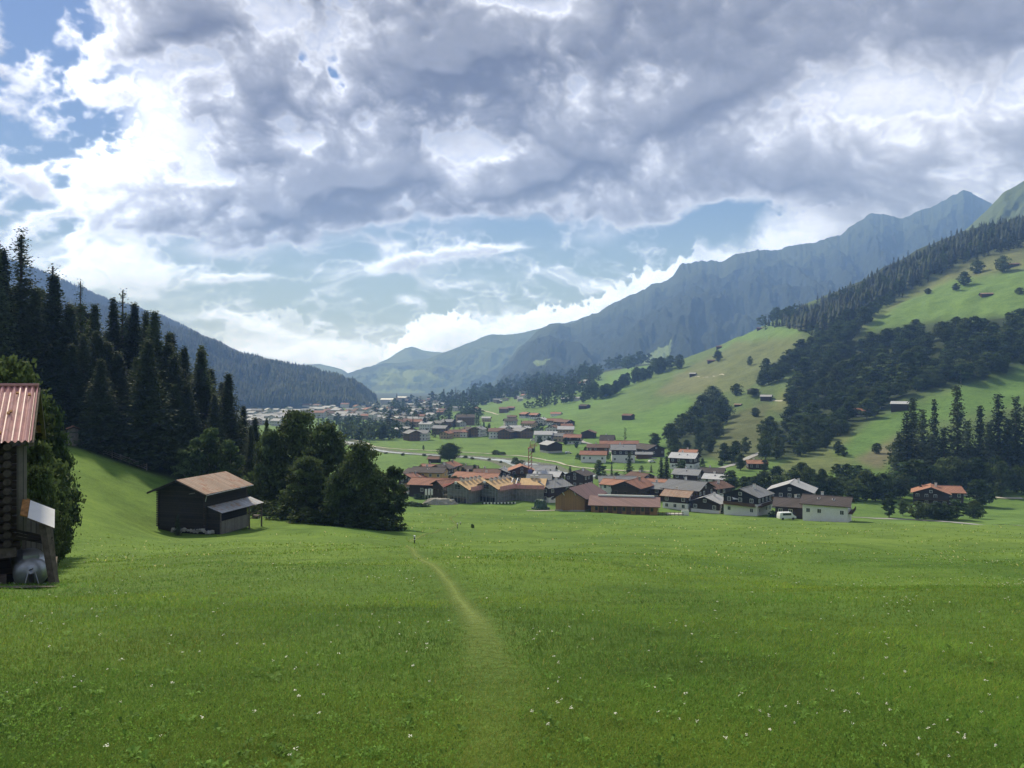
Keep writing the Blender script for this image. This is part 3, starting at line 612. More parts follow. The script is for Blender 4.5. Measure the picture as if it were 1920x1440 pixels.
def mountain(crest, Yc, Yb, Zb, mat, amp=60, seed=0, nu=520, nv=150, patch=None, crest_n=5, back=0.25, pw=0.8, name='mountain'):
    """slope from a foot at distance Yb up to a crest at distance Yc, with spurs and gullies, and a far side falling away."""
    px = np.linspace(crest[0][0], crest[-1][0], nu); cpy = np.interp(px, [c[0] for c in crest], [c[1] for c in crest])
    cpy = gblur(cpy, 2.0, 0) + fbm(px / 26, px * 0 + seed, 4, seed) * crest_n + fbm(px / 5, px * 0 + seed, 3, seed + 5) * crest_n * 0.3
    yc = np.interp(px, [c[0] for c in crest], [c[2] if len(c) > 2 else Yc for c in crest])
    v = np.concatenate([np.linspace(0, 1, nv), 1 + np.linspace(0.02, back, 16)])
    U, Vv = np.meshgrid(px, v); CP = np.broadcast_to(cpy, U.shape); YC = np.broadcast_to(yc, U.shape)
    ZC = (720 - CP) / F * YC
    Yd = np.where(Vv <= 1, Yb + (YC - Yb) * np.minimum(Vv, 1), YC * (1 + (Vv - 1) * 0.6))
    X = (U - 960) / F * YC * (0.35 + 0.65 * np.minimum(Vv, 1)) + (U - 960) / F * Yb * 0.65 * (1 - np.minimum(Vv, 1)) if False else (U - 960) / F * Yd
    prof = np.where(Vv <= 1, np.power(np.clip(Vv, 0, 1), pw), 1 - (Vv - 1) * 2.2)
    Z = Zb + (ZC - Zb) * prof
    env = np.where(Vv <= 1, np.sin(np.clip(Vv, 0, 1) * np.pi) ** 0.7, 0.3)
    rid = (1 - np.abs(fbm(U / 85 + Vv * 1.5, Vv * 3.2, 5, seed + 9, 0.5)) * 2.2)
    Z = Z + env * amp * (rid - 0.5) + env * amp * 0.5 * fbm(U / 30, Vv * 9, 4, seed + 12)
    Yd = Yd + env * amp * 2.2 * fbm(U / 60 + 4, Vv * 3, 4, seed + 15)
    X = (U - 960) / F * Yd
    n, k = U.shape; i = np.arange(n * k).reshape(n, k); Q = np.stack([i[:-1, :-1], i[:-1, 1:], i[1:, 1:], i[1:, :-1]], -1).reshape(-1, 4)
    gz = np.abs(np.gradient(Z, axis=0) / (np.abs(np.gradient(Yd, axis=0)) + 1)); rk = np.clip(gz / (gz.mean() * 4), 0, 1)
    t = np.stack([np.clip(Vv, 0, 1), rk, np.zeros_like(U)], -1)
    if patch:
        PP = 720 - F * Z / Yd
        for poly in patch: t[..., 2] = np.where(in_poly(U + fbm(U / 9, PP / 9, 3, 7) * 8, PP + fbm(U / 9, PP / 9, 3, 8) * 5, poly), 1, t[..., 2])
    me = mesh_np(name, np.stack([X, Yd, Z], -1).reshape(-1, 3), Q, mat, tint=t.reshape(-1, 3), smooth=True)
    o = tag(link(name, me), kind='structure')
    return X, Yd, Z
mountain_mat('mt_near_forest', (.013, .020, .014), (.02, .03, .02), (.03, .035, .03), 2.0)
mountain_mat('mt_right', (.014, .022, .018), (.04, .058, .036), (.09, .09, .09), 0.76)
mountain_mat('mt_far', (.014, .022, .018), (.028, .038, .028), (.07, .07, .07), 0.93, patches=0.10)
mountain_mat('mt_alp', (.05, .075, .035), (.10, .135, .05), (.2, .19, .17), 0.3)
# farthest range, then nearer ones
mountain([(560, 735), (640, 715), (690, 690), (735, 668), (758, 653), (775, 650), (790, 656), (830, 660), (870, 650), (930, 655), (1100, 690)], 9800, 8300, -150, 'mt_far', 60, 901, nu=240, nv=60, crest_n=2)
mountain([(440, 700), (500, 684), (560, 685), (600, 681), (640, 692), (680, 715), (740, 745)], 8900, 7600, -140, 'mt_far', 60, 911, nu=200, nv=60, crest_n=2)
mountain([(620, 720), (660, 697), (700, 685), (760, 678), (800, 672), (850, 655), (885, 640), (925, 626), (960, 628), (1010, 616), (1080, 600), (1200, 560)], 7400, 5800, -120, 'mt_far', 90, 921, nu=420, nv=110, crest_n=2.5,
         patch=[[(690, 712), (720, 690), (800, 695), (830, 710), (770, 722), (715, 720)], [(690, 735), (760, 728), (800, 735), (740, 742)]])
mountain([(880, 770), (925, 722), (945, 690), (975, 650), (1008, 620), (1030, 608), (1080, 602), (1130, 580), (1190, 548), (1225, 535), (1262, 518), (1275, 497), (1300, 492), (1350, 490), (1385, 478), (1420, 470), (1470, 465),
          (1540, 450), (1575, 440), (1610, 412), (1635, 400), (1660, 404), (1690, 410), (1720, 396), (1750, 390), (1785, 368), (1808, 357), (1830, 366), (1855, 378), (1900, 410), (2000, 440), (2300, 430)], 5400, 2600, -70, 'mt_right', 75, 931, nu=1200, nv=260, crest_n=5.0, pw=0.9,
         patch=[[(1190, 700), (1200, 672), (1262, 640), (1240, 700)], [(1000, 676), (1030, 673), (1022, 685), (1005, 686)], [(1225, 668), (1245, 655), (1262, 645), (1255, 668)]])
mountain([(1700, 520), (1800, 440), (1850, 395), (1885, 358), (1920, 338), (1990, 300), (2200, 240), (2500, 230)], 2600, 1900, 60, 'mt_alp', 35, 941, nu=240, nv=80, crest_n=3)
HILL_A = mountain([(-600, 260), (-200, 400), (0, 487), (60, 508), (120, 532), (200, 568), (260, 585), (320, 606), (380, 636), (430, 660), (480, 690), (560, 730)], 3600, 2600, -60, 'mt_near_forest', 60, 951, nu=420, nv=120, crest_n=2)
HILL_B = mountain([(-300, 480), (0, 540), (200, 585), (290, 603), (330, 622), (400, 648), (450, 668), (520, 690), (590, 703), (630, 714), (660, 727), (690, 745), (705, 760)], 2500, 1850, -60, 'mt_near_forest', 45, 961, nu=420, nv=120, crest_n=2)
# ---------------------------------------------------------------- trees (templates as meshes; every tree is its own object)
def quads_random(C, size, r, flat=0.0, asp=0.7):
    """leaf faces at centres C with random orientation."""
    n = len(C); a = r.normal(size=(n, 3)); a[:, 2] *= (1 - flat); a /= np.linalg.norm(a, axis=1)[:, None]
    b = r.normal(size=(n, 3)); b[:, 2] *= (1 - flat); b -= a * (a * b).sum(1)[:, None]; b /= np.linalg.norm(b, axis=1)[:, None] + 1e-9
    s = (size * r.uniform(0.6, 1.25, n))[:, None]
    a = a * s * 0.5; b = b * s * 0.5 * asp
    V = np.stack([C - a - b * .4, C - b, C + a, C + b], 1).reshape(-1, 3)
    return V, np.arange(n * 4).reshape(n, 4)
def trunk_mesh(name, h, r0, r, bark='bark', limbs=9, spread=3.0, lo=0.22, hi=0.8, lean=0.3):
    b = MB(); p = Vector((0, 0, -0.6)); rad = r0; pts = []
    for k in range(7):
        q = Vector((r.normal() * 0.12 * lean * h / 8, r.normal() * 0.12 * lean * h / 8, h * (k + 1) / 7)); b.bar(p, q, rad * 2, bark, rad * 2 * 0.82, n=7)
        p = q; rad *= 0.82; pts.append((q.copy(), rad))
    for k in range(limbs):
        t = lo + (hi - lo) * k / max(1, limbs - 1); j = min(6, int(t * 7)); base, rr = pts[max(0, j - 1)]
        a = k * 2.4 + r.uniform(-.4, .4); L = spread * r.uniform(0.6, 1.0) * (1.1 - t * 0.6)
        e = base + Vector((math.cos(a) * L, math.sin(a) * L, L * r.uniform(0.5, 1.0))); mid = (base + e) / 2 + Vector((0, 0, -L * 0.08))
        b.bar(base, mid, rr * 1.1, bark, rr * 0.8, n=5); b.bar(mid, e, rr * 0.8, bark, rr * 0.3, n=5)
    return b.mesh(name)
def broad_crown(name, h, w, r, clumps, leaves, size, mat='leaf_mid', bottom=0.22, shape='round', fill=0.35):
    """leaf clumps over the crown's volume, with gaps between them."""
    Vs, Qs, Ts = [], [], []; off = 0; zc0 = h * bottom; H_ = h - zc0
    for k in range(clumps):
        t = (k + 0.5) / clumps; t = min(max(t + r.normal() * 0.04, 0.02), 0.98)
        if shape == 'round': prof = math.sin(math.pi * min(t * 0.93 + 0.10, 1)) ** 0.55
        elif shape == 'cone': prof = (1 - t) ** 0.7 * min(1, t * 6 + .4)
        elif shape == 'column': prof = (math.sin(math.pi * (t * 0.9 + 0.08))) ** 0.4
        else: prof = min(1, t * 2.5 + 0.3) * (1 - t) ** 0.42
        a = k * 2.399 + r.normal() * 0.3; rad = w / 2 * prof * (r.uniform(0.55, 0.98) if k % 4 else r.uniform(0.0, 0.45))
        c = np.array([math.cos(a) * rad, math.sin(a) * rad, zc0 + t * H_ * 0.93])
        cr = w * r.uniform(0.08, 0.19) * (0.6 + 0.4 * prof); d = r.normal(size=(leaves, 3)); d[:, 2] = np.where(r.uniform(0, 1, leaves) < .6, np.abs(d[:, 2]), d[:, 2]); d /= np.linalg.norm(d, axis=1)[:, None]
        rad_l = cr * r.uniform(fill, 1, leaves) ** 0.5 * (1 + 0.25 * r.normal(size=leaves))
        P = c + d * rad_l[:, None] * np.array([1.25, 1.25, 0.7])
        V, Q = quads_random(P, size, r, 0.2); tn = r.uniform(0.55, 1.5)
        T = np.repeat(np.clip(tn * r.uniform(0.8, 1.2, leaves), 0.4, 1.7), 4)
        Vs.append(V); Qs.append(Q + off); Ts.append(T); off += len(V)
    V = np.concatenate(Vs); T = np.concatenate(Ts); tint = np.stack([T * 1.02, T, T * 0.95], 1)
    return mesh_np(name, V, np.concatenate(Qs), mat, tint=tint)
def conifer_crown(name, h, w, r, whorls, per, segs, size, mat='needle_dark', bottom=0.08, sparse_top=0.0, droop=0.35, ragged=0.25, quad=2):
    C = []; S = []; T = []
    for k in range(whorls):
        t = k / (whorls - 1); z = h * (bottom + (1 - bottom) * t) + r.normal() * h * .010; R_ = w / 2 * (1 - t) ** 0.98 * (1 if t > 0.06 else .75) + h * .004
        if sparse_top and t > 1 - sparse_top: R_ = w / 2 * 0.34 * (1.12 - (t - 1 + sparse_top) / sparse_top)
        n = per if not (sparse_top and t > 1 - sparse_top) else max(3, per // 2)
        for j in range(n):
            a = r.uniform(0, 2 * math.pi); L = R_ * r.uniform(1 - ragged * 1.6, 1 + ragged * 1.1); tn = r.uniform(0.65, 1.3)
            for s in range(segs):
                u = (s + 0.6) / segs; sp = 1
                if sparse_top and t > 1 - sparse_top and r.uniform() < 0.12: continue
                zz = z + r.normal() * h * .014 - droop * L * u ** 1.3 + 0.12 * L * u ** 3 + r.normal() * 0.08
                for q in range(quad):
                    C.append((math.cos(a) * L * u + r.normal() * size * .25, math.sin(a) * L * u + r.normal() * size * .25, zz - r.uniform(0, size * .5)))
                    S.append(size * (1.15 - 0.5 * u) * (1.05 - .62 * t) * (0.85 if sparse_top and t > 1 - sparse_top else 1)); T.append(tn * r.uniform(.85, 1.15))
    C = np.array(C); S = np.array(S); V, Q = quads_random(C, S, r, 0.25, 0.6); T = np.repeat(np.array(T), 4)
    return mesh_np(name, V, Q, mat, tint=np.stack([T, T, T], 1))
def merge_meshes(name, a, b):
    """one mesh from two (far trees: trunk and crown together)."""
    def rd(me):
        v = np.empty(len(me.vertices) * 3, np.float32); me.vertices.foreach_get('co', v)
        return v.reshape(-1, 3), [tuple(p.vertices) for p in me.polygons], [me.materials[p.material_index].name for p in me.polygons]
    va, fa, ma = rd(a); vb, fb, mb = rd(b); t = np.ones((len(va) + len(vb), 3), np.float32)
    at = b.attributes.get('tint')
    if at: c = np.empty(len(vb) * 4, np.float32); at.data.foreach_get('color', c); t[len(va):] = c.reshape(-1, 4)[:, :3]
    mats = sorted(set(ma + mb)); me = bpy.data.meshes.new(name); me.from_pydata(np.concatenate([va, vb]).tolist(), [], fa + [tuple(i + len(va) for i in f) for f in fb])
    for m in mats: me.materials.append(MATS[m])
    me.polygons.foreach_set('material_index', [mats.index(x) for x in ma + mb])
    ab = me.attributes.new('tint', 'FLOAT_COLOR', 'POINT'); t4 = np.ones((len(t), 4), np.float32); t4[:, :3] = t; ab.data.foreach_set('color', t4.ravel())
    return me
TT = {}   # template: height, width, trunk mesh, crown mesh, merged mesh
def template(key, h, w, tr, cr, merge=True): TT[key] = dict(h=h, w=w, tr=tr, cr=cr, me=merge_meshes(key, tr, cr) if merge else None)
def rs(k): return np.random.default_rng(k)
for k in range(3):
    template(f'broad_near{k}', 14, 11, trunk_mesh('trunk', 12, .32, rs(k), spread=3.4), broad_crown('crown', 14, 11, rs(20 + k), 95, 150, 0.50, 'leaf_dark', .06, 'egg'), False)
for k in range(4):
    template(f'broad{k}', 13, 12, trunk_mesh('trunk', 10, .3, rs(40 + k), spread=3.4, limbs=7), broad_crown('crown', 13, 12, rs(60 + k), 44, 60, 1.0, 'leaf_dark', .10, 'round' if k % 2 else 'egg'))
for k in range(2):
    template(f'light{k}', 12, 8, trunk_mesh('trunk', 10, .2, rs(80 + k), 'bark_pale', spread=2.2, limbs=7), broad_crown('crown', 12, 8, rs(90 + k), 30, 80, 0.8, 'leaf_mid', .14, 'egg'))
template('lone', 11.5, 12, trunk_mesh('trunk', 8, .5, rs(101), spread=4, limbs=10, lo=.2), broad_crown('crown', 11.5, 12.4, rs(102), 80, 110, 0.62, 'leaf_dark', .22, 'round'), False)
template('column', 12, 5, trunk_mesh('trunk', 10, .18, rs(103), spread=1.2), broad_crown('crown', 12, 5, rs(104), 30, 110, 0.6, 'leaf_dark', .06, 'cone'))
template('egg_tree', 10, 6.4, trunk_mesh('trunk', 8, .22, rs(105), spread=1.5), broad_crown('crown', 10, 6.4, rs(106), 38, 140, 0.5, 'leaf_dark', .12, 'egg'))
template('poplar', 12, 2.6, trunk_mesh('trunk', 10, .15, rs(107), spread=.6), broad_crown('crown', 12, 2.6, rs(108), 24, 60, 0.5, 'leaf_mid', .05, 'column'))
template('bush', 3, 4.2, trunk_mesh('stem', 2, .08, rs(109), spread=.9, limbs=6, lo=0), broad_crown('foliage', 3, 4.2, rs(110), 18, 80, 0.4, 'leaf_dark', .0, 'round'))
template('bush_light', 3, 4.2, trunk_mesh('stem', 2, .08, rs(111), spread=.9, limbs=6, lo=0), broad_crown('foliage', 3, 4.2, rs(112), 18, 80, 0.4, 'leaf_mid', .0, 'round'))
for k in range(3):
    template(f'spruce_near{k}', 30, 9, trunk_mesh('trunk', 29, .34, rs(120 + k), spread=.8, limbs=5, lean=.05), conifer_crown('crown', 30, 9.0, rs(130 + k), 70, 12, 6, 0.85, 'needle_dark' if k != 1 else 'needle_larch', .06), False)
template('sparse_near', 36, 8.5, trunk_mesh('trunk', 35.6, .34, rs(140), spread=.8, limbs=5, lean=.03), conifer_crown('crown', 36, 8.5, rs(141), 78, 10, 6, 0.8, 'needle_dark', .04, sparse_top=.24, quad=2), False)
template('thin_near', 30, 5, trunk_mesh('trunk', 29.7, .24, rs(142), spread=.5, limbs=5, lean=.03), conifer_crown('crown', 30, 5.2, rs(143), 56, 7, 5, 0.75, 'needle_larch', .18, sparse_top=.2, ragged=.5, quad=1), False)
for k in range(3):
    template(f'spruce{k}', 18, 6.2, trunk_mesh('trunk', 17, .22, rs(150 + k), spread=.5, limbs=4, lean=.03), conifer_crown('crown', 18, 6.6, rs(160 + k), 34, 10, 4, 1.1, 'needle_dark', .05, quad=1))
for k in range(3):
    template(f'far_spruce{k}', 18, 6, trunk_mesh('trunk', 16, .2, rs(170 + k), spread=.3, limbs=3, lean=.03), conifer_crown('crown', 18, 6.2, rs(180 + k), 15, 6, 3, 1.7, 'needle_far', .04, quad=1))
for k in range(3):
    template(f'far_broad{k}', 13, 11, trunk_mesh('trunk', 9, .25, rs(190 + k), spread=3, limbs=4), broad_crown('crown', 13, 11, rs(200 + k), 20, 36, 1.5, 'leaf_dark', .10, 'round'))
NAMES = {'broad': 'leafy_tree', 'light': 'leafy_tree', 'lone': 'leafy_tree', 'column': 'conical_tree', 'egg_tree': 'leafy_tree', 'poplar': 'poplar_tree', 'bush': 'bush',
         'spruce': 'spruce_tree', 'sparse_near': 'sparse_topped_tree', 'thin_near': 'larch_tree', 'far_spruce': 'spruce_tree', 'far_broad': 'leafy_tree'}
def nm(key):
    for k in sorted(NAMES, key=len, reverse=True):
        if key.startswith(k): return NAMES[k]
    return 'tree'
DEFER = []
def plant(key, loc, h, w=None, label=None, group=None, parts=True, sink=0.2, cat=None, now=False):
    if not parts and not now and TT[key]['me'] is not None:
        DEFER.append((h / loc[1], key, loc, h, w, label, group)); return None
    t = TT[key]; sz = h / t['h']; sx = sz if w is None else w / t['w']
    sc = (sx, sx * random.uniform(.9, 1.1), sz); name = nm(key); rz = random.uniform(0, 6.28); loc = (loc[0], loc[1], loc[2] - sink)
    cat = cat or ('bush' if name == 'bush' else 'tree')
    if parts or t['me'] is None:
        o = empty(name, loc, rz, sc); a = 'stem' if name == 'bush' else 'trunk'; c = 'foliage' if name == 'bush' else 'crown'
        link(a, t['tr'], o); link(c, t['cr'], o)
    else:
        o = link(name, t['me'], None, loc, rz); o.scale = sc
    return tag(o, label, cat, group)
def tree_px(key, px, base, top, wpx=None, label=None, group=None, Y=None, parts=True, ymin=0, ymax=9000, cat=None):
    """a tree standing where the ground shows at (px, base), as tall as it looks there."""
    x, y, z = at_dist(px, Y) if Y else ground_at(px, base, ymin, ymax)
    h = max(1.0, (720 - top) / F * y - z); w = None if wpx is None else wpx / F * y
    return plant(key, (x, y, z), h, w, label, group, parts, cat=cat)

def resolve_deferred(cap):
    """the largest trees of each kind become objects of their own, the rest of that kind one mass."""
    have = {}
    for o in COL.objects:
        if o.parent is None and 'category' in o: n = o.name.split('.')[0]; have[n] = have.get(n, 0) + 1
    rest = []
    for e in sorted(DEFER, key=lambda e: -e[0]):
        n = nm(e[1])
        if have.get(n, 0) < cap: have[n] = have.get(n, 0) + 1; plant(e[1], e[2], e[3], e[4], e[5], e[6], parts=e[0] * F > 20, now=True)
        else: rest.append(e)
    Vs, Fs, Ts, Ms, off = [], {3: [], 4: [], 5: []}, [], {3: [], 4: [], 5: []}, 0
    mats = ['bark', 'bark_pale', 'leaf_dark', 'leaf_mid', 'needle_dark', 'needle_far']; cache = {}
    for _, key, loc, h, w, lab, grp in rest:
        if key not in cache:
            me = TT[key]['me']; v = np.empty(len(me.vertices) * 3, np.float32); me.vertices.foreach_get('co', v)
            c = np.empty(len(me.vertices) * 4, np.float32); me.attributes['tint'].data.foreach_get('color', c)
            f = {}
            for p in me.polygons: f.setdefault(len(p.vertices), ([], []))[0].append(tuple(p.vertices)); f[len(p.vertices)][1].append(mats.index(me.materials[p.material_index].name))
            cache[key] = (v.reshape(-1, 3), c.reshape(-1, 4)[:, :3], {k: (np.array(a), np.array(b)) for k, (a, b) in f.items()})
        v, c, f = cache[key]; t = TT[key]; sz = h / t['h']; sx = sz if w is None else w / t['w']; a = random.uniform(0, 6.28)
        q = v * np.array([sx, sx, sz]); q = np.stack([q[:, 0] * math.cos(a) - q[:, 1] * math.sin(a), q[:, 0] * math.sin(a) + q[:, 1] * math.cos(a), q[:, 2]], 1) + np.array([loc[0], loc[1], loc[2] - .2])
        Vs.append(q); Ts.append(c * random.uniform(.8, 1.2))
        for k, (fa, fm) in f.items():
            Fs.setdefault(k, []).append(fa + off); Ms.setdefault(k, []).append(fm)
        off += len(v)
    if rest:
        ks = [k for k in Fs if Fs[k]]; me = mesh_np('distant_trees', np.concatenate(Vs), [np.concatenate(Fs[k]) for k in ks], mats, midx=np.concatenate([np.concatenate(Ms[k]) for k in ks]), tint=np.concatenate(Ts))
        tag(link('distant_trees', me), kind='stuff')
# ---- the wood on the left: spruces and larches behind the fenced meadow
LEFT = [ # key, px, top y, distance, width px, label
 ('sparse_near', 40, 434, 150, 88, 'tallest tree of the left wood, bare see-through top high above the others'),
 ('thin_near', 99, 494, 152, 60, 'slim larch with a thin bare tip, second tall tip from the left edge'),
 ('spruce_near0', 101, 520, 150, 80, 'broad spruce under the thin bare tip, third from the left edge'),
 ('thin_near', 151, 522, 156, 36, 'narrow ragged larch with sparse top standing free against the far slope'),
 ('thin_near', 230, 540, 175, 44, 'larch with bare pinkish tip poking out of the middle of the wood'),
 ('spruce_near1', 5, 505, 148, 74, 'dark spruce cut by the left edge of the photo'),
 ('spruce_near0', 66, 545, 146, 80, 'dark spruce right beside the tallest tree'),
 ('spruce_near2', 130, 575, 150, 76, 'spruce just left of the narrow ragged larch'),
 ('spruce_near1', 178, 574, 165, 66, 'spruce just right of the narrow ragged larch'),
 ('spruce_near2', 212, 566, 170, 58, 'pointed spruce left of the bare pinkish tip'),
 ('spruce_near0', 252, 574, 172, 60, 'spruce with flattened dark top right of the bare pinkish tip'),
 ('spruce_near1', 290, 588, 160, 70, 'green larch-like tree where the wood top starts to drop'),
 ('spruce_near2', 274, 590, 168, 54, 'pointed spruce at the shoulder of the wood'),
 ('spruce_near0', 316, 628, 168, 58, 'spruce at the step of the wood edge below the shoulder'),
 ('spruce_near2', 346, 655, 172, 52, 'dark spruce, first of three tips descending to the valley'),
 ('spruce_near1', 378, 652, 165, 58, 'green pointed larch, second of three tips descending to the valley'),
 ('spruce_near0', 428, 704, 160, 62, 'dark spruce at the right end of the wood above the barn'),
 ('spruce_near2', 402, 742, 150, 46, 'lower spruce in front of the right end of the wood'),
 ('spruce_near0', 456, 764, 175, 44, 'small spruce beyond the right end of the wood'),
 ('spruce_near2', 478, 786, 150, 50, 'short spruce left of the round leafy group'),
]
for key, px, top, Y, w, lab in LEFT:
    tree_px(key, px, 0, top, w * 2.1, lab, 'spruces and larches of the left wood', Y=Y)
k = 0
for (x0, x1, n, Y0, t0, t1) in ((-260, 20, 13, 140, 500, 480), (10, 200, 13, 138, 640, 650), (150, 330, 13, 146, 640, 690), (200, 400, 11, 165, 650, 700), (290, 440, 9, 150, 730, 780), (0, 170, 8, 182, 560, 600), (165, 330, 11, 186, 600, 660), (320, 440, 7, 180, 680, 730)):
    for j in range(n):
        px = x0 + (x1 - x0) * (j + .5) / n + random.uniform(-6, 6); tp = t0 + (t1 - t0) * (j / n) + random.uniform(-35, 35)
        tree_px(random.choice(['spruce_near0', 'spruce_near1', 'spruce_near2']), px, 0, tp, random.uniform(115, 165), 'dark conifer packed inside the left wood below the skyline tops', 'conifers packed inside the left wood', Y=Y0 + random.uniform(-6, 14))
# leafy trees behind and beside the log barn
for (px, top, Y, w, lab) in ((20, 655, 46, 190, 'leafy tree rising behind the red barn roof at the left edge'), (84, 745, 52, 104, 'leafy tree right behind the gable of the log barn'),
                             (112, 830, 58, 84, 'low leafy tree on the meadow edge below the little shed'), (72, 860, 40, 92, 'dark leafy bush filling the gap behind the silver lean-to roof'), (-70, 640, 48, 210, 'leafy tree behind the barn beyond the left edge'),
                             (100, 900, 44, 70, 'low dark bush between lean-to roof and meadow')):
    tree_px('broad_near%d' % (px % 3), px, 0, top, w, lab, 'leafy trees around the log barn', Y=Y)
for (px, base, top, w, lab) in ((392, 885, 795, 78, 'pale green leafy tree left of the pair behind the barn'), (432, 890, 818, 64, 'pale green rounded tree right of the pair behind the barn'), (366, 878, 815, 50, 'small pale leafy tree at the foot of the wood'), (345, 868, 838, 46, 'low shrub at the foot of the wood by the fence end')):
    tree_px('light%d' % (px % 2), px, base, top, w, lab, 'pale leafy trees at the foot of the left wood', Y=135)
# the round leafy group in the middle left
for (key, px, base, top, w, Y, lab) in (
 ('broad_near0', 556, 940, 762, 124, 132, 'tallest leafy tree of the dark group left of the village'),
 ('broad_near1', 612, 955, 786, 128, 126, 'wide leafy tree just right of the tallest in the dark group'),
 ('broad_near2', 508, 930, 800, 84, 130, 'leafy tree at the left end of the dark group'),
 ('broad_near2', 574, 960, 850, 96, 118, 'lower leafy tree in front of the tallest of the dark group'),
 ('broad_near1', 676, 985, 824, 112, 114, 'big leafy tree leaning right at the front of the dark group'),
 ('broad_near0', 700, 985, 872, 70, 122, 'leafy tree between the big front tree and the slim one'),
 ('broad_near0', 640, 975, 880, 90, 112, 'low leafy crown at the foot of the dark group'),
 ('egg_tree', 739, 978, 866, 62, 122, 'slim leafy tree with a visible bare trunk at the right end of the dark group'),
 ('spruce_near0', 470, 920, 800, 66, 140, 'dark spruce standing left of the leafy group'),
 ('spruce_near1', 500, 920, 786, 54, 146, 'narrow dark spruce behind the left of the leafy group'),
 ('spruce_near2', 528, 905, 800, 50, 150, 'spruce top showing between the leafy crowns')):
    tree_px(key, px, 0, top, w, lab, 'dark tree group left of the village', Y=Y)
for px, Y, hh, ww in ((690, 111, 2.2, 5), (720, 112, 2.0, 5), (655, 110, 2.4, 5), (742, 114, 1.6, 3.5), (610, 112, 2.5, 5), (570, 113, 2.5, 5), (530, 116, 2.5, 5), (490, 121, 2.5, 5)):
    x, y, z = at_dist(px, Y); plant('bush', (x, y, z), hh, ww, 'dark undergrowth bush at the foot of the leafy group', 'bushes under the dark tree group')
tree_px('spruce1', 333, 990, 963, 22, 'small young spruce growing against the gable of the dark barn', Y=97.5)
tree_px('lone', 843, 868, 830, 40, 'big round lone tree on the meadow by the river, short thick trunk')
tree_px('egg_tree', 794, 844, 834, 5, 'tiny slender tree alone on the meadow beyond the river', ymax=900)
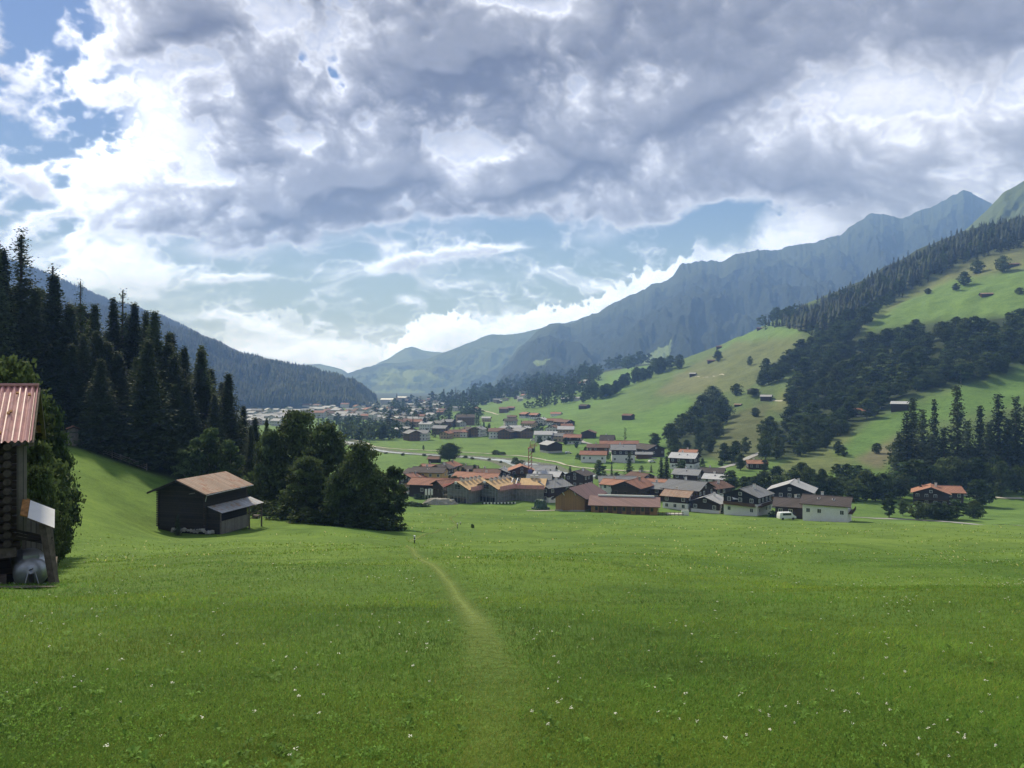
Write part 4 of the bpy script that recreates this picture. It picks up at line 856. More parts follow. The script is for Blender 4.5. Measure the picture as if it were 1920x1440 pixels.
# village trees
V_TREES = [
 ('column', 789, 899, 869, 15, 'dark conical tree behind the grey roof at the left of the village'), ('bush', 776, 899, 882, 20, 'round bush at the foot of the left conical tree'),
 ('column', 859, 897, 874, 14, 'left of two joined conical trees right of the orange chalet'), ('column', 868, 897, 874, 15, 'right of two joined conical trees right of the orange chalet'),
 ('column', 890, 899, 869, 17, 'single tall conical tree behind the tan house'), ('egg_tree', 852, 914, 890, 25, 'round dark tree between the long red roofs'),
 ('spruce0', 1180, 905, 849, 30, 'broad dark spruce standing by the river left of the white house'), ('spruce1', 1240, 912, 858, 30, 'left of two big spruces behind the slate roofs'),
 ('spruce2', 1250, 914, 855, 32, 'right of two big spruces behind the slate roofs'), ('spruce0', 1147, 904, 864, 10, 'very narrow spruce by the river bank'),
 ('light0', 1124, 903, 860, 28, 'loose leafy tree left of the narrow spruce'), ('light1', 1156, 905, 884, 20, 'small leafy tree at the foot of the narrow spruce'),
 ('spruce1', 1069, 905, 874, 22, 'dark conifer behind the ridge of the big wooden barn'), ('spruce2', 1032, 903, 879, 16, 'left conifer of the dark row by the river bend'),
 ('spruce0', 1044, 903, 880, 18, 'middle conifer of the dark row by the river bend'), ('spruce1', 1056, 904, 886, 16, 'right conifer of the dark row by the river bend'),
 ('spruce2', 1196, 905, 885, 14, 'short spruce right of the broad riverside spruce'), ('light0', 1278, 894, 860, 30, 'leafy tree in front of the white house with skylights'),
 ('column', 1317, 881, 857, 13, 'conical tree right of the white house with skylights'), ('spruce0', 1221, 886, 871, 8, 'tiny spruce alone on the grass by the river'),
 ('light1', 1203, 884, 872, 10, 'small round tree alone on the grass by the river'), ('light0', 1190, 903, 893, 22, 'low leafy tree under the broad riverside spruce'),
 ('light1', 986, 937, 916, 24, 'leafy tree in front of the third scaffolded roof'), ('bush_light', 1013, 940, 926, 22, 'light green bush behind the tarpaulin heap'),
 ('bush', 966, 870, 856, 18, 'bush on the river bank left of the crane'), ('bush', 976, 873, 862, 20, 'second bush on the river bank left of the crane'), ('bush', 930, 852, 843, 20, 'bush beyond the river above the crane bushes'), ('bush', 942, 853, 846, 16, 'low bush beside the river track'),
 ('light0', 935, 905, 894, 12, 'small light tree in front of the dark gabled house'), ('bush', 1088, 862, 847, 18, 'round bush left of the red roofed white house'),
 ('light1', 1172, 866, 838, 22, 'leafy tree left of the tall grey roofed house'), ('light1', 1370, 962, 936, 22, 'leafy tree in front of the first white chalet'),
 ('bush', 1356, 963, 948, 14, 'bush left of the first white chalet'), ('bush', 1450, 970, 955, 16, 'bush between the two white chalets'),
 ('egg_tree', 1388, 882, 847, 24, 'large egg shaped tree left of the small brick roofed hut'), ('egg_tree', 1434, 884, 860, 18, 'egg shaped tree right of the small brick roofed hut'),
 ('broad0', 1358, 868, 830, 26, 'leafy tree with a clear trunk on the lower field'), ('broad1', 1376, 868, 832, 26, 'second leafy tree with a clear trunk on the lower field'), ('bush', 1352, 873, 862, 12, 'bush on the lower field by the road'),
 ('egg_tree', 1667, 970, 920, 30, 'dark egg shaped tree left of the orange roofed house'), ('light0', 1693, 967, 934, 24, 'yellowish small tree right of the dark egg shaped tree'),
 ('broad2', 1837, 950, 897, 58, 'round leafy tree right of the orange roofed house'), ('broad1', 1760, 975, 940, 40, 'leafy tree in the middle of the hedge before the orange roofed house'),
 ('broad3', 1722, 974, 938, 40, 'leafy tree at the left of the hedge before the orange roofed house'), ('light1', 1795, 974, 934, 44, 'greener leafy tree in the hedge before the orange roofed house'),
 ('broad0', 1826, 972, 938, 44, 'leafy tree at the right end of the hedge before the orange roofed house'), ('broad0', 1742, 972, 944, 40, 'low round crown left of centre in the hedge'), ('broad3', 1778, 975, 946, 36, 'low round crown right of centre in the hedge'),
 ('poplar', 1172, 826, 800, 7, 'slim poplar at the foot of the green slope'), ('egg_tree', 1228, 838, 810, 28, 'round leafy tree behind the village at the foot of the slope'),
 ('bush', 770, 949, 939, 22, 'left bush of the dark hedge before the gravel heap'), ('bush', 783, 950, 941, 20, 'middle bush of the dark hedge before the gravel heap'), ('bush', 797, 950, 942, 20, 'right bush of the dark hedge before the gravel heap'),
 ('bush', 786, 936, 924, 22, 'bush below the three flags'), ('bush', 800, 936, 926, 20, 'bush at the foot of the right flag'), ('spruce1', 1002, 848, 832, 6, 'small spruce beside the dark barn across the river'),
 ('bush', 886, 990, 982, 7, 'lone dark bush on the meadow by the marker posts'), ('egg_tree', 1548, 905, 888, 22, 'leafy tree right behind the white chalets'),
]
for key, px, base, top, w, lab in V_TREES: tree_px(key, px, base, top, w, lab, ymin=90)
def row_of(keys, pts, n, hpx, wpx, lab, grp, jit=3, parts=False, ymin=0, ymax=9000):
    """n trees along a line of base points."""
    P = np.array(pts, float); d = np.concatenate([[0], np.cumsum(np.hypot(*np.diff(P, axis=0).T))])
    for j in range(n):
        s = (j + 0.5) / n * d[-1]; px = np.interp(s, d, P[:, 0]) + random.uniform(-jit, jit) * 1.5; py = np.interp(s, d, P[:, 1]) + random.uniform(-jit, jit) * (.2 if hpx < 6 else 1)
        h = hpx * random.uniform(.75, 1.15); tree_px(random.choice(keys), px, py, py - h, wpx * random.uniform(.8, 1.2) * h / hpx, lab, grp, parts=parts, ymin=ymin, ymax=ymax)
BR = ['broad0', 'broad1', 'broad2', 'broad3']; SPR = ['spruce0', 'spruce1', 'spruce2']; LT = ['light0', 'light1']; FS = ['far_spruce0', 'far_spruce1', 'far_spruce2']; FB = ['far_broad0', 'far_broad1', 'far_broad2']
row_of(BR + LT, [(1360, 918), (1400, 925), (1445, 928), (1500, 928)], 12, 40, 34, 'leafy tree in the row behind the white chalets', 'row of leafy trees behind the white chalets', parts=True)
row_of(BR, [(1505, 930), (1560, 936), (1620, 938), (1700, 935)], 12, 50, 44, 'big dark leafy tree in the row right of the white chalets', 'row of big leafy trees right of the chalets', parts=True)
row_of(BR + LT, [(1450, 905), (1560, 908), (1640, 905)], 9, 36, 32, 'leafy tree at the slope foot above the right tree row', 'leafy trees at the slope foot', parts=True)
row_of(BR + LT, [(1690, 925), (1760, 925), (1830, 925), (1925, 930)], 14, 62, 46, 'dark leafy tree at the foot of the right conifer stand', 'leafy trees below the right conifers', 5, parts=True)
row_of(BR, [(1680, 885), (1760, 890), (1925, 895)], 14, 56, 46, 'leafy tree inside the right conifer stand', 'leafy trees inside the right conifer stand', 8)
CON = [(1712, 745, 890, 46), (1700, 775, 900, 40), (1752, 748, 890, 28), (1795, 722, 895, 44), (1730, 770, 900, 36), (1838, 760, 900, 36), (1872, 738, 900, 46), (1905, 745, 900, 40), (1925, 760, 905, 44), (1770, 800, 905, 36), (1815, 790, 905, 36), (1855, 790, 905, 40), (1890, 785, 905, 38), (1686, 810, 905, 34), (1748, 815, 910, 36), (1960, 740, 900, 44), (1995, 750, 905, 44)]
for j, (px, top, base, w) in enumerate(CON):
    tree_px(SPR[j % 3], px, base, top, w * 1.8, ['tall spruce of the stand at the right edge, clear of the leafy trees', 'conifer of the dark stand at the right edge'][top > 765], 'conifers of the right stand' if top > 765 else 'tallest spruces of the right stand')
# woodland on the right slope: individual trees
def fill(poly, n, keys, hpx, wpx, lab, grp, mind, ymax=9000, parts=False, base_shift=0.0, ymin=0):
    P = np.array(poly); placed = []; tries = 0; a, b = P.min(0), P.max(0)
    while len(placed) < n and tries < 9000:
        tries += 1; px = random.uniform(a[0], b[0]); py = random.uniform(a[1], b[1])
        if not in_poly([px], [py], poly)[0]: continue
        if any((px - q[0]) ** 2 + ((py - q[1]) * 1.6) ** 2 < mind ** 2 for q in placed): continue
        placed.append((px, py))
    for px, py in placed:
        h = hpx * random.uniform(.55, 1.25); tree_px(random.choice(keys), px, py, py - h, wpx * random.uniform(.85, 1.2) * h / hpx, lab, grp, parts=parts, ymax=ymax, ymin=ymin)
    return len(placed)
def shrink(poly, dy): return [(x, y + dy) for x, y in poly]
fill([(1480, 722), (1560, 672), (1640, 645), (1760, 628), (1925, 615), (1925, 695), (1800, 724), (1700, 750), (1625, 792), (1545, 840), (1480, 864), (1425, 862), (1440, 812), (1480, 790), (1475, 745)], 200, BR + ['light0', 'light1'], 34, 32, 'leafy tree in the broad woodland band across the right slope', 'trees of the woodland band on the right slope', 12.5, ymin=380)
fill([(1255, 825), (1290, 790), (1340, 762), (1376, 780), (1352, 812), (1332, 862), (1255, 868)], 26, BR, 36, 32, 'leafy tree in the clump above the village on the right', 'trees of the clump above the village', 15, ymin=380)
fill([(1412, 712), (1480, 680), (1530, 645), (1600, 612), (1640, 600), (1580, 650), (1500, 692), (1430, 732)], 44, BR + ['light0'], 28, 25, 'leafy tree in the gully between the two slope meadows', 'trees of the gully on the right slope', 10, ymin=380)
fill([(1430, 620), (1500, 592), (1600, 552), (1700, 500), (1800, 450), (1925, 420), (1925, 462), (1850, 486), (1780, 506), (1690, 560), (1640, 590), (1560, 628), (1512, 632), (1505, 600)], 280, FS + ['far_broad0'], 25, 10, 'dark spruce of the forest along the right ridge', 'spruces of the forest on the right ridge', 5.4, ymin=500)
row_of(FB, [(1552, 625), (1600, 600), (1650, 585), (1675, 565)], 12, 24, 20, 'leafy tree along the lower edge of the ridge forest', 'leafy trees at the edge of the ridge forest')
for px, base, top, w, lab in (
 (1832, 513, 487, 24, 'round leafy tree standing alone just under the ridge forest'), (1880, 510, 478, 28, 'leafy tree beside the barn at the top right'), (1808, 535, 509, 26, 'leafy tree on the steep upper meadow left of the isolated barn'),
 (1793, 545, 530, 16, 'small bush left of the upper meadow tree'), (1740, 552, 540, 14, 'small bush alone on the olive strip'), (1912, 552, 538, 16, 'bush at the right edge beside the upper field'), (1580, 633, 617, 18, 'small round tree on the grassy spur'),
 (1562, 641, 632, 8, 'tiny bush on the grassy spur'), (1346, 678, 656, 20, 'tree beside the hut in the middle of the spur meadow'), (1274, 692, 664, 22, 'dark tree at the crest of the spur'), (1406, 686, 667, 12, 'narrow tree on the spur meadow'),
 (1381, 742, 718, 24, 'round tree left of the round dark bush hut'), (1412, 742, 727, 22, 'low spreading tree above the white roofed hut'), (1336, 752, 722, 34, 'big round tree above the clump'), (1416, 782, 764, 20, 'faint bush on the shady slope'),
 (1385, 630, 618, 16, 'small tree pair on the spur crest'), (1398, 850, 818, 22, 'slim tree at the foot of the shady slope'), (1380, 850, 826, 24, 'round tree at the foot of the shady slope'), (1548, 840, 806, 22, 'slim tree on the lower right meadow edge'), (1572, 852, 826, 20, 'small tree pair member on the lower right meadow'),
 (1582, 856, 836, 14, 'smallest tree on the lower right meadow'), (1644, 850, 830, 22, 'bush on the stony patch'), (1510, 850, 812, 30, 'leafy tree at the tip of the woodland band'), (1435, 862, 806, 32, 'tall dark tree at the left tip of the woodland band'), (1460, 858, 818, 26, 'tree next to the left tip of the woodland band')):
    tree_px(random.choice(BR), px, base, top, w, lab, ymin=380)
row_of(FB + ['broad1'], [(1325, 652), (1380, 628), (1440, 606), (1500, 588)], 16, 20, 15, 'tree in the row along the spur crest', 'trees along the spur crest', ymin=500)
row_of(BR, [(1408, 612), (1450, 603), (1500, 600)], 8, 26, 20, 'leafy tree in the copse above the long hut', 'copse above the long hut', ymin=500)
row_of(BR, [(1098, 752), (1130, 746), (1165, 732), (1200, 716), (1232, 700), (1256, 684)], 26, 26, 22, 'leafy tree in the diagonal belt between the two green spurs', 'diagonal tree belt left of the spur', 6, ymin=500)
row_of(FB, [(1136, 695), (1160, 690), (1190, 688), (1215, 680)], 12, 24, 22, 'leafy tree in the round copse on the terrace', 'round copse on the terrace', 4, ymin=500)
row_of(FB, [(985, 770), (1010, 764), (1040, 760), (1065, 755), (1080, 752)], 9, 18, 15, 'round tree in the row along the farm lane', 'row of round trees along the farm lane', 2, ymin=500)
row_of(FB + FS, [(1220, 670), (1260, 660), (1300, 650), (1340, 640)], 14, 16, 13, 'tree of the dark line behind the spur', 'dark tree line behind the spur', 3, ymin=900)
# trees of the town
fill([(830, 752), (900, 738), (960, 722), (1030, 706), (1100, 694), (1130, 705), (1105, 735), (1060, 748), (1000, 752), (960, 748), (900, 762), (830, 765)], 190, FS + FB + FB, 24, 15, 'tree among the houses on the hillside terrace of the town', 'trees on the hillside terrace of the town', 5, ymin=700)
fill([(700, 765), (830, 752), (900, 765), (900, 800), (830, 812), (700, 800)], 120, FS + FB + FB, 18, 12, 'tree among the houses of the distant town', 'trees among the distant town houses', 6.5, ymin=500)
row_of(FB + ['broad0'], [(640, 824), (680, 826), (720, 826), (745, 822)], 16, 32, 22, 'leafy tree of the riverside wood left of the town', 'riverside wood left of the town', 3)
row_of(FB + FS, [(650, 800), (700, 806), (745, 806)], 16, 22, 17, 'leafy tree at the back of the riverside wood', 'back of the riverside wood', 4)
row_of(FB + FS, [(745, 822), (800, 820), (830, 818), (870, 818), (920, 818), (960, 815)], 22, 17, 10, 'garden tree along the front row of town houses', 'garden trees of the front town row', 3)
row_of(FS, [(808, 800), (840, 800), (872, 796), (900, 794)], 12, 20, 10, 'dark conifer in the clump in the middle of the town', 'conifer clump in the middle of the town', 3)
for px, base, top, w, lab in ((917, 820, 792, 12, 'dark conical tree standing before the front town houses'), (907, 812, 790, 9, 'narrow conical tree behind the front town houses'), (832, 755, 729, 14, 'tall dark spruce on the town skyline'), (968, 745, 718, 16, 'broad dark tree on the terrace skyline'), (978, 797, 787, 7, 'small round tree beside the lane into the town')):
    tree_px('column' if base > 800 else 'spruce0', px, base, top, w, lab, ymin=500, parts=False)
row_of(FB + ['broad0'], [(993, 815), (1010, 812), (1030, 810), (1045, 812)], 7, 16, 13, 'leafy tree around the houses at the slope foot', 'trees around the slope foot houses', 3)
fill([(560, 792), (700, 792), (700, 815), (640, 815)], 30, FB + FS, 18, 14, 'tree at the near edge of the dense town centre', 'trees at the near edge of the dense town centre', 7, ymin=500)
row_of(['egg_tree', 'column', 'light0', 'broad1'], [(768, 912), (840, 902), (900, 900), (960, 905), (1000, 908)], 11, 17, 11, 'small garden tree between the village houses left of the crane', 'garden trees left of the crane', 4, parts=True)
row_of(['egg_tree', 'column', 'light1', 'spruce0'], [(1245, 928), (1290, 918), (1330, 920), (1350, 930)], 9, 18, 12, 'small garden tree between the slate roofed houses', 'garden trees between the slate roofs', 4, parts=True)
row_of(['egg_tree', 'light1', 'broad0'], [(1000, 835), (1060, 838), (1100, 850), (1150, 866)], 9, 15, 12, 'garden tree beside the houses across the river', 'garden trees across the river', 4, parts=True)
row_of(['bush'], [(720, 851), (790, 856), (870, 860), (920, 863), (960, 870)], 9, 5, 9, 'low bush on the river bank', 'bushes along the river bank', 7, parts=False)
resolve_deferred(285)
# far forests: nobody could count these
def forest(name, pts, h, keys, seed=0, mats=('needle_far',)):
    r = rs(seed); Vt = []; Qt = []; Tt = []; off = 0
    tv = []
    for k in range(4):   # jagged little spires
        v = []; q = []
        for (z0, z1, rr) in ((0.05, .5, .22), (.3, .75, .17), (.55, 1.0, .11)):
            n = 5; b = len(v); v += [(math.cos(6.283 * j / n + k) * rr * r.uniform(.7, 1.2), math.sin(6.283 * j / n + k) * rr * r.uniform(.7, 1.2), z0 + r.uniform(-.04, .04)) for j in range(n)] + [(0, 0, z1)]
            q += [(b + j, b + (j + 1) % n, b + n) for j in range(n)]
        tv.append((np.array(v), np.array(q)))
    P = np.array(pts)
    for k in range(4):
        S = P[k::4]; v, q = tv[k]; n = len(S); hh = (h * r.uniform(.6, 1.25, n))[:, None, None]
        V = v[None] * hh * np.array([1.3, 1.3, 1]) + S[:, None, :]; Vt.append(V.reshape(-1, 3)); Qt.append((q[None] + (np.arange(n) * len(v))[:, None, None]).reshape(-1, 3) + off); off += n * len(v)
        Tt.append(np.repeat(r.uniform(.6, 1.45, n), len(v)))
    T = np.concatenate(Tt); me = mesh_np(name, np.concatenate(Vt), np.concatenate(Qt), list(mats), tint=np.stack([T, T, T], 1))
    return tag(link(name, me), kind='stuff')
def pts_on(S, n, seed, vmin=0.0, vmax=1.0, nv=120, pmin=-400, pmax=800):
    X, Y, Z = S; r = rs(seed); a = r.uniform(vmin, vmax, n) * (nv - 1); b = r.uniform(0, X.shape[1] - 1, n); i = np.minimum(a.astype(int), nv - 2); j = np.minimum(b.astype(int), X.shape[1] - 2); f = a - i; g = b - j
    def L(M): return (M[i, j] * (1 - f) + M[i + 1, j] * f) * (1 - g) + (M[i, j + 1] * (1 - f) + M[i + 1, j + 1] * f) * g
    return np.stack([L(X), L(Y), L(Z)], 1)
forest('forest', pts_on(HILL_B, 26000, 1, 0.02, 1.0), 22, None, 1)
forest('forest', np.concatenate([pts_on(HILL_A, 14000, 2, 0.45, 1.0), pts_on(HILL_A, 2500, 3, 0.97, 1.0)]), 24, None, 2)
def pts_ground(poly, n, seed, ymin=0):
    out = []; P = np.array(poly); a, b = P.min(0), P.max(0); r = rs(seed)
    while len(out) < n:
        px, py = r.uniform(a[0], b[0]), r.uniform(a[1], b[1])
        if in_poly([px], [py], poly)[0]: out.append(ground_at(px, py, ymin))
    return out
forest('forest', pts_ground([(1440, 612), (1500, 588), (1600, 545), (1700, 492), (1800, 442), (1925, 410), (1925, 448), (1850, 474), (1780, 496), (1690, 548), (1640, 575), (1560, 615), (1512, 622)], 700, 5, 500), 17, None, 5)
# ---------------------------------------------------------------- houses
_wm = {}
def window_mesh(w, h, style):
    k = (round(w, 1), round(h, 1), style)
    if k not in _wm:
        b = MB(); fr = {'w': 'paint_white', 'd': 'wood_brown'}[style]   # lies in local XZ, facing -Y
        b.box((0, 0.0, 0), (w, 0.08, h), 'glass_dark')
        for sx in (-1, 1): b.box((sx * (w / 2 + .04), -.02, 0), (.09, .14, h + .16), fr)
        for sz in (-1, 1): b.box((0, -.02, sz * (h / 2 + .04)), (w - .01, .137, .09), fr)
        b.box((0, -.03, 0), (.06, .11, h - .02), fr)
        _wm[k] = b.mesh('window')
    return _wm[k]
def place_house(px, py, W, L, rot, ymin=90, front=True):
    x, y, z = ground_at(px, py, ymin); th = R(rot); hd = 0.5 * (abs(L * math.cos(th)) + abs(W * math.sin(th)))
    d = math.hypot(x, y); cx, cy_ = x + x / d * hd, y + y / d * hd
    return cx, cy_, z
def house(label, px, py, W, L, h, rot, roof, low='plaster_white', up=None, split=0.5, pitch=20, over=0.9, win=2, chimney=1, balcony=0, name='house', cat='house', sky=0, group=None, ymin=90, loc=None, door=False, wst='w', purlins=False, stones=False):
    """gable ends face +-Y, eaves +-X before turning by rot degrees."""
    cx, cy_, z = loc or place_house(px, py, W, L, rot, ymin)
    root = empty(name, (cx, cy_, z), R(rot)); tag(root, label, cat, group)
    hw, hl = W / 2, L / 2; rise = hw * math.tan(R(pitch)); base = -2.5; up = up or low
    hs = h * split if up != low else h
    b = MB()
    b.add([(-hw, -hl, base), (hw, -hl, base), (hw, hl, base), (-hw, hl, base), (-hw, -hl, hs), (hw, -hl, hs), (hw, hl, hs), (-hw, hl, hs)], [(0, 1, 5, 4), (1, 2, 6, 5), (2, 3, 7, 6), (3, 0, 4, 7), (4, 5, 6, 7)] , low)
    if up == low: b.add([(-hw, -hl, hs + .001), (hw, -hl, hs + .001), (0, -hl, h + rise), (-hw, hl, hs + .001), (hw, hl, hs + .001), (0, hl, h + rise)], [(0, 1, 2), (4, 3, 5)], low)
    b.build('wall', root)
    if up != low:
        e = 0.05; b = MB(); X, Yy = hw + e, hl + e
        b.add([(-X, -Yy, hs), (X, -Yy, hs), (X, Yy, hs), (-X, Yy, hs), (-X, -Yy, h), (X, -Yy, h), (X, Yy, h), (-X, Yy, h), (0, -Yy, h + rise), (0, Yy, h + rise)],
              [(0, 1, 5, 8, 4), (2, 3, 7, 9, 6), (1, 2, 6, 5), (3, 0, 4, 7), (3, 2, 1, 0)], up)
        b.build('upper_wall', root)
    b = MB(); ox = hw + over; oy = hl + over; drop = over * math.tan(R(pitch)); t = 0.22
    for s in (-1, 1): b.slab([(0, -oy, h + rise + t), (s * ox, -oy, h - drop + t), (s * ox, oy, h - drop + t), (0, oy, h + rise + t)], t, roof, 'wood_dark')
    b.box((0, 0, h + rise + t + .03), (.35, 2 * oy + .02, .10), roof)
    if purlins:
        for q in (-.62, 0, .62): b.box((q * hw, 0, h + rise * (1 - abs(q)) - .22), (.22, 2 * oy - .3, .24), 'wood_brown')
    rf = b.build('roof', root)
    # which faces look towards the camera
    th = R(rot); toc = Vector((-cx, -cy_)).normalized()
    faces = []
    for (nx, ny, wd, off, gab) in ((0, -1, W, hl, True), (0, 1, W, hl, True), (1, 0, L, hw, False), (-1, 0, L, hw, False)):
        wn = Vector((nx * math.cos(th) - ny * math.sin(th), nx * math.sin(th) + ny * math.cos(th)))
        if wn.dot(toc) > 0.08: faces.append((nx, ny, wd, off, gab))
    if win:
        for nx, ny, wd, off, gab in faces:
            n = max(1, int(wd / 3.0)); az = math.atan2(nx, -ny)
            for st in range(win):
                zz = (st + 0.56) * h / win; o2 = off + (0.09 if (up != low and zz > hs) else 0.03)
                for j in range(n):
                    if (j * 7 + st * 3 + int(px)) % 6 == 5: continue
                    u = (j + .5) / n * wd - wd / 2; w_ = link('window', window_mesh(1.0, 1.15, wst), root)
                    w_.location = (nx * o2 + (u if ny < 0 else -u) * abs(ny), ny * o2 + (u if nx > 0 else -u) * abs(nx), zz); w_.rotation_euler = (0, 0, az)
            if gab and rise > 1.3:
                w_ = link('window', window_mesh(0.9, 0.9, wst), root); w_.location = (0, ny * (off + (.09 if up != low else .03)), h + rise * .3); w_.rotation_euler = (0, 0, az)
    if balcony:
        for nx, ny, wd, off, gab in faces:
            if not gab and balcony < 2: continue
            b = MB(); q = off + .65; ln = wd * .94; zb = h * .5
            sx, sy = (ln, 1.2) if gab else (1.2, ln)
            b.box((nx * (q + .02), ny * (q + .02), zb), (sx, sy, .14), 'wood_brown')
            sx, sy = (ln, .1) if gab else (.1, ln)
            b.box((nx * (q + .6), ny * (q + .6), zb + .6), (sx, sy, .9), 'wood_dark' if up != 'wood_black' else 'wood_brown')
            b.build('balcony', root)
    if chimney:
        b = MB(); b.box((hw * .28, hl * .25, h + rise + .25), (.7, .7, 1.5), 'plaster_white' if roof != 'tile_terracotta' else 'stone_grey'); b.box((hw * .28, hl * .25, h + rise + 1.06), (.9, .9, .12), 'stone_grey'); b.build('chimney', rf)
    for k in range(sky):
        for s in (-1, 1):
            u = (k + 1) / (sky + 1) * 2 * hl - hl; b = MB(); q = .45 * hw
            b.box((s * q, u, h + rise * .55 + t + .12), (1.0, .8, .08), 'sheet_silver', 0, 0, s * R(pitch)); b.box((s * q, u, h + rise * .55 + t + .19), (.8, .6, .05), 'glass_dark', 0, 0, s * R(pitch)); b.build('skylight', rf)
    if door:
        for nx, ny, wd, off, gab in faces[:1]:
            b = MB(); b.box((0, 0, 1.05), (1.1, .1, 2.1), 'wood_brown'); d = b.build('door', root); d.location = (nx * (off + .05), ny * (off + .05), 0); d.rotation_euler = (0, 0, math.atan2(nx, -ny))
    return root
T_ = 'tile_terracotta'; O_ = 'tile_orange'; B_ = 'tile_brown'; D_ = 'tile_dark'; G_ = 'slate_grey'; S_ = 'slate_light'
PW = 'plaster_white'; WD = 'wood_dark'; WB = 'wood_brown'
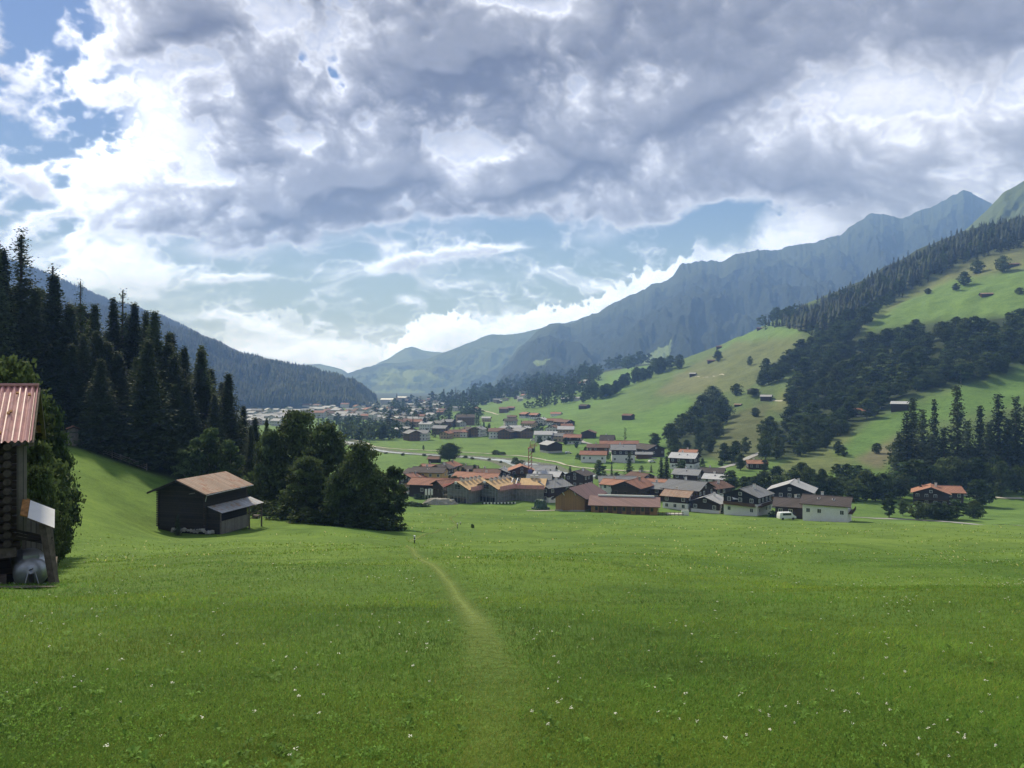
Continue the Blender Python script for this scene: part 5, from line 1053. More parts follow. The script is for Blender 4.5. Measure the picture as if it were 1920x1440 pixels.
HOUSES = [
 # label, px, py, W, L, h, rot, roof, low, up, options
 ('small house with orange red roof behind the conical tree', 807, 893, 9, 8, 3.5, 70, T_, WB, None, {}),
 ('orange chalet with red balcony, gable facing the camera', 842, 897, 8.5, 9, 5.6, -22, T_, 'plaster_yellow', WB, dict(split=.75, balcony=1)),
 ('yellow house with dark grey roof, the left of the village', 806, 912, 9, 14, 6.0, 78, D_, 'plaster_yellow', None, dict(sky=1)),
 ('dark roofed house joined behind the yellow house', 826, 903, 9, 10, 5.5, -20, D_, PW, WD, {}),
 ('small red roofed house at the far left of the village', 772, 915, 8, 8, 4.0, -30, T_, WD, None, {}),
 ('dark roofed house behind the small red roofed one', 783, 908, 9, 9, 4.5, 60, D_, WD, None, {}),
 ('pinkish house with a tiled lean-to beside the parked car', 781, 929, 7.5, 8, 4.4, -14, B_, 'plaster_pink', None, dict(win=1)),
 ('long barn with terracotta roof and dark walls behind the three flags', 815, 933, 10, 17, 4.6, 76, T_, WD, None, dict(win=1, cat='barn', name='barn', chimney=0)),
 ('dark gabled farmhouse with long red roof left of the scaffolding', 853, 938, 9.5, 14, 5.0, -58, T_, WD, None, dict(win=1, wst='d')),
 ('tan house with pale orange roof behind the round dark tree', 880, 914, 8.5, 11, 4.2, 68, O_, 'plaster_tan', WB, dict(split=.6, sky=0)),
 ('low grey brown house right of the single conical tree', 914, 903, 7.5, 11, 3.8, 84, B_, WB, None, {}),
 ('dark gabled house with pale grey roof edge behind the light tree', 941, 902, 8, 9, 3.8, -10, G_, WD, None, {}),
 ('orange red roof behind the first scaffolded house', 915, 915, 8, 9, 4.0, 74, O_, 'plaster_tan', None, {}),
 ('grey roofed shed behind the conical tree by the river meadow', 877, 893, 6, 9, 3.5, 86, D_, WD, None, {}),
 ('tan wooden chalet with pale roof edges behind the crane base', 977, 902, 11, 9, 4.8, 4, O_, 'plaster_tan', WB, dict(balcony=1, purlins=True)),
 ('grey flat roofed house between crane and river', 1016, 899, 12, 12, 3.6, 80, G_, WB, None, {}),
 ('brown walled house with light slate roof right of the crane', 1028, 913, 8.5, 11, 4.4, 70, S_, WB, None, {}),
 ('small light roofed house behind the slate roof right of the crane', 1012, 921, 9, 9, 4.6, 82, G_, WD, None, {}),
 ('dark gabled house with grey slate roof left of the big wooden barn', 1033, 943, 9.5, 11, 5.4, -50, G_, PW, WD, dict(split=.35)),
 ('dark roofed house peeking over the ridge of the big wooden barn', 1086, 916, 9, 9, 5.4, -30, D_, WD, None, {}),
 ('terracotta roofed house right behind the big wooden barn', 1155, 932, 8, 9, 4.6, 60, O_, PW, None, {}),
 ('long low grey roofed hall behind the wooden barn', 1168, 919, 9, 20, 3.6, 88, G_, 'stone_grey', WD, dict(chimney=0)),
 ('dark gabled farmhouse with mottled patchy terracotta roof', 1188, 941, 11.5, 15, 5.0, -33, T_, WD, None, dict(win=1, wst='d')),
 ('brown roofed house behind the mottled roof', 1200, 919, 9, 9, 5, 40, B_, WB, None, {}),
 ('small orange roofed house behind the slate roofs', 1232, 925, 7, 7, 4.0, 66, O_, WD, None, {}),
 ('light slate roofed house right of the mottled roof', 1236, 940, 8.5, 10, 4.6, 66, G_, WD, None, {}),
 ('large grey slate roofed farmhouse with a chimney hood', 1290, 951, 13, 14, 6.0, 52, G_, PW, WD, dict(split=.45, balcony=2)),
 ('rusty tin roofed house in front of the large slate farmhouse', 1273, 957, 8, 9, 4.6, 58, 'sheet_rust', PW, WD, {}),
 ('dark chalet with weathered grey roof beside the big spruces', 1290, 909, 10.5, 11, 4.4, 62, G_, PW, WD, dict(split=.3, sky=1, wst='w')),
 ('small white and dark house beside the riverside road', 1336, 902, 8, 10, 4.0, 70, D_, PW, WD, {}),
 ('light grey roofed house left of the tree row', 1343, 917, 8.5, 9, 4.2, 60, S_, PW, None, dict(sky=1)),
 ('white walled house with reddish brown roof left of the chalets', 1338, 941, 9.5, 10, 5.0, -52, B_, PW, WD, dict(split=.6, sky=1)),
 ('low dark log house with light grey roof and white base', 1330, 963, 10, 9, 3.4, -34, S_, PW, WD, dict(split=.3, win=1)),
 ('white chalet with dark wooden upper floor and a white awning', 1402, 968, 11.5, 12, 6.2, -40, G_, PW, 'wood_black', dict(split=.62, balcony=2, sky=1)),
 ('wide chalet with pale grey roof and dark gable behind the others', 1485, 957, 15, 14, 6.4, -27, S_, PW, 'wood_black', dict(split=.42, balcony=1)),
 ('white house with long dark brown roof and carved balcony at its end', 1551, 978, 10, 12.5, 4.6, 60, D_, PW, None, dict(win=1, sky=2, balcony=1)),
 ('white farmhouse behind the parked van with dark brown hipped roof', 1503, 974, 10, 15, 3.4, 66, D_, WD, None, dict(win=1)),
 ('orange roofed dark chalet behind a hedge at the right', 1745, 950, 12.5, 12, 5.0, -28, O_, WD, None, dict(balcony=1, purlins=True)),
 ('orange roofed wing behind the orange roofed dark chalet', 1765, 948, 10, 13, 5.2, 78, O_, WD, None, dict(chimney=1)),
 # across the river
 ('white house with red brown roof on the far river bank', 1113, 868, 9, 14, 4.6, 80, T_, PW, None, dict(win=1)),
 ('brown roofed house behind the white house on the far bank', 1122, 853, 9, 13, 4.6, 80, B_, WB, None, {}),
 ('tall white house with grey roof, back of the slope foot', 1168, 868, 13, 13, 7.5, 84, G_, PW, WD, dict(split=.6, sky=1)),
 ('large dark brown barn at the foot of the slope', 1215, 857, 13, 16, 4.6, 28, D_, WD, None, dict(cat='barn', name='barn', win=1, chimney=0)),
 ('small grey roofed shed in front of the large brown barn', 1207, 860, 5.5, 9, 2.6, 84, G_, WB, None, dict(cat='shed', name='shed', win=0, chimney=0)),
 ('white house with grey roof and skylights, red roof behind it', 1284, 881, 12, 13, 6.0, 62, S_, PW, WD, dict(split=.5, sky=2)),
 ('small red roofed house behind the white skylight house', 1292, 868, 9, 9, 5.4, 62, O_, PW, None, {}),
 ('small hut with brick red roof between two egg shaped trees', 1418, 880, 7, 9, 3.0, 82, O_, WD, None, dict(win=1)),
 ('dark steep roofed house at the slope foot', 1139, 836, 9, 9, 4.2, 76, D_, WD, None, dict(pitch=34, win=1)),
 ('house with pale red roof at the village top', 1146, 845, 9, 14, 4.4, 84, T_, PW, WB, {}),
 ('long pale red roofed house beside the slim poplar', 1176, 843, 9, 14, 4.0, 84, T_, WB, None, {}),
 ('dark brown gabled barn at the end of the lane', 1104, 822, 11, 11, 4.4, -14, B_, WD, None, dict(cat='barn', name='barn', win=0, chimney=0)),
 ('brown roofed house beside the grey road', 1074, 833, 10, 12, 5.0, 80, T_, PW, WD, dict(balcony=2)),
 ('dark barn with light grey roof across the river', 1033, 850, 10.5, 12, 5.4, 24, S_, 'concrete', WD, dict(split=.25, cat='barn', name='barn', win=0, chimney=0)),
 ('brown roofed house near the village road junction', 1023, 828, 10, 12, 4.4, 80, B_, PW, WB, {}),
 ('light roofed house by the lane left of the junction', 1060, 815, 9, 11, 4.2, 76, G_, PW, None, {}),
 ('dark hut with pinkish roof beside the lone round tree', 815, 868, 5.4, 6, 2.3, 78, B_, WD, None, dict(cat='hut', name='hut', win=0, chimney=0)),
 ('large barn with a red and a grey roof under the green slope', 1058, 800, 12, 18, 4.4, 40, B_, WD, None, dict(cat='barn', name='barn', win=1, chimney=0)),
 ('red roofed house joined to the large barn under the slope', 1040, 797, 10, 15, 4.6, 76, T_, PW, WB, {}),
 ('orange roofed shed on the lane below the fir trees', 1043, 780, 9, 12, 2.8, 70, O_, PW, None, dict(win=0)),
 ('chalet with orange roof and white base on the terrace lane', 986, 784, 12, 12, 5.0, 40, O_, PW, WD, dict(balcony=1)),
 ('second chalet with orange roof half hidden by a round tree', 1003, 786, 11, 10, 5.0, 60, O_, PW, WD, {}),
]
for (lab, px, py, W, L, h, rot, roof, low, up, kw) in HOUSES: house(lab, px, py, W, L, h, rot, roof, low, up, **kw)
# huts on the slope
HUTS = [
 ('lone brown hut with rusty roof in the upper right field', 1849, 557, 6.5, 10, 3.0, 78, 'sheet_rust', {}), ('hut with a pale roof on the green crest meadow', 1505, 609, 6, 9, 3.0, 86, 'slate_light', {}),
 ('long low hut on the spur crest near the row of trees', 1426, 618, 6, 11, 2.6, 80, 'tile_brown', {}), ('hut without visible roof on the upper spur', 1348, 654, 6, 8, 3.6, 80, 'tile_brown', {}),
 ('flat hut beside the tree in the middle of the spur', 1333, 680, 6, 9, 2.8, 82, 'tile_brown', {}), ('hut with pale roof on the tan mown patch', 1299, 706, 6, 7, 3.2, 66, 'slate_light', {}),
 ('hut with a white roof and a lean-to on the small green field', 1437, 752, 7, 8, 3.4, 62, 'slate_light', {}), ('dark round-topped hut under the olive strip', 1412, 739, 6, 7, 3.0, 24, 'tile_dark', {}),
 ('tiny rust coloured shed on the small green field', 1384, 763, 3, 5, 1.8, 50, 'sheet_rust', {}), ('brown hut on the lower right meadow with red tin roof and white base', 1616, 782, 7, 8, 3.6, 60, 'tile_terracotta', dict(low='plaster_white', up='wood_dark', split=.25)),
 ('brown hut with a pale grey roof beside the right conifers', 1688, 772, 7.5, 9, 4.4, 56, 'slate_light', {}), ('brown barn at the right edge just below the ridge forest', 1897, 502, 9, 13, 4.0, 60, 'tile_brown', {}),
 ('lone brown hut with reddish roof on the lower green slope', 1178, 788, 7, 9, 4.0, 50, 'tile_brown', {}), ('pale roofed shed on the terrace behind the row of round trees', 1062, 752, 9, 13, 3.0, 84, 'slate_light', {}), ('white fronted shed at the end of the farm lane', 1084, 751, 8, 12, 3.0, 84, 'slate_light', dict(low='plaster_white')),
 ('dark hut beside two small firs on the terrace edge', 1096, 767, 9, 10, 3.4, 50, 'tile_dark', {})]
for lab, px, py, W, L, h, rot, roof, kw in HUTS:
    W, L, h = W * 1.15, L * 1.15, h * 1.2
    k = dict(low='wood_dark', up=None, split=.5); k.update(kw)
    house(lab, px, py, W, L, h, rot, roof, k['low'], k['up'], split=k['split'], win=0, chimney=0, over=.7, name='hut', cat='hut', ymin=380)
# ---- the distant town: small houses as simple objects with walls and roof
FW = ['far_white', 'far_white', 'far_white', 'far_tan', 'far_brown']; FR = ['slate_light', 'slate_grey', 'slate_grey', 'tile_brown', 'tile_terracotta', 'slate_light', 'tile_dark']
DESC = {'slate_light': 'pale grey', 'slate_grey': 'slate grey', 'tile_brown': 'brown', 'tile_terracotta': 'red', 'tile_dark': 'dark'}
_fh = {}
def far_house(px, py, roof, wallm, size, rot, where, ymin, label=None, high=1.0):
    key = (roof, wallm, size)
    if key not in _fh:
        W, L, h = {0: (8, 10, 4.6), 1: (11, 13, 6.0), 2: (14, 20, 9.0), 3: (12, 16, 6.5)}[size]; p = 22; hw, hl = W / 2, L / 2; rise = hw * math.tan(R(p))
        b = MB(); b.add([(-hw, -hl, -3), (hw, -hl, -3), (hw, hl, -3), (-hw, hl, -3), (-hw, -hl, h), (hw, -hl, h), (hw, hl, h), (-hw, hl, h), (0, -hl, h + rise), (0, hl, h + rise)],
              [(0, 1, 5, 8, 4), (2, 3, 7, 9, 6), (1, 2, 6, 5), (3, 0, 4, 7)], wallm); w = b.mesh('wall')
        b = MB()
        for s in (-1, 1): b.slab([(0, -hl - .9, h + rise + .3), (s * (hw + .9), -hl - .9, h - .1), (s * (hw + .9), hl + .9, h - .1), (0, hl + .9, h + rise + .3)], .3, roof, 'wood_dark')
        b.box((hw * .3, hl * .3, h + rise + .4), (.8, .8, 1.4), 'stone_grey')
        _fh[key] = (w, b.mesh('roof'))
    x, y, z = ground_at(px, py, ymin); o = empty('house', (x, y + 4, z), R(rot))
    link('wall', _fh[key][0], o); link('roof', _fh[key][1], o)
    wn = {'far_white': 'white', 'far_tan': 'tan', 'far_brown': 'brown'}[wallm]
    tag(o, label or f'{wn} walled house with {DESC[roof]} roof {where}', 'house', f'{wn} houses with {DESC[roof]} roofs {where}')
    return o
FRONT = [(748, 820, S_, 'far_white', 1), (772, 826, G_, 'far_brown', 1), (788, 826, G_, 'far_white', 1), (764, 818, G_, 'far_brown', 1), (836, 823, T_, 'far_tan', 0), (853, 820, B_, 'far_tan', 0), (866, 820, T_, 'far_white', 0), (880, 819, D_, 'far_brown', 1), (897, 818, G_, 'far_white', 1),
         (932, 822, B_, 'far_white', 1), (950, 823, D_, 'far_brown', 1), (948, 812, G_, 'far_white', 0), (966, 811, S_, 'far_tan', 0), (979, 822, G_, 'far_brown', 3), (985, 812, S_, 'far_white', 0), (826, 815, G_, 'far_brown', 1), (800, 806, S_, 'far_white', 1), (822, 804, G_, 'far_brown', 1), (840, 801, G_, 'far_brown', 1),
         (872, 797, D_, 'far_brown', 2), (912, 791, S_, 'far_tan', 0), (957, 800, D_, 'far_white', 1), (960, 789, B_, 'far_tan', 0), (813, 774, S_, 'far_white', 1), (856, 771, G_, 'far_white', 1), (878, 775, G_, 'far_brown', 3), (893, 773, B_, 'far_tan', 1), (945, 774, B_, 'far_brown', 1), (958, 770, T_, 'far_brown', 0),
         (915, 755, G_, 'far_white', 1), (932, 755, G_, 'far_tan', 1), (975, 752, S_, 'far_white', 0), (785, 775, G_, 'far_brown', 1), (772, 783, S_, 'far_white', 1), (825, 778, T_, 'far_brown', 0), (717, 790, S_, 'far_white', 1), (704, 782, S_, 'far_white', 1), (864, 800, G_, 'far_white', 0)]
for px, py, r_, w_, s_ in FRONT: far_house(px, py, r_, w_, s_, random.choice([80, 70, -20, 100, 30, 84]), 'in the near part of the distant town', 480)
def houses_in(poly, n, mind, where, ymin, sizes, walls=FW, roofs=FR):
    P = np.array(poly); a, b = P.min(0), P.max(0); placed = []; t = 0
    while len(placed) < n and t < 6000:
        t += 1; px = random.uniform(a[0], b[0]); py = random.uniform(a[1], b[1])
        if in_poly([px], [py], poly)[0] and all((px - q[0]) ** 2 + ((py - q[1]) * 2) ** 2 > mind ** 2 for q in placed): placed.append((px, py))
    for px, py in placed: far_house(px, py, random.choice(roofs), random.choice(walls), random.choice(sizes), random.choice([80, 70, -20, 100, 30, 84, 60]), where, ymin)
houses_in([(700, 764), (760, 752), (840, 752), (860, 765), (790, 800), (745, 805), (700, 795)], 56, 9, 'in the middle of the distant town', 480, [0, 1, 1, 3])
houses_in([(560, 768), (640, 760), (705, 758), (705, 792), (640, 790), (580, 782)], 44, 8, 'in the dense centre of the distant town', 900, [1, 3, 2], ['far_white', 'far_white', 'far_tan'], ['slate_light', 'slate_grey', 'slate_light', 'tile_brown', 'tile_terracotta'])
houses_in([(465, 775), (560, 768), (565, 798), (470, 800)], 30, 9, 'seen above the left conifers', 900, [2, 3, 1], ['far_white', 'far_white', 'far_tan'], ['slate_light', 'slate_light', 'slate_grey'])
houses_in([(860, 755), (960, 735), (1050, 715), (1110, 705), (1100, 725), (1040, 740), (960, 752), (900, 765)], 34, 13, 'on the hillside terrace of the town', 800, [0, 1], ['far_white', 'far_white', 'far_tan', 'far_brown'])
houses_in([(990, 800), (1005, 788), (1075, 806), (1095, 826), (1030, 836), (1000, 826)], 9, 13, 'at the foot of the green slope', 480, [0, 1], FW, ['slate_grey', 'tile_brown', 'tile_terracotta', 'slate_light'])
house('large pale roofed hall at the skyline left of the thin spire', 728, 757, 26, 40, 12, 84, 'paint_white', 'far_white', None, win=0, chimney=0, ymin=900, pitch=14)
house('second pale roofed hall at the skyline right of the thin spire', 754, 752, 24, 36, 12, 76, 'paint_white', 'far_tan', None, win=0, chimney=0, ymin=1000, pitch=14)
x, y, z = ground_at(744, 755, 1000); o = empty('church_tower', (x, y, z)); tag(o, 'thin dark church spire between two pale roofed halls', 'church tower'); s = y / F
b = MB(); b.box((0, 0, 4 * s), (3.2 * s, 3.2 * s, 12 * s), 'far_tan'); b.build('tower', o)
b = MB(); b.bar((0, 0, 9.8 * s), (0, 0, 19 * s), 3.2 * s, 'tile_dark', .1, n=8); b.build('spire', o)

# ---------------------------------------------------------------- big new barn with long wing (one farm building)
def big_barn():
    x, y, z = ground_at(1096, 959, 200); ang = R(20)
    root = empty('wooden_barn', (x, y, z), 0); tag(root, 'new golden brown wooden barn with maroon roof, its plain gable facing the meadow', 'barn')
    S = y / F  # metres per photo pixel here
    # gable from left corner A to right corner B
    A = Vector((-54 * S, 1.2, 0)); Bp = Vector((0, 0, 0)); u = (Bp - A).normalized(); v = Vector((-u.y, u.x, 0)); v = Matrix.Rotation(R(-24), 3, 'Z') @ v; W = (Bp - A).length; L = 15.0; h = 26 * S; ri = 17 * S
    mid = (A + Bp) / 2
    def P(a, d, zz): return A + u * a + v * d + Vector((0, 0, zz))
    b = MB(); b.add([P(0, 0, -.2), P(W, 0, -.2), P(W, L, -.2), P(0, L, -.2), P(0, 0, h), P(W, 0, h), P(W, L, h), P(0, L, h), P(W / 2, 0, h + ri), P(W / 2, L, h + ri)],
        [(0, 1, 5, 8, 4), (2, 3, 7, 9, 6), (1, 2, 6, 5), (3, 0, 4, 7)], 'wood_new'); b.build('wall', root)
    b = MB(); b.add([P(-.15, -.15, -2), P(W + .15, -.15, -2), P(W + .15, L, -2), P(-.15, L, -2), P(-.15, -.15, .45), P(W + .15, -.15, .45), P(W + .15, L, .45), P(-.15, L, .45)], [(0, 1, 5, 4), (1, 2, 6, 5), (2, 3, 7, 6), (3, 0, 4, 7), (4, 5, 6, 7)], 'concrete'); b.build('plinth', root)
    k = ri / (W / 2); ov = 1.1; b = MB()
    b.slab([P(W / 2, -ov, h + ri + .25), P(-ov, -ov, h - ov * k + .25), P(-ov, L + ov, h - ov * k + .25), P(W / 2, L + ov, h + ri + .25)], .25, 'sheet_maroon', 'wood_dark')
    b.slab([P(W / 2, -ov, h + ri + .25), P(W + ov, -ov, h - ov * k + .25), P(W + ov, L + ov, h - ov * k + .25), P(W / 2, L + ov, h + ri + .25)], .25, 'sheet_maroon', 'wood_dark')
    rf = b.build('roof', root)
    for q in (.3, .7): b = MB(); b.bar(P(W * q, -ov, h + ri * .55), P(W * q, .2, h + ri * .2), .2, 'paint_white'); b.build('bracket', root)
    b = MB(); b.box(P(W / 2, -.06, h * .95), (W * .52, .1, .18), 'wood_brown'); b.build('door_rail', root)
    b = MB(); b.box(P(W / 2, -.09, h * .47 + .22), (W * .5, .1, h * .92), 'wood_new'); b.build('sliding_door', root)
    # long wing
    xw, yw, zw = ground_at(1108, 960, 200); xe, ye, ze = ground_at(1233, 966, 200)
    root2 = empty('stable_wing', (xw, yw, zw)); tag(root2, 'long low wooden stable with maroon roof and white ridge strip right of the big barn', 'stable')
    Bv = Vector((xe - xw, ye - yw, 0)); L2 = Bv.length; u = Bv.normalized(); v = Vector((-u.y, u.x, 0)); W2 = 9.0; h2 = 2.7; r2 = 2.0; dz = (ze - zw)
    def Q(a, d, zz): return u * a + v * d + Vector((0, 0, zz + dz * .5))
    b = MB(); b.add([Q(0, 0, -1.5), Q(L2, 0, -1.5), Q(L2, W2, -1.5), Q(0, W2, -1.5), Q(0, 0, h2), Q(L2, 0, h2), Q(L2, W2, h2), Q(0, W2, h2), Q(0, W2 / 2, h2 + r2), Q(L2, W2 / 2, h2 + r2)],
        [(0, 1, 5, 4), (1, 2, 6, 9, 5), (2, 3, 7, 6), (3, 0, 4, 8, 7)], 'wood_new'); b.build('wall', root2)
    b = MB(); o = .9; k = r2 / (W2 / 2)
    b.slab([Q(-o, W2 / 2, h2 + r2 + .2), Q(L2 + o, W2 / 2, h2 + r2 + .2), Q(L2 + o, -o, h2 - o * k + .2), Q(-o, -o, h2 - o * k + .2)], .2, 'sheet_maroon', 'wood_brown')
    b.slab([Q(-o, W2 / 2, h2 + r2 + .2), Q(L2 + o, W2 / 2, h2 + r2 + .2), Q(L2 + o, W2 + o, h2 - o * k + .2), Q(-o, W2 + o, h2 - o * k + .2)], .2, 'sheet_maroon', 'wood_brown')
    rf = b.build('roof', root2)
    b = MB(); b.bar(Q(2.0, W2 / 2, h2 + r2 + .42), Q(L2 - 1.0, W2 / 2, h2 + r2 + .42), .5, 'paint_white'); b.build('ridge_vent', rf)
    for j in range(7):
        a = (j + .6) / 7.2 * L2; b = MB(); c = Q(a, -.05, 1.45); b.box(c, (.9, .1, 1.1), 'glass_dark', math.atan2(u.y, u.x)); b.box(c + Vector((0, 0, -.68)), (1.1, .2, .1), 'wood_brown', math.atan2(u.y, u.x)); b.build('window', root2)
        if j < 6:
            a = (j + 1.1) / 7.2 * L2; b = MB(); b.box(Q(a, -.07, 1.05), (1.5, .1, 2.2), 'wood_brown', math.atan2(u.y, u.x)); b.build('door', root2)
    b = MB(); b.box(Q(L2 + .06, W2 * .35, 1.4), (.1, 1.1, 1.3), 'glass_dark', math.atan2(u.y, u.x)); b.build('window', root2)
    b = MB(); b.bar(Q(L2 + .3, .4, .2), Q(L2 + .3, W2 * .75, 1.9), .16, 'wood_brown'); b.bar(Q(L2 + .3, .4, 1.0), Q(L2 + .3, W2 * .75, 2.7), .1, 'wood_brown'); b.build('stair_rail', root2)
    x, y, z = ground_at(1286, 967, 200); o = empty('ramp_wall', (x, y, z)); tag(o, 'white concrete ramp wall beyond the right end of the stable', 'wall')
    b = MB(); b.box((0, 1, .4), (2.4, .3, 2.6), 'plaster_white'); b.build('wall_panel', o); b = MB(); b.box((-3.2, 2, .1), (5.5, 3.4, .5), 'concrete'); b.build('ramp_slab', o)
    x, y, z = ground_at(1258, 967, 200); o = empty('paddock_fence', (x, y, z)); tag(o, 'low brown rail fence before the white ramp wall', 'fence')
    for j in range(7): b = MB(); b.box((-4 + j * 1.3, 0, .45), (.12, .12, 1.5), 'wood_brown'); b.build('post', o)
    for zz in (.5, 1.0): b = MB(); b.box((-.1, -.1, zz), (8.2, .06, .12), 'wood_brown'); b.build('rail', o)
big_barn()

# ---------------------------------------------------------------- building site
def site_house(label, px, py, W, L, h, rot, ridge_sky):
    cx, cy_, z = place_house(px, py, W, L, rot); root = empty('house_under_construction', (cx, cy_, z), R(rot)); tag(root, label, 'building site', 'gabled shells behind scaffolding')
    hw, hl = W / 2, L / 2; p = 24; rise = hw * math.tan(R(p)); b = MB()
    b.add([(-hw, -hl, -2), (hw, -hl, -2), (hw, hl, -2), (-hw, hl, -2), (-hw, -hl, h), (hw, -hl, h), (hw, hl, h), (-hw, hl, h), (0, -hl, h + rise), (0, hl, h + rise)],
          [(0, 1, 5, 8, 4), (2, 3, 7, 9, 6), (1, 2, 6, 5), (3, 0, 4, 7)], 'net_grey'); b.build('wall', root)
    b = MB(); o = .9
    for s in (-1, 1): b.slab([(0, -hl - o, h + rise + .3), (s * (hw + o), -hl - o, h - o * .44 + .3), (s * (hw + o), hl + o, h - o * .44 + .3), (0, hl + o, h + rise + .3)], .25, 'sheathing', 'wood_dark')
    rf = b.build('roof', root)
    for k in range(5):
        b = MB(); u = -hl + (k + .8) * L / 5.4; b.box((.7, u, h + rise + .55), (1.3, 1.0, .9), 'sheet_silver', 0, 0, R(p)); b.box((.9, u, h + rise + .95), (1.0, .8, .16), 'black_iron', 0, 0, R(p)); b.build('roof_dormer', rf)
    # scaffold with pink netting along the eaves
    for s in (-1, 1):
        b = MB(); b.box((s * (hw + 1.5), 0, h + .2), (.06, L + 1, 1.5), 'net_pink'); b.build('safety_net', root)
    for s in (-1, 1):
        b = MB(); X = s * (hw + 1.5); n = 6
        for j in range(n + 1): b.bar((X, -hl - .5 + j * (L + 1) / n, -1.5), (X, -hl - .5 + j * (L + 1) / n, h + 1), .07, 'steel')
        for zz in (.2, 2.1, 4.0): b.box((X - s * .35, 0, zz), (.6, L + 1, .07), 'fence_wood')
        b.build('scaffold', root)
    b = MB(); Yy = -hl - 1.2; n = 7
    for j in range(n + 1): x_ = -hw + j * W / n; b.bar((x_, Yy, -1.5), (x_, Yy, h + rise * (1 - abs(x_) / hw) * .9 + .3), .07, 'steel')
    for zz in (1.9, 3.8, 5.4): b.box((0, Yy + .3, zz), (W * (1 if zz < h else .5), .6, .08), 'fence_wood'); b.bar((-hw * (1 if zz < h else .5), Yy, zz + 1), (hw * (1 if zz < h else .5), Yy, zz + 1), .06, 'steel')
    b.build('scaffold', root)
    for j in range(4):
        b = MB(); b.box((-hw * .55 + j * W * .19, -hl - .06, 1.0), (1.5, .1, 2.0), 'glass_dark'); b.build('opening', root)
    b = MB(); b.box((0, -hl - .07, h + .5), (2.2, .1, 1.5), 'glass_dark'); b.build('opening', root)
    b = MB(); b.box((0, -hl - 1.1, h + rise - .1), (.8, .5, .8), 'paint_white'); b.build('gable_cap', root)
    return root
site_house('left scaffolded house shell with bare yellow roof boards and pink netting', 880, 944, 10, 13, 5.0, -36, 1)
site_house('middle scaffolded house shell with bare yellow roof boards and pink netting', 934, 943, 10, 14, 5.0, -36, 1)
def third_site():
    cx, cy_, z = place_house(990, 940, 9, 14, 80); root = empty('house_under_construction', (cx, cy_, z), R(80)); tag(root, 'right house shell with a bare yellow roof and striped unfinished rafters below the crane', 'building site')
    W, L, h = 10, 13, 5.2; hw, hl = W / 2, L / 2; rise = 2.2; b = MB()
    b.add([(-hw, -hl, -2), (hw, -hl, -2), (hw, hl, -2), (-hw, hl, -2), (-hw, -hl, h), (hw, -hl, h), (hw, hl, h), (-hw, hl, h), (0, -hl, h + rise), (0, hl, h + rise)], [(0, 1, 5, 8, 4), (2, 3, 7, 9, 6), (1, 2, 6, 5), (3, 0, 4, 7)], 'net_grey'); b.build('wall', root)
    b = MB()
    for s in (-1, 1): b.slab([(0, -hl - .6, h + rise + .3), (s * (hw + .8), -hl - .6, h - .1), (s * (hw + .8), hl * .4, h - .1), (0, hl * .4, h + rise + .3)], .25, 'sheathing', 'wood_dark')
    b.build('roof', root)
    for k in range(7):
        b = MB(); u = hl * .45 + k * .9
        for s in (-1, 1): b.bar((0, u, h + rise + .2), (s * (hw + .8), u, h), .3, 'paint_white' if k % 2 else 'black_iron')
        b.build('rafter', root)
    b = MB(); b.box((-(hw + 1.3), 0, h + .1), (.06, L + 1, 1.4), 'net_pink'); b.build('safety_net', root)
    b = MB()
    for j in range(7): b.bar((-(hw + 1.3), -hl + j * L / 6, -1.5), (-(hw + 1.3), -hl + j * L / 6, h + .8), .07, 'steel')
    b.box((-(hw + 1), 0, 2.2), (.6, L, .07), 'fence_wood'); b.build('scaffold', root)
    for k in range(2):
        b = MB(); b.box((0, -hl * .5 + k * 1.8, h + rise + .9), (1.1, 1.1, 1.1), 'sheet_silver'); b.build('roof_vent', root)
third_site()
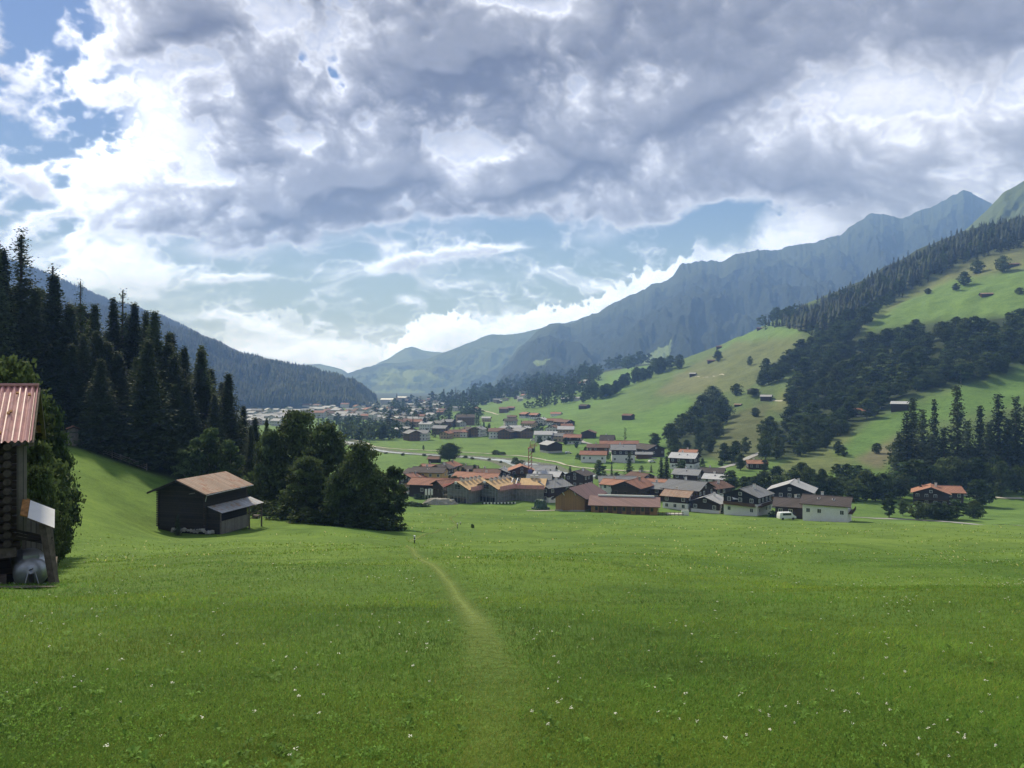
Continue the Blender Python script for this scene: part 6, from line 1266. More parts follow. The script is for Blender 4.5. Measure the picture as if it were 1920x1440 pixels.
def crane():
    x, y, z = ground_at(994, 908, 200); root = empty('tower_crane', (x, y, z)); tag(root, 'red lattice tower crane on a blue base rising above the building site', 'crane')
    s = y / F; top = (908 - 842) * s; w = 1.5
    b = MB(); b.box((0, 0, 3.2 * 1.0), (1.9, 1.9, 6.4), 'crane_blue'); b.box((0, 0, .3), (4.2, 4.2, .8), 'crane_blue'); b.build('base', root)
    b = MB(); n = int((top - 6) / 1.5)
    for sx in (-1, 1):
        for sy in (-1, 1): b.bar((sx * w / 2, sy * w / 2, 6), (sx * w / 2, sy * w / 2, top), .22, 'crane_red')
    for k in range(n):
        z0, z1 = 6 + (top - 6) * k / n, 6 + (top - 6) * (k + 1) / n
        for sy in (-1, 1): b.bar((-w / 2, sy * w / 2, z0), (w / 2, sy * w / 2, z1), .13, 'crane_red'); b.bar((sy * w / 2, -w / 2, z0), (sy * w / 2, w / 2, z1), .13, 'crane_red')
    b.build('mast', root)
    b = MB(); b.box((1.1, -.3, top - .6), (1.3, 1.5, 1.8), 'glass_dark'); b.build('cab', root)
    b = MB(); b.box((0, 0, top + .3), (2.0, 2.0, .7), 'crane_red'); b.bar((0, 0, top), (0, 0, top + 14 * s), .5, 'crane_red', .15); b.build('head', root)
    b = MB(); d = Vector((.25, 1, 0)).normalized()
    for q in (-.5, .5): b.bar(Vector((q, -6, top + .7)), Vector((q, 0, top + .7)) + d * 14, .14, 'crane_red')
    b.bar(Vector((0, 0, top + 1.7)), Vector((0, 0, top + 1.6)) + d * 14, .14, 'crane_red')
    for k in range(9): a = Vector((0, 0, top + 1.7)) + d * (k * 1.55); b.bar(a, Vector((.5 if k % 2 else -.5, 0, top + .7)) + d * (k * 1.55 + .8), .08, 'crane_red')
    b.build('jib', root)
    b = MB(); b.bar((0, 0, top + 13 * s), (3.2, 12, top + 1.7), .06, 'black_iron'); b.bar((0, 0, top + 13 * s), (0, -6, top + .9), .06, 'black_iron'); b.build('stay_cable', root)
    b = MB(); b.box((0, -5.6, top + .1), (1.2, 1.0, 1.3), 'concrete'); b.build('counterweight', root)
crane()
def mound():   # tarpaulin heap
    x, y, z = ground_at(1014, 956, 200); o = empty('tarpaulin_heap', (x, y + 2, z)); tag(o, 'dark green tarpaulin covered heap beside the big wooden barn', 'heap'); r = rs(301)
    def lump(name, w, d, h, sd, mat, z0=-.6, flat=.5):
        n, mrows = 30, 9; v = []; f = []
        for i in range(mrows):
            t = i / (mrows - 1); rr = 1 - (1 - flat) * t ** 1.6
            for j in range(n):
                a = 2 * math.pi * j / n; k = 1 + .10 * fbm([math.cos(a) * 2 + sd], [math.sin(a) * 2 + t * 2], 3, sd)[0] * 3
                v.append((math.cos(a) * w / 2 * rr * k, math.sin(a) * d / 2 * rr * k, z0 + (h - z0) * t + .12 * r.normal() * (t > 0)))
        v.append((0, 0, h * 1.06)); f = [(i * n + j, i * n + (j + 1) % n, (i + 1) * n + (j + 1) % n, (i + 1) * n + j) for i in range(mrows - 1) for j in range(n)] + [((mrows - 1) * n + j, (mrows - 1) * n + (j + 1) % n, mrows * n) for j in range(n)]
        b = MB(); b.add(v, f, mat); return b, name
    b, nme = lump('cover', 5.2, 4.6, 3.1, 3, 'tarp_green', flat=.55); b.build('cover', o)
    b = MB()
    for k in range(26):
        a = 2 * math.pi * k / 26; b.box((math.cos(a) * 2.75, math.sin(a) * 2.4, .25), (.7, .5, .5), 'tarp_green', a)
    b.build('sandbag_ring', o)
    x, y, z = ground_at(822, 947, 200); b, _ = lump('g', 13.5, 6, 1.9, 5, 'gravel', flat=.45); g = b.build('gravel_heap', None, (x, y + 2.5, z)); tag(g, 'long low heap of grey gravel before the flags', 'gravel heap')
    x, y, z = ground_at(843, 943, 200); o = empty('insulation_block_stack', (x, y, z)); tag(o, 'stack of cream coloured blocks beside the gravel heap', 'block stack')
    for k in range(3): b = MB(); b.box((-1.1 + k * 1.1, 0, .55 + (k == 1) * -.1), (1.05, 1.2, 1.5 + .2 * (k == 0)), 'plaster_white'); b.build('block', o)
mound()
for k, px in enumerate((797, 802.6, 808)):
    x, y, z = ground_at(px, 937, 200); o = empty('flag', (x, y, z)); tag(o, ['left', 'middle', 'right'][k] + ' one of the three tall white banner flags by the gravel heap', 'flag', 'tall white banner flags'); s = y / F
    b = MB(); b.bar((0, 0, -.3), (0, 0, 20.5 * s), .12, 'paint_white', n=6); b.build('pole', o)
    b = MB(); v = []; n = 8
    for i in range(n + 1):
        zz = 20.2 * s - i * 11.5 * s / n
        for j, q in enumerate((.08, .42, .78)): v.append((q * .9, .12 * math.sin(i * .9 + j * 1.5), zz))
    f = [(i * 3 + j, i * 3 + j + 1, i * 3 + j + 4, i * 3 + j + 3) for i in range(n) for j in range(2)]; b.add(v, f, 'paint_white'); b.build('cloth', o)
x, y, z = ground_at(905, 946, 200); o = empty('barrier_fence', (x, y, z)); tag(o, 'low black and white chequered barrier along the building site', 'barrier'); x2, y2, z2 = ground_at(966, 945, 200)
for k in range(20):
    t = k / 19; b = MB(); b.box(((x2 - x) * t, (y2 - y) * t, .35 + (z2 - z) * t + (k % 2) * .12), ((x2 - x) / 20 * .98, .08, .55), 'paint_white' if k % 2 else 'black_iron'); b.build('panel', o)
def car(label, px, py, rot, paint, van=False):
    x, y, z = ground_at(px, py, 100); o = empty('van' if van else 'parked_car', (x, y + 1, z + .05), R(rot)); tag(o, label, 'van' if van else 'car'); L, W = (5.2, 1.95) if van else (4.3, 1.75)
    hb = 1.1 if van else .85; ht = 2.1 if van else 1.45; b = MB()
    prof = [(-L / 2, .35), (-L / 2, hb), (-L / 2 + .2, ht - .1), (-L / 2 + .6, ht), (L * (.22 if van else .12), ht), (L * (.36 if van else .27), hb + .08), (L / 2 - .1, hb - .1), (L / 2, .4)]
    n = len(prof); v = [(p, -W / 2, q) for p, q in prof] + [(p, W / 2, q) for p, q in prof]; b.add(v, [(k, (k + 1) % n, n + (k + 1) % n, n + k)[::-1] for k in range(n)] + [tuple(range(n)), tuple(range(n, 2 * n))[::-1]], paint); b.build('body', o)
    for s in (-1, 1): b = MB(); b.box((-L * .06, s * (W / 2 + .005), (hb + ht) / 2 + .02), (L * .5, .03, (ht - hb) * .62), 'glass_dark'); b.build('side_window', o)
    for sx in (-1, 1):
        for sy in (-1, 1): b = MB(); b.bar((sx * L * .31, sy * (W / 2 - .18), .33), (sx * L * .31, sy * (W / 2 + .02), .33), .66, 'tyre', n=14); b.build('wheel', o)
car('white car parked at the pinkish house left of the flags', 771, 930, 15, 'car_white'); car('white van parked under the dark brown roof', 1477, 975, 8, 'car_white', True)
car('white car on the lane beyond the river', 1066, 851, 5, 'car_white'); car('pale car on the road before the brown barn', 1223, 868, 20, 'car_white'); car('white car in the yard below the town lane', 1000, 827, 10, 'car_white')
# awning on the white chalet
x, y, z = ground_at(1384, 966, 200); aw = empty('awning', (x, y + 1, z + 34 * y / F)); tag(aw, 'white sun awning on the dark gable of the white chalet', 'awning'); b = MB(); b.slab([(-2, -2.4, -.5), (2, -2.4, -.5), (2, .3, .4), (-2, .3, .4)], .06, 'paint_white'); b.build('cloth', aw)
b = MB(); b.bar((-2, -2.4, -.5), (-2, .3, -1.2), .06, 'steel'); b.bar((2, -2.4, -.5), (2, .3, -1.2), .06, 'steel'); b.build('arm', aw)

# ---------------------------------------------------------------- dark barn in the hollow
def hollow_barn():
    x0, y0, z0 = at_dist(342, 100); z0 = -(992 - 720) / F * 99; c = Vector((-43.4 + 1.15, 100 + 4.4, z0)); ang = R(-15.5)
    root = empty('log_barn', c, ang); tag(root, 'dark weathered log barn with rusty tin roof standing in the grassy hollow', 'barn')
    hw, hl, h = 3.75, 4.3, 4.75; ri = 1.45
    b = MB(); b.add([(-hw, -hl, -1.5), (hw, -hl, -1.5), (hw, hl, -1.5), (-hw, hl, -1.5), (-hw, -hl, h), (hw, -hl, h), (hw, hl, h), (-hw, hl, h), (0, -hl, h + ri), (0, hl, h + ri)], [(0, 1, 5, 8, 4), (2, 3, 7, 9, 6), (1, 2, 6, 5), (3, 0, 4, 7)], 'wood_black'); b.build('wall', root)
    b = MB()
    for k in range(17):
        zz = .1 + k * .29
        for sx in (-1, 1):
            for sy in (-1, 1): b.box((sx * (hw - .12), sy * (hl + .16), zz), (.22, .36, .2), 'log_wood'); 
    b.build('corner_logs', root)
    b = MB(); k = ri / hw; ox = .75
    b.slab([(0, -hl - 1.1, h + ri + .16), (hw + ox, -hl - 1.1, h - ox * k + .16), (hw + ox, hl + .6, h - ox * k + .16), (0, hl + .6, h + ri + .16)], .09, 'sheet_rust', 'wood_black')
    b.slab([(0, -hl - 1.1, h + ri + .16), (-hw - ox, -hl - 1.1, h - ox * k + .16), (-hw - ox, hl + .6, h - ox * k + .16), (0, hl + .6, h + ri + .16)], .09, 'sheet_rust', 'wood_black')
    rf = b.build('roof', root)
    for s in (-1, 1): b = MB(); b.bar((0, -hl - 1.12, h + ri), (s * (hw + ox), -hl - 1.12, h - ox * k), .2, 'wood_black'); b.build('barge_board', rf)
    b = MB(); b.bar((hw + ox + .05, -hl - 1, h - ox * k + .02), (hw + ox + .05, hl + .6, h - ox * k + .08), .12, 'sheet_zinc', n=6); b.bar((hw + ox, -hl - .9, h - ox * k), (hw + .4, -hl - .7, h - 1.1), .09, 'sheet_zinc', n=6); b.build('gutter', rf)
    b = MB(); b.box((1.6, -hl - .05, h - .25), (.9, .06, .12), 'wood_old_boards', 0, 0, R(-10)); b.build('board', root)
    # lean-to on the right
    y0l, y1l = -hl + .1, hl + .9
    b = MB(); b.slab([(hw + .05, y0l, 2.85), (hw + .05, y1l, 2.85), (hw + 2.3, y1l, 2.1), (hw + 2.3, y0l, 2.1)], .08, 'sheet_zinc', 'wood_black'); b.build('lean_to_roof', root)
    b = MB(); b.add([(hw, y0l + .1, -1.5), (hw + 1.9, y0l + .1, -1.5), (hw + 1.9, y0l + .1, 2.1), (hw, y0l + .1, 2.7), (hw, y0l + .2, -1.5), (hw + 1.9, y0l + .2, -1.5), (hw + 1.9, y0l + .2, 2.1), (hw, y0l + .2, 2.7)], [(0, 1, 2, 3), (7, 6, 5, 4), (1, 5, 6, 2), (3, 2, 6, 7)], 'wood_black'); b.build('side_boards', root)
    b = MB(); b.box((hw + 1.9, (y0l + y1l) / 2 - 1.4, .1), (.08, (y1l - y0l) * .68, 1.7), 'wood_old_boards'); b.build('front_boards', root)
    for yy in (y0l + .2, y0l + (y1l - y0l) * .68, y1l - .1): b = MB(); b.box((hw + 1.95, yy, .4), (.16, .16, 3.5), 'beam_wood'); b.build('post', root)
    b = MB(); b.box((hw + 1.95, y1l - 1.4, .95), (.08, 2.6, .14), 'beam_wood'); b.box((hw + 1.95, y1l - 1.4, .3), (.08, 2.6, .14), 'beam_wood'); b.build('railing', root)
    b = MB(); b.box((hw + 1.5, y1l - .7, .15), (.9, .6, .5), 'wood_old_boards'); b.build('crate_step', root)
    b = MB(); r = rs(9)
    for k in range(26): s = r.uniform(.15, .4); b.box((-hw + 2.5 + r.uniform(0, 6.5), -hl - r.uniform(.1, .8), r.uniform(-.5, -.1)), (s, s, s), 'rock', r.uniform(0, 3), r.uniform(0, 3))
    g = b.mesh('stones'); st = link('stone_footing', g, root)
hollow_barn()

# ---------------------------------------------------------------- near log barn at the left edge
def near_barn():
    E = Vector((-17.0, 27.0, -2.02)); ang = R(29); a = Vector((-math.cos(ang), -math.sin(ang), 0)); bk = Vector((-math.sin(ang), math.cos(ang), 0)); Zg = -7.75
    root = empty('old_log_barn', (E.x, E.y, Zg)); tag(root, 'old log barn with corrugated pink red roof cut by the left edge of the photo', 'barn')
    O = Vector((0, 0, -Zg))
    def P(l, d, z): return E - Vector((E.x, E.y, Zg)) + a * l + bk * d + Vector((0, 0, z))     # l left along the eave, d away, z from eave height
    # corrugated roof
    Ln, run, rise = 9.0, 4.1, 1.92; n = 9 * 26; b = MB(); v = []; f = []
    for j in range(n + 1):
        l = Ln * j / n; off = .045 * math.cos(j * math.pi * 2 / 5.2)
        for d, z in ((0, 0), (run, rise)): v.append(P(l, d - off * .42, z + off))
        for d, z in ((run, rise), (run * 2.15, rise - run * 1.15 * rise / run)): v.append(P(l, d + off * .42, z + off + .012))
    for j in range(n):
        o = 4 * j; f += [(o, o + 1, o + 5, o + 4), (o + 2, o + 3, o + 7, o + 6)]
    b.add(v, f, 'sheet_red'); rf = b.build('roof', root)
    b = MB(); b.bar(P(-.02, run, rise + .06), P(Ln, run, rise + .06), .14, 'sheet_red', n=8); b.build('ridge_cap', rf)
    b = MB()
    for s, (d0, z0, d1, z1) in enumerate(((0, -.12, run, rise - .12), (run, rise - .12, run * 2.15, rise - run * 1.15 * rise / run - .12))): b.bar(P(.02, d0, z0), P(.02, d1, z1), .16, 'beam_wood')
    for q in range(8): d = run * 2.15 * (q + .5) / 8; zz = rise - abs(d - run) * rise / run - .2; b.bar(P(0.05, d, zz), P(Ln, d, zz), .14, 'wood_black')
    b.build('rafters', rf)
    b = MB(); r = rs(71)
    for k in range(10): l = r.uniform(.15, 2.6); d = r.choice([.4, 1.9, 3.3]) + r.uniform(-.1, .1); b.box(P(l, d, d * rise / run + .09), (.10, .16, .05), 'rust', ang, R(24))
    b.build('rust_spots', rf)
    # log walls: courses with crossing ends
    l0 = .75; hfloor = 3.35; courses = 12; dz = .31
    b = MB()
    for k in range(courses):
        z = -.35 - k * dz; rr = .30
        b.bar(P(l0 - .42 + .05 * math.sin(k * 3), .62, z), P(Ln, .62, z), rr * .95, 'log_wood', rr * .9, n=9)
    b.build('front_logs', root)
    b = MB()
    for k in range(courses):
        z = -.35 - k * dz + .15; b.bar(P(l0, .18 + .06 * math.sin(k * 2), z), P(l0, 7.6, z), .27, 'log_wood', .26, n=9)
    b.build('side_logs', root)
    b = MB()
    for k in range(courses): z = -.35 - k * dz + .15; b.bar(P(l0, .155 + .06 * math.sin(k * 2), z), P(l0, .19, z), .24, 'log_end', n=9)
    b.build('log_ends', root)
    b = MB(); b.box(P(l0 - .42, .5, -1.85), (.3, .08, 3.3), 'wood_old_boards', ang); b.build('corner_board', root)
    b = MB(); b.box(P(4.8, 4.0, -2.0), (7.9, 6.4, 3.4), 'wood_black', ang); b.build('inner_wall', root)
    gable = MB(); gable.add([P(l0 + .1, .5, -.3), P(l0 + .1, 7.7, -.3), P(l0 + .1, run, rise - .25), P(l0 + .2, .5, -.3), P(l0 + .2, 7.7, -.3), P(l0 + .2, run, rise - .25)], [(0, 1, 2), (5, 4, 3), (0, 3, 4, 1), (1, 4, 5, 2), (2, 5, 3, 0)], 'wood_black'); gable.build('gable_boards', root)
    # open bay under the log room
    b = MB(); b.box(P(4.6, .62, -hfloor - .62), (8.2, .34, .34), 'beam_wood', ang); b.build('sill_beam', root)
    for l, w in ((1.15, .26), (2.3, .3), (4.2, .3), (6.6, .3)): b = MB(); b.box(P(l, .65, -4.7), (w, .3, 2.3), 'wood_black', ang); b.build('post', root)
    b = MB(); b.box(P(4.8, 5.2, -4.7), (8.2, .3, 2.6), 'wood_black', ang); b.build('back_wall', root)
    b = MB(); b.box(P(4.2, 3.6, -6.4), (9.5, 8.0, 1.5), 'soil', ang); b.build('earth_floor', root)
    b = MB()
    for k in range(5): b.bar(P(2.35, .45, -4.1 - k * .28), P(4.1, .45, -4.15 - k * .28), .06, 'fence_wood')
    for l in (2.5, 3.2, 3.95): b.bar(P(l, .42, -3.95), P(l, .42, -5.4), .06, 'fence_wood')
    b.build('hay_rack', root)
    b = MB(); b.box(P(1.6, .42, -3.62), (.42, .03, .22), 'paint_white', ang); b.build('sign_plate', root)
    # silver lean-to roof on the right corner
    b = MB(); q = [P(.07, .5, -2.15), P(-.69, .3, -2.52), P(-.72, -.85, -3.0), P(.09, -.55, -2.62)]
    b.slab(q, .07, 'sheet_silver', 'beam_wood'); lr = b.build('lean_to_roof', root)
    b = MB(); b.slab([P(.3, .55, -2.05), P(.08, .52, -2.12), P(.1, -.5, -2.58), P(.32, -.42, -2.5)], .05, 'rust', 'rust'); b.build('rusty_flashing', lr)
    b = MB(); b.bar(P(-.36, -.1, -2.9), P(-.78, -.1, -5.75), .22, 'beam_wood', .24); b.build('leaning_post', root)
    b = MB(); b.bar(P(-.5, .75, -3.2), P(-.72, .6, -5.8), .16, 'beam_wood'); b.build('leaning_post', root)
    b = MB(); b.box(P(-.05, 2.3, -4.3), (1.0, .1, 2.9), 'wood_old_boards', ang); b.build('rear_boards', root)
    for k in range(3): b = MB(); b.bar(P(.5, .5, -3.2 - k * .12), P(-.6, .5, -3.6 - k * .1), .09, 'wood_black'); b.build('lath', root)
    # tanker: a thing of its own standing under the lean-to
    px_ = Vector((E.x, E.y, Zg)) + P(.05, .55, -5.75); y = px_.y; t = empty('slurry_tanker', px_); tag(t, 'round grey metal slurry tank with a triangular drawbar under the lean-to', 'tank trailer')
    d = Vector((-math.sin(R(34)), math.cos(R(34)), 0)); rad = .56
    prof = [(-.35, .02), (-.33, .22), (-.26, .40), (-.12, .52), (0, .56), (.25, .56), (1.4, .56), (2.6, .56), (2.72, .5), (2.85, .3), (2.9, .02)]; n = 28; v = []; sx = Vector((d.y, -d.x, 0))
    for q, rr in prof:
        for j in range(n): A_ = 2 * math.pi * j / n; v.append(d * q + sx * math.cos(A_) * rr + Vector((0, 0, 1.0 + math.sin(A_) * rr)))
    f = [(i * n + j, i * n + (j + 1) % n, (i + 1) * n + (j + 1) % n, (i + 1) * n + j) for i in range(len(prof) - 1) for j in range(n)] + [tuple(range(n))]
    b = MB(); b.add(v, f, 'zinc_tank'); tk = b.build('tank', t); tk.data.polygons.foreach_set('use_smooth', [True] * len(tk.data.polygons))
    b = MB(); b.box(d * .1 + Vector((0, 0, 1.56)), (.5, .4, .12), 'zinc_tank', R(34)); b.build('hatch', tk)
    b = MB(); tip = d * -1.15 + Vector((0, 0, .42))
    for s in (-1, 1): b.bar(d * -.15 + sx * s * .42 + Vector((0, 0, .55)), tip, .09, 'zinc_tank'); b.bar(d * -.34 + sx * s * .1 + Vector((0, 0, 1.05)), d * -.6 + sx * s * .26 + Vector((0, 0, .5)), .022, 'steel')
    b.bar(d * -.34 + Vector((0, 0, 1.0)), d * -.4 + Vector((0, 0, .45)), .12, 'black_iron'); b.build('drawbar', t)
    b = MB(); b.bar(d * -.38 + sx * -.08 + Vector((0, 0, 1.15)), d * -.42 + sx * .05 + Vector((0, 0, 1.2)), .03, 'black_iron'); b.build('valve', t)
    for s in (-1, 1): b = MB(); c = d * 1.3 + sx * s * .62 + Vector((0, 0, .38)); b.bar(c - sx * .11, c + sx * .11, .76, 'tyre', n=20); b.build('wheel', t)
    b = MB(); b.box(d * 1.2 + Vector((0, 0, .42)), (.8, 2.4, .12), 'black_iron', R(34)); b.build('frame', t)
near_barn()
# earth patch in front of the barn
strip('bare_earth', [(-40, 1102), (30, 1103), (82, 1100)], 1.2, 'soil', 0.05)

# rail fence on the crest of the left meadow
def rail_fence():
    pts = [(112, 836), (135, 834), (160, 833), (190, 832), (215, 834), (235, 838), (255, 845), (275, 853)]
    P = [];
    for px, py in pts:
        P.append(Vector(at_dist(px, 136)))
    root = empty('rail_fence', P[0]); tag(root, 'weathered grey wooden rail fence along the crest of the left meadow', 'fence')
    d = [0]
    for k in range(1, len(P)): d.append(d[-1] + (P[k] - P[k - 1]).length)
    def at(s):
        for k in range(1, len(P)):
            if s <= d[k]: t = (s - d[k - 1]) / max(d[k] - d[k - 1], .01); q = P[k - 1].lerp(P[k], t); break
        else: q = P[-1].copy()
        q = q.copy(); q.z = float(H(q.x, q.y)); return q - P[0]
    n = min(int(d[-1] / 1.6), 40); Q = [at(d[-1] * k / n) for k in range(n + 1)]
    for k, q in enumerate(Q): b = MB(); b.box(q + Vector((0, 0, .5)), (.15, .15, 1.5), 'fence_wood', .3, R(random.uniform(-5, 5))); b.build('post', root)
    for k in range(n):
        for zz in (.35, .7, 1.02): b = MB(); b.bar(Q[k] + Vector((0, -.1, zz + random.uniform(-.04, .04))), Q[k + 1] + Vector((0, -.1, zz + random.uniform(-.05, .05))), .12, 'fence_wood'); b.build('rail', root)
rail_fence()
x, y, z = ground_at(118, 838, 60, 180); house('tiny shed with orange roof among the bushes at the fence', 112, 836, 1.5, 1.8, 1.5, 35, 'tile_orange', 'wood_old_boards', None, win=0, chimney=0, over=.3, name='shed', cat='shed', loc=(x - 1.2, y + 5, z + 1.2))
# marker posts on the meadow
for px, py, hh, lab in ((777.3, 1019, 15, 'slim dark marker post with a pale cap at the top of the worn path'), (857.5, 991, 10, 'second marker post further down the meadow'), (863.5, 984, 5, 'short pale marker post beside the far bend of the path')):
    x, y, z = ground_at(px, py, 60); s = y / F; h = hh * s; o = empty('marker_post', (x, y, z)); tag(o, lab, 'post', 'marker posts')
    b = MB(); b.bar((0, 0, -.3), (0, 0, h * .45), .12, 'black_iron', n=8); b.bar((0, 0, h * .55), (0, 0, h * .78), .16, 'black_iron', n=8); b.build('stake', o)
    b = MB(); b.bar((0, 0, h * .45), (0, 0, h * .55), .17, 'paint_white', n=8); b.bar((0, 0, h * .78), (0, 0, h), .24, 'paint_white', n=8); b.build('cap', o)
# ---------------------------------------------------------------- grass, leaves and flowers near the camera
def path_dist(x, y):
    X, Y, W = PATH; k = np.clip(np.searchsorted(Y if Y[0] < Y[-1] else Y[::-1], y), 0, len(Y) - 1)
    if Y[0] > Y[-1]: k = len(Y) - 1 - k
    return np.abs(x - X[k]) / (W[k] / 2)
def sample_ground(n, r, py0, py1, pw=1.0):
    """points spread evenly over the meadow as it is seen: more per square metre close by."""
    u = r.uniform(0, 1, n) ** pw; py = py0 + (py1 - py0) * u; Y = 2.43 / ((py - 720) / F - 0.187) * 0.7
    Y = 1.7 / np.maximum((py - 720) / F - 0.1865, 1.7 / 75.0); px = r.uniform(-450, 2600, n)
    Y = Y * r.uniform(.85, 1.15, n); x = (px - 960) / F * Y; return x, Y
def build_grass():
    r = rs(777); n = 400000; x, y = sample_ground(n, r, 1016, 1520)
    pd = path_dist(x, y); pd = pd + .5 * fbm(x / .5, y / .8, 3, 404); worn = sstep(1.9, 0.2, pd) * (.42 + .5 * sstep(6, 15, y))
    patch = fbm(x / 1.6, y / 1.6, 3, 401); patch2 = fbm(x / 5, y / 5, 3, 402)
    keep = r.uniform(0, 1, n) > worn * 0.2; x, y, worn, patch, patch2 = x[keep], y[keep], worn[keep], patch[keep], patch2[keep]; n = len(x)
    z = H(x, y); L = (0.050 + 0.040 * r.uniform(0, 1, n) ** 2 + 0.04 * np.clip(patch + .2, 0, 1)) * (1 - .62 * worn) * (1 + np.clip(y / 60, 0, .6))
    w = np.maximum(0.0042, y / 762 * 0.62) * r.uniform(.7, 1.3, n)
    a = r.uniform(0, 2 * math.pi, n); lean = r.uniform(.3, 1.5, n) * L; dx, dy_ = np.cos(a), np.sin(a); sx, sy = -dy_, dx
    tw = r.uniform(-.6, .6, n); fx = np.cos(tw) * sx + np.sin(tw) * dx; fy = np.cos(tw) * sy + np.sin(tw) * dy_
    def pt(t, side): return np.stack([x + dx * lean * t * t + fx * w * .5 * side * (1 - t * .75), y + dy_ * lean * t * t + fy * w * .5 * side * (1 - t * .75), z - .01 + L * t * (1 - .25 * t)], 1)
    V = np.stack([pt(0, -1), pt(0, 1), pt(.55, 1), pt(.55, -1), pt(1, 0)], 1).reshape(-1, 3)
    b = np.arange(n)[:, None] * 5; Q = b + np.array([[0, 1, 2, 3]]); T3 = b + np.array([[3, 2, 4]])
    base = np.stack([np.full(n, 1.0), np.full(n, 1.0), np.full(n, 1.0)], 1) * (0.85 + 0.30 * r.uniform(0, 1, n) + .48 * patch + .30 * patch2)[:, None]
    base *= np.stack([1 + .25 * patch2 + .12 * r.normal(size=n), np.ones(n), 1 - .1 * patch2], 1)
    dry = (r.uniform(0, 1, n) < 0.05 + .3 * worn)[:, None]; base = np.where(dry, np.array([2.1, 1.2, 1.9]), base); base = base * (1 - worn[:, None] * .5) + np.array([1.6, 1.08, 1.7]) * worn[:, None] * .5
    me = mesh_np('grass', V, [Q, T3], 'grass_blade', tint=np.repeat(np.clip(base, .2, 3), 5, 0)); tag(link('grass', me), kind='stuff')
    # broad leaves of clover, dandelion and plantain
    n = 250000; x, y = sample_ground(n, r, 1022, 1520); pt2 = fbm(x / .7, y / .7, 4, 411); keep = (r.uniform(0, 1, n) < .30 + 1.4 * np.clip(pt2, 0, 1)) & (path_dist(x, y) > .8); x, y = x[keep], y[keep]; n = len(x)
    C = np.stack([x, y, H(x, y) + r.uniform(.03, .10, n)], 1); s = np.maximum(.017, y / 762 * 1.1) * r.uniform(.6, 1.5, n)
    V, Q = quads_random(C, s, r, -1.0, .6); t = r.uniform(.5, 1.45, n)[:, None] * np.array([.92, 1.0, 1.25]); me = mesh_np('meadow_herbs', V, Q, 'grass_blade', tint=np.repeat(t, 4, 0)); tag(link('meadow_herbs', me), kind='stuff')
    # bigger rosettes
    Vs, Ts = [], []
    for k in range(700):
        xx, yy = sample_ground(1, r, 1050, 1500); xx, yy = float(xx[0]), float(yy[0])
        if path_dist(np.array([xx]), np.array([yy]))[0] < 1: continue
        zz = float(H(xx, yy)); m_ = r.integers(5, 10); tn = r.uniform(.7, 1.3); R0 = r.uniform(.03, .075) * (1 + yy / 30)
        for j in range(m_):
            A_ = 2 * math.pi * j / m_ + r.normal() * .3; L_ = R0 * r.uniform(.7, 1.2); w_ = L_ * .22; c_, s_ = math.cos(A_), math.sin(A_); up = r.uniform(.02, .09)
            Vs += [(xx, yy, zz + .02), (xx + c_ * L_ * .6 - s_ * w_, yy + s_ * L_ * .6 + c_ * w_, zz + up), (xx + c_ * L_, yy + s_ * L_, zz + up * .9), (xx + c_ * L_ * .6 + s_ * w_, yy + s_ * L_ * .6 - c_ * w_, zz + up)]
            Ts += [(tn * .9, tn, tn * 1.3)] * 4
    me = mesh_np('leaf_rosettes', np.array(Vs), np.arange(len(Vs)).reshape(-1, 4), 'grass_blade', tint=np.array(Ts)); tag(link('leaf_rosettes', me), kind='stuff')
    # white umbels: flat heads of small florets on thin stems
    Vf, Tf, Vs2 = [], [], []
    n = 13000; x, y = sample_ground(n, r, 1016, 1380, 1.35); px = 960 + F * x / y
    den = fbm(x / 4, y / 4, 3, 421) + fbm(x / 14, y / 14, 2, 422) * .7 + .65 * sstep(1150, 1750, px) - .28 - .45 * sstep(11, 6, y) - .08; keep = (r.uniform(0, 1, n) < np.clip(den * 1.3, .04, 1)) & (path_dist(x, y) > 1.3)
    x, y = x[keep], y[keep]; z = H(x, y)
    for xx, yy, zz in zip(x, y, z):
        h = r.uniform(.10, .20); R0 = r.uniform(.006, .014) * (1 + yy / 22); m_ = int(r.integers(5, 11)); tx, ty = r.normal() * .03, r.normal() * .03
        for j in range(m_):
            A_ = r.uniform(0, 6.283); q = R0 * math.sqrt(r.uniform(0, 1)); cx_, cy2 = xx + tx + math.cos(A_) * q, yy + ty + math.sin(A_) * q; cz = zz + h + r.uniform(-.008, .01) + .3 * (q - R0); s = R0 * r.uniform(.25, .42)
            Vf += [(cx_ - s, cy2, cz), (cx_, cy2 - s, cz + .3 * s), (cx_ + s, cy2, cz), (cx_, cy2 + s, cz + .5 * s)]
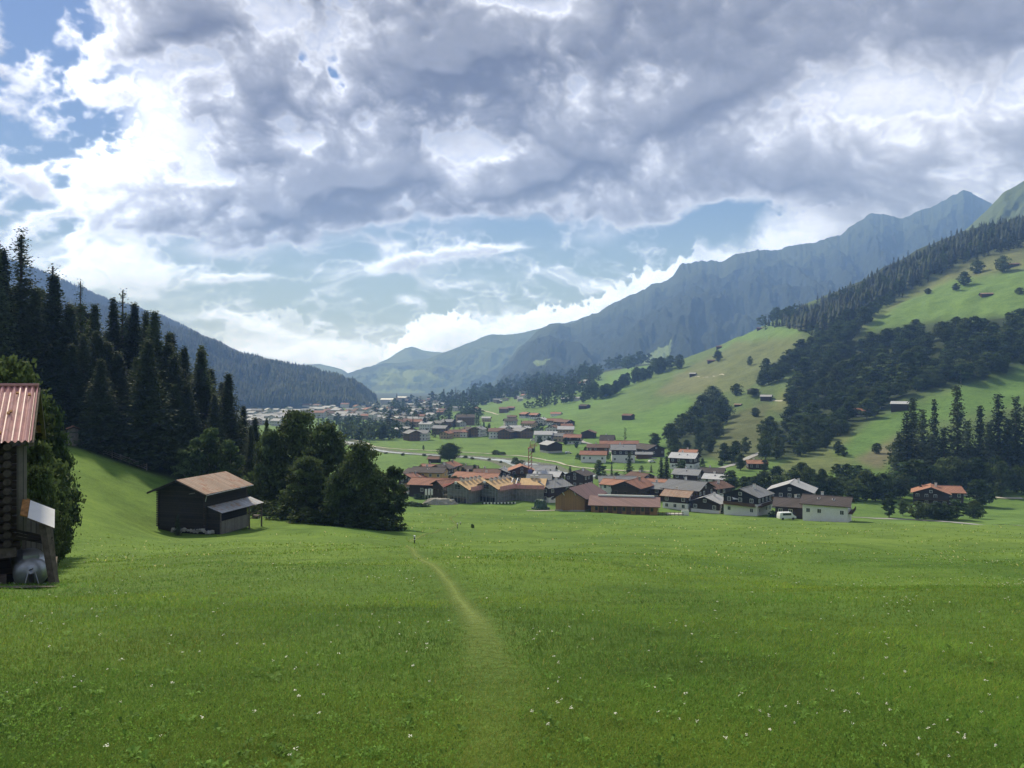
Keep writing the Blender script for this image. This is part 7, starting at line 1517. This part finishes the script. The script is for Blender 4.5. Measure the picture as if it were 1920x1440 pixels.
        for j in range(2): sw = max(.0015, yy / 762 * .18); o = (sw, 0) if j == 0 else (0, sw); Vs2 += [(xx - o[0], yy - o[1], zz), (xx + o[0], yy + o[1], zz), (xx + tx + o[0], yy + ty + o[1], zz + h), (xx + tx - o[0], yy + ty - o[1], zz + h)]
    V = np.array(Vf + Vs2); nf, ns = len(Vf) // 4, len(Vs2) // 4; T = np.concatenate([np.ones((len(Vf), 3)), np.tile([[.8, .8, .8]], (len(Vs2), 1))])
    me = mesh_np('white_wildflowers', V, np.arange(len(V)).reshape(-1, 4), ['flower_white', 'grass_blade'], midx=[0] * nf + [1] * ns, tint=T); tag(link('white_wildflowers', me), kind='stuff')
    # low tufts further down the meadow, catching the light
    n = 16000; Y = np.exp(r.uniform(math.log(38), math.log(235), n)); px = r.uniform(150, 1960, n); x = (px - 960) / F * Y; q = fbm(x / 9, Y / 9, 3, 431); keep = (q > .0) & ((px > 760) | (Y < 95)); x, Y = x[keep], Y[keep]; n = len(x)
    C = np.stack([x, Y, H(x, Y) + .08], 1); V, Qd = quads_random(C, Y / 762 * 1.2 + .1, r, -1, .5); t = r.uniform(.8, 1.5, n)[:, None] * np.array([1.1, 1, 1]); wh = (r.uniform(0, 1, n) < .07)[:, None]; t = np.where(wh, np.array([5, 2.7, 9]), t)
    me = mesh_np('meadow_tufts', V, Qd, 'grass_blade', tint=np.repeat(t, 4, 0)); tag(link('meadow_tufts', me), kind='stuff')
build_grass()
# ---------------------------------------------------------------- haze
def build_haze():
    m = bpy.data.materials.new('haze'); m.use_nodes = True; nt = m.node_tree; nt.nodes.clear()
    o = nt.nodes.new('ShaderNodeOutputMaterial'); v = nt.nodes.new('ShaderNodeVolumePrincipled')
    v.inputs['Color'].default_value = (*HAZE_RGB, 1); v.inputs['Density'].default_value = HAZE_DENSITY; v.inputs['Absorption Color'].default_value = (1, 1, 1, 1); v.inputs['Anisotropy'].default_value = 0.0
    nt.links.new(v.outputs[0], o.inputs['Volume'])
    MATS['haze'] = m
    b = MB(); b.box((0, 4000, HAZE_TOP / 2 - 175), (26000, 14000, HAZE_TOP + 350), 'haze'); ob = b.build('haze'); tag(ob, kind='stuff')
build_haze()
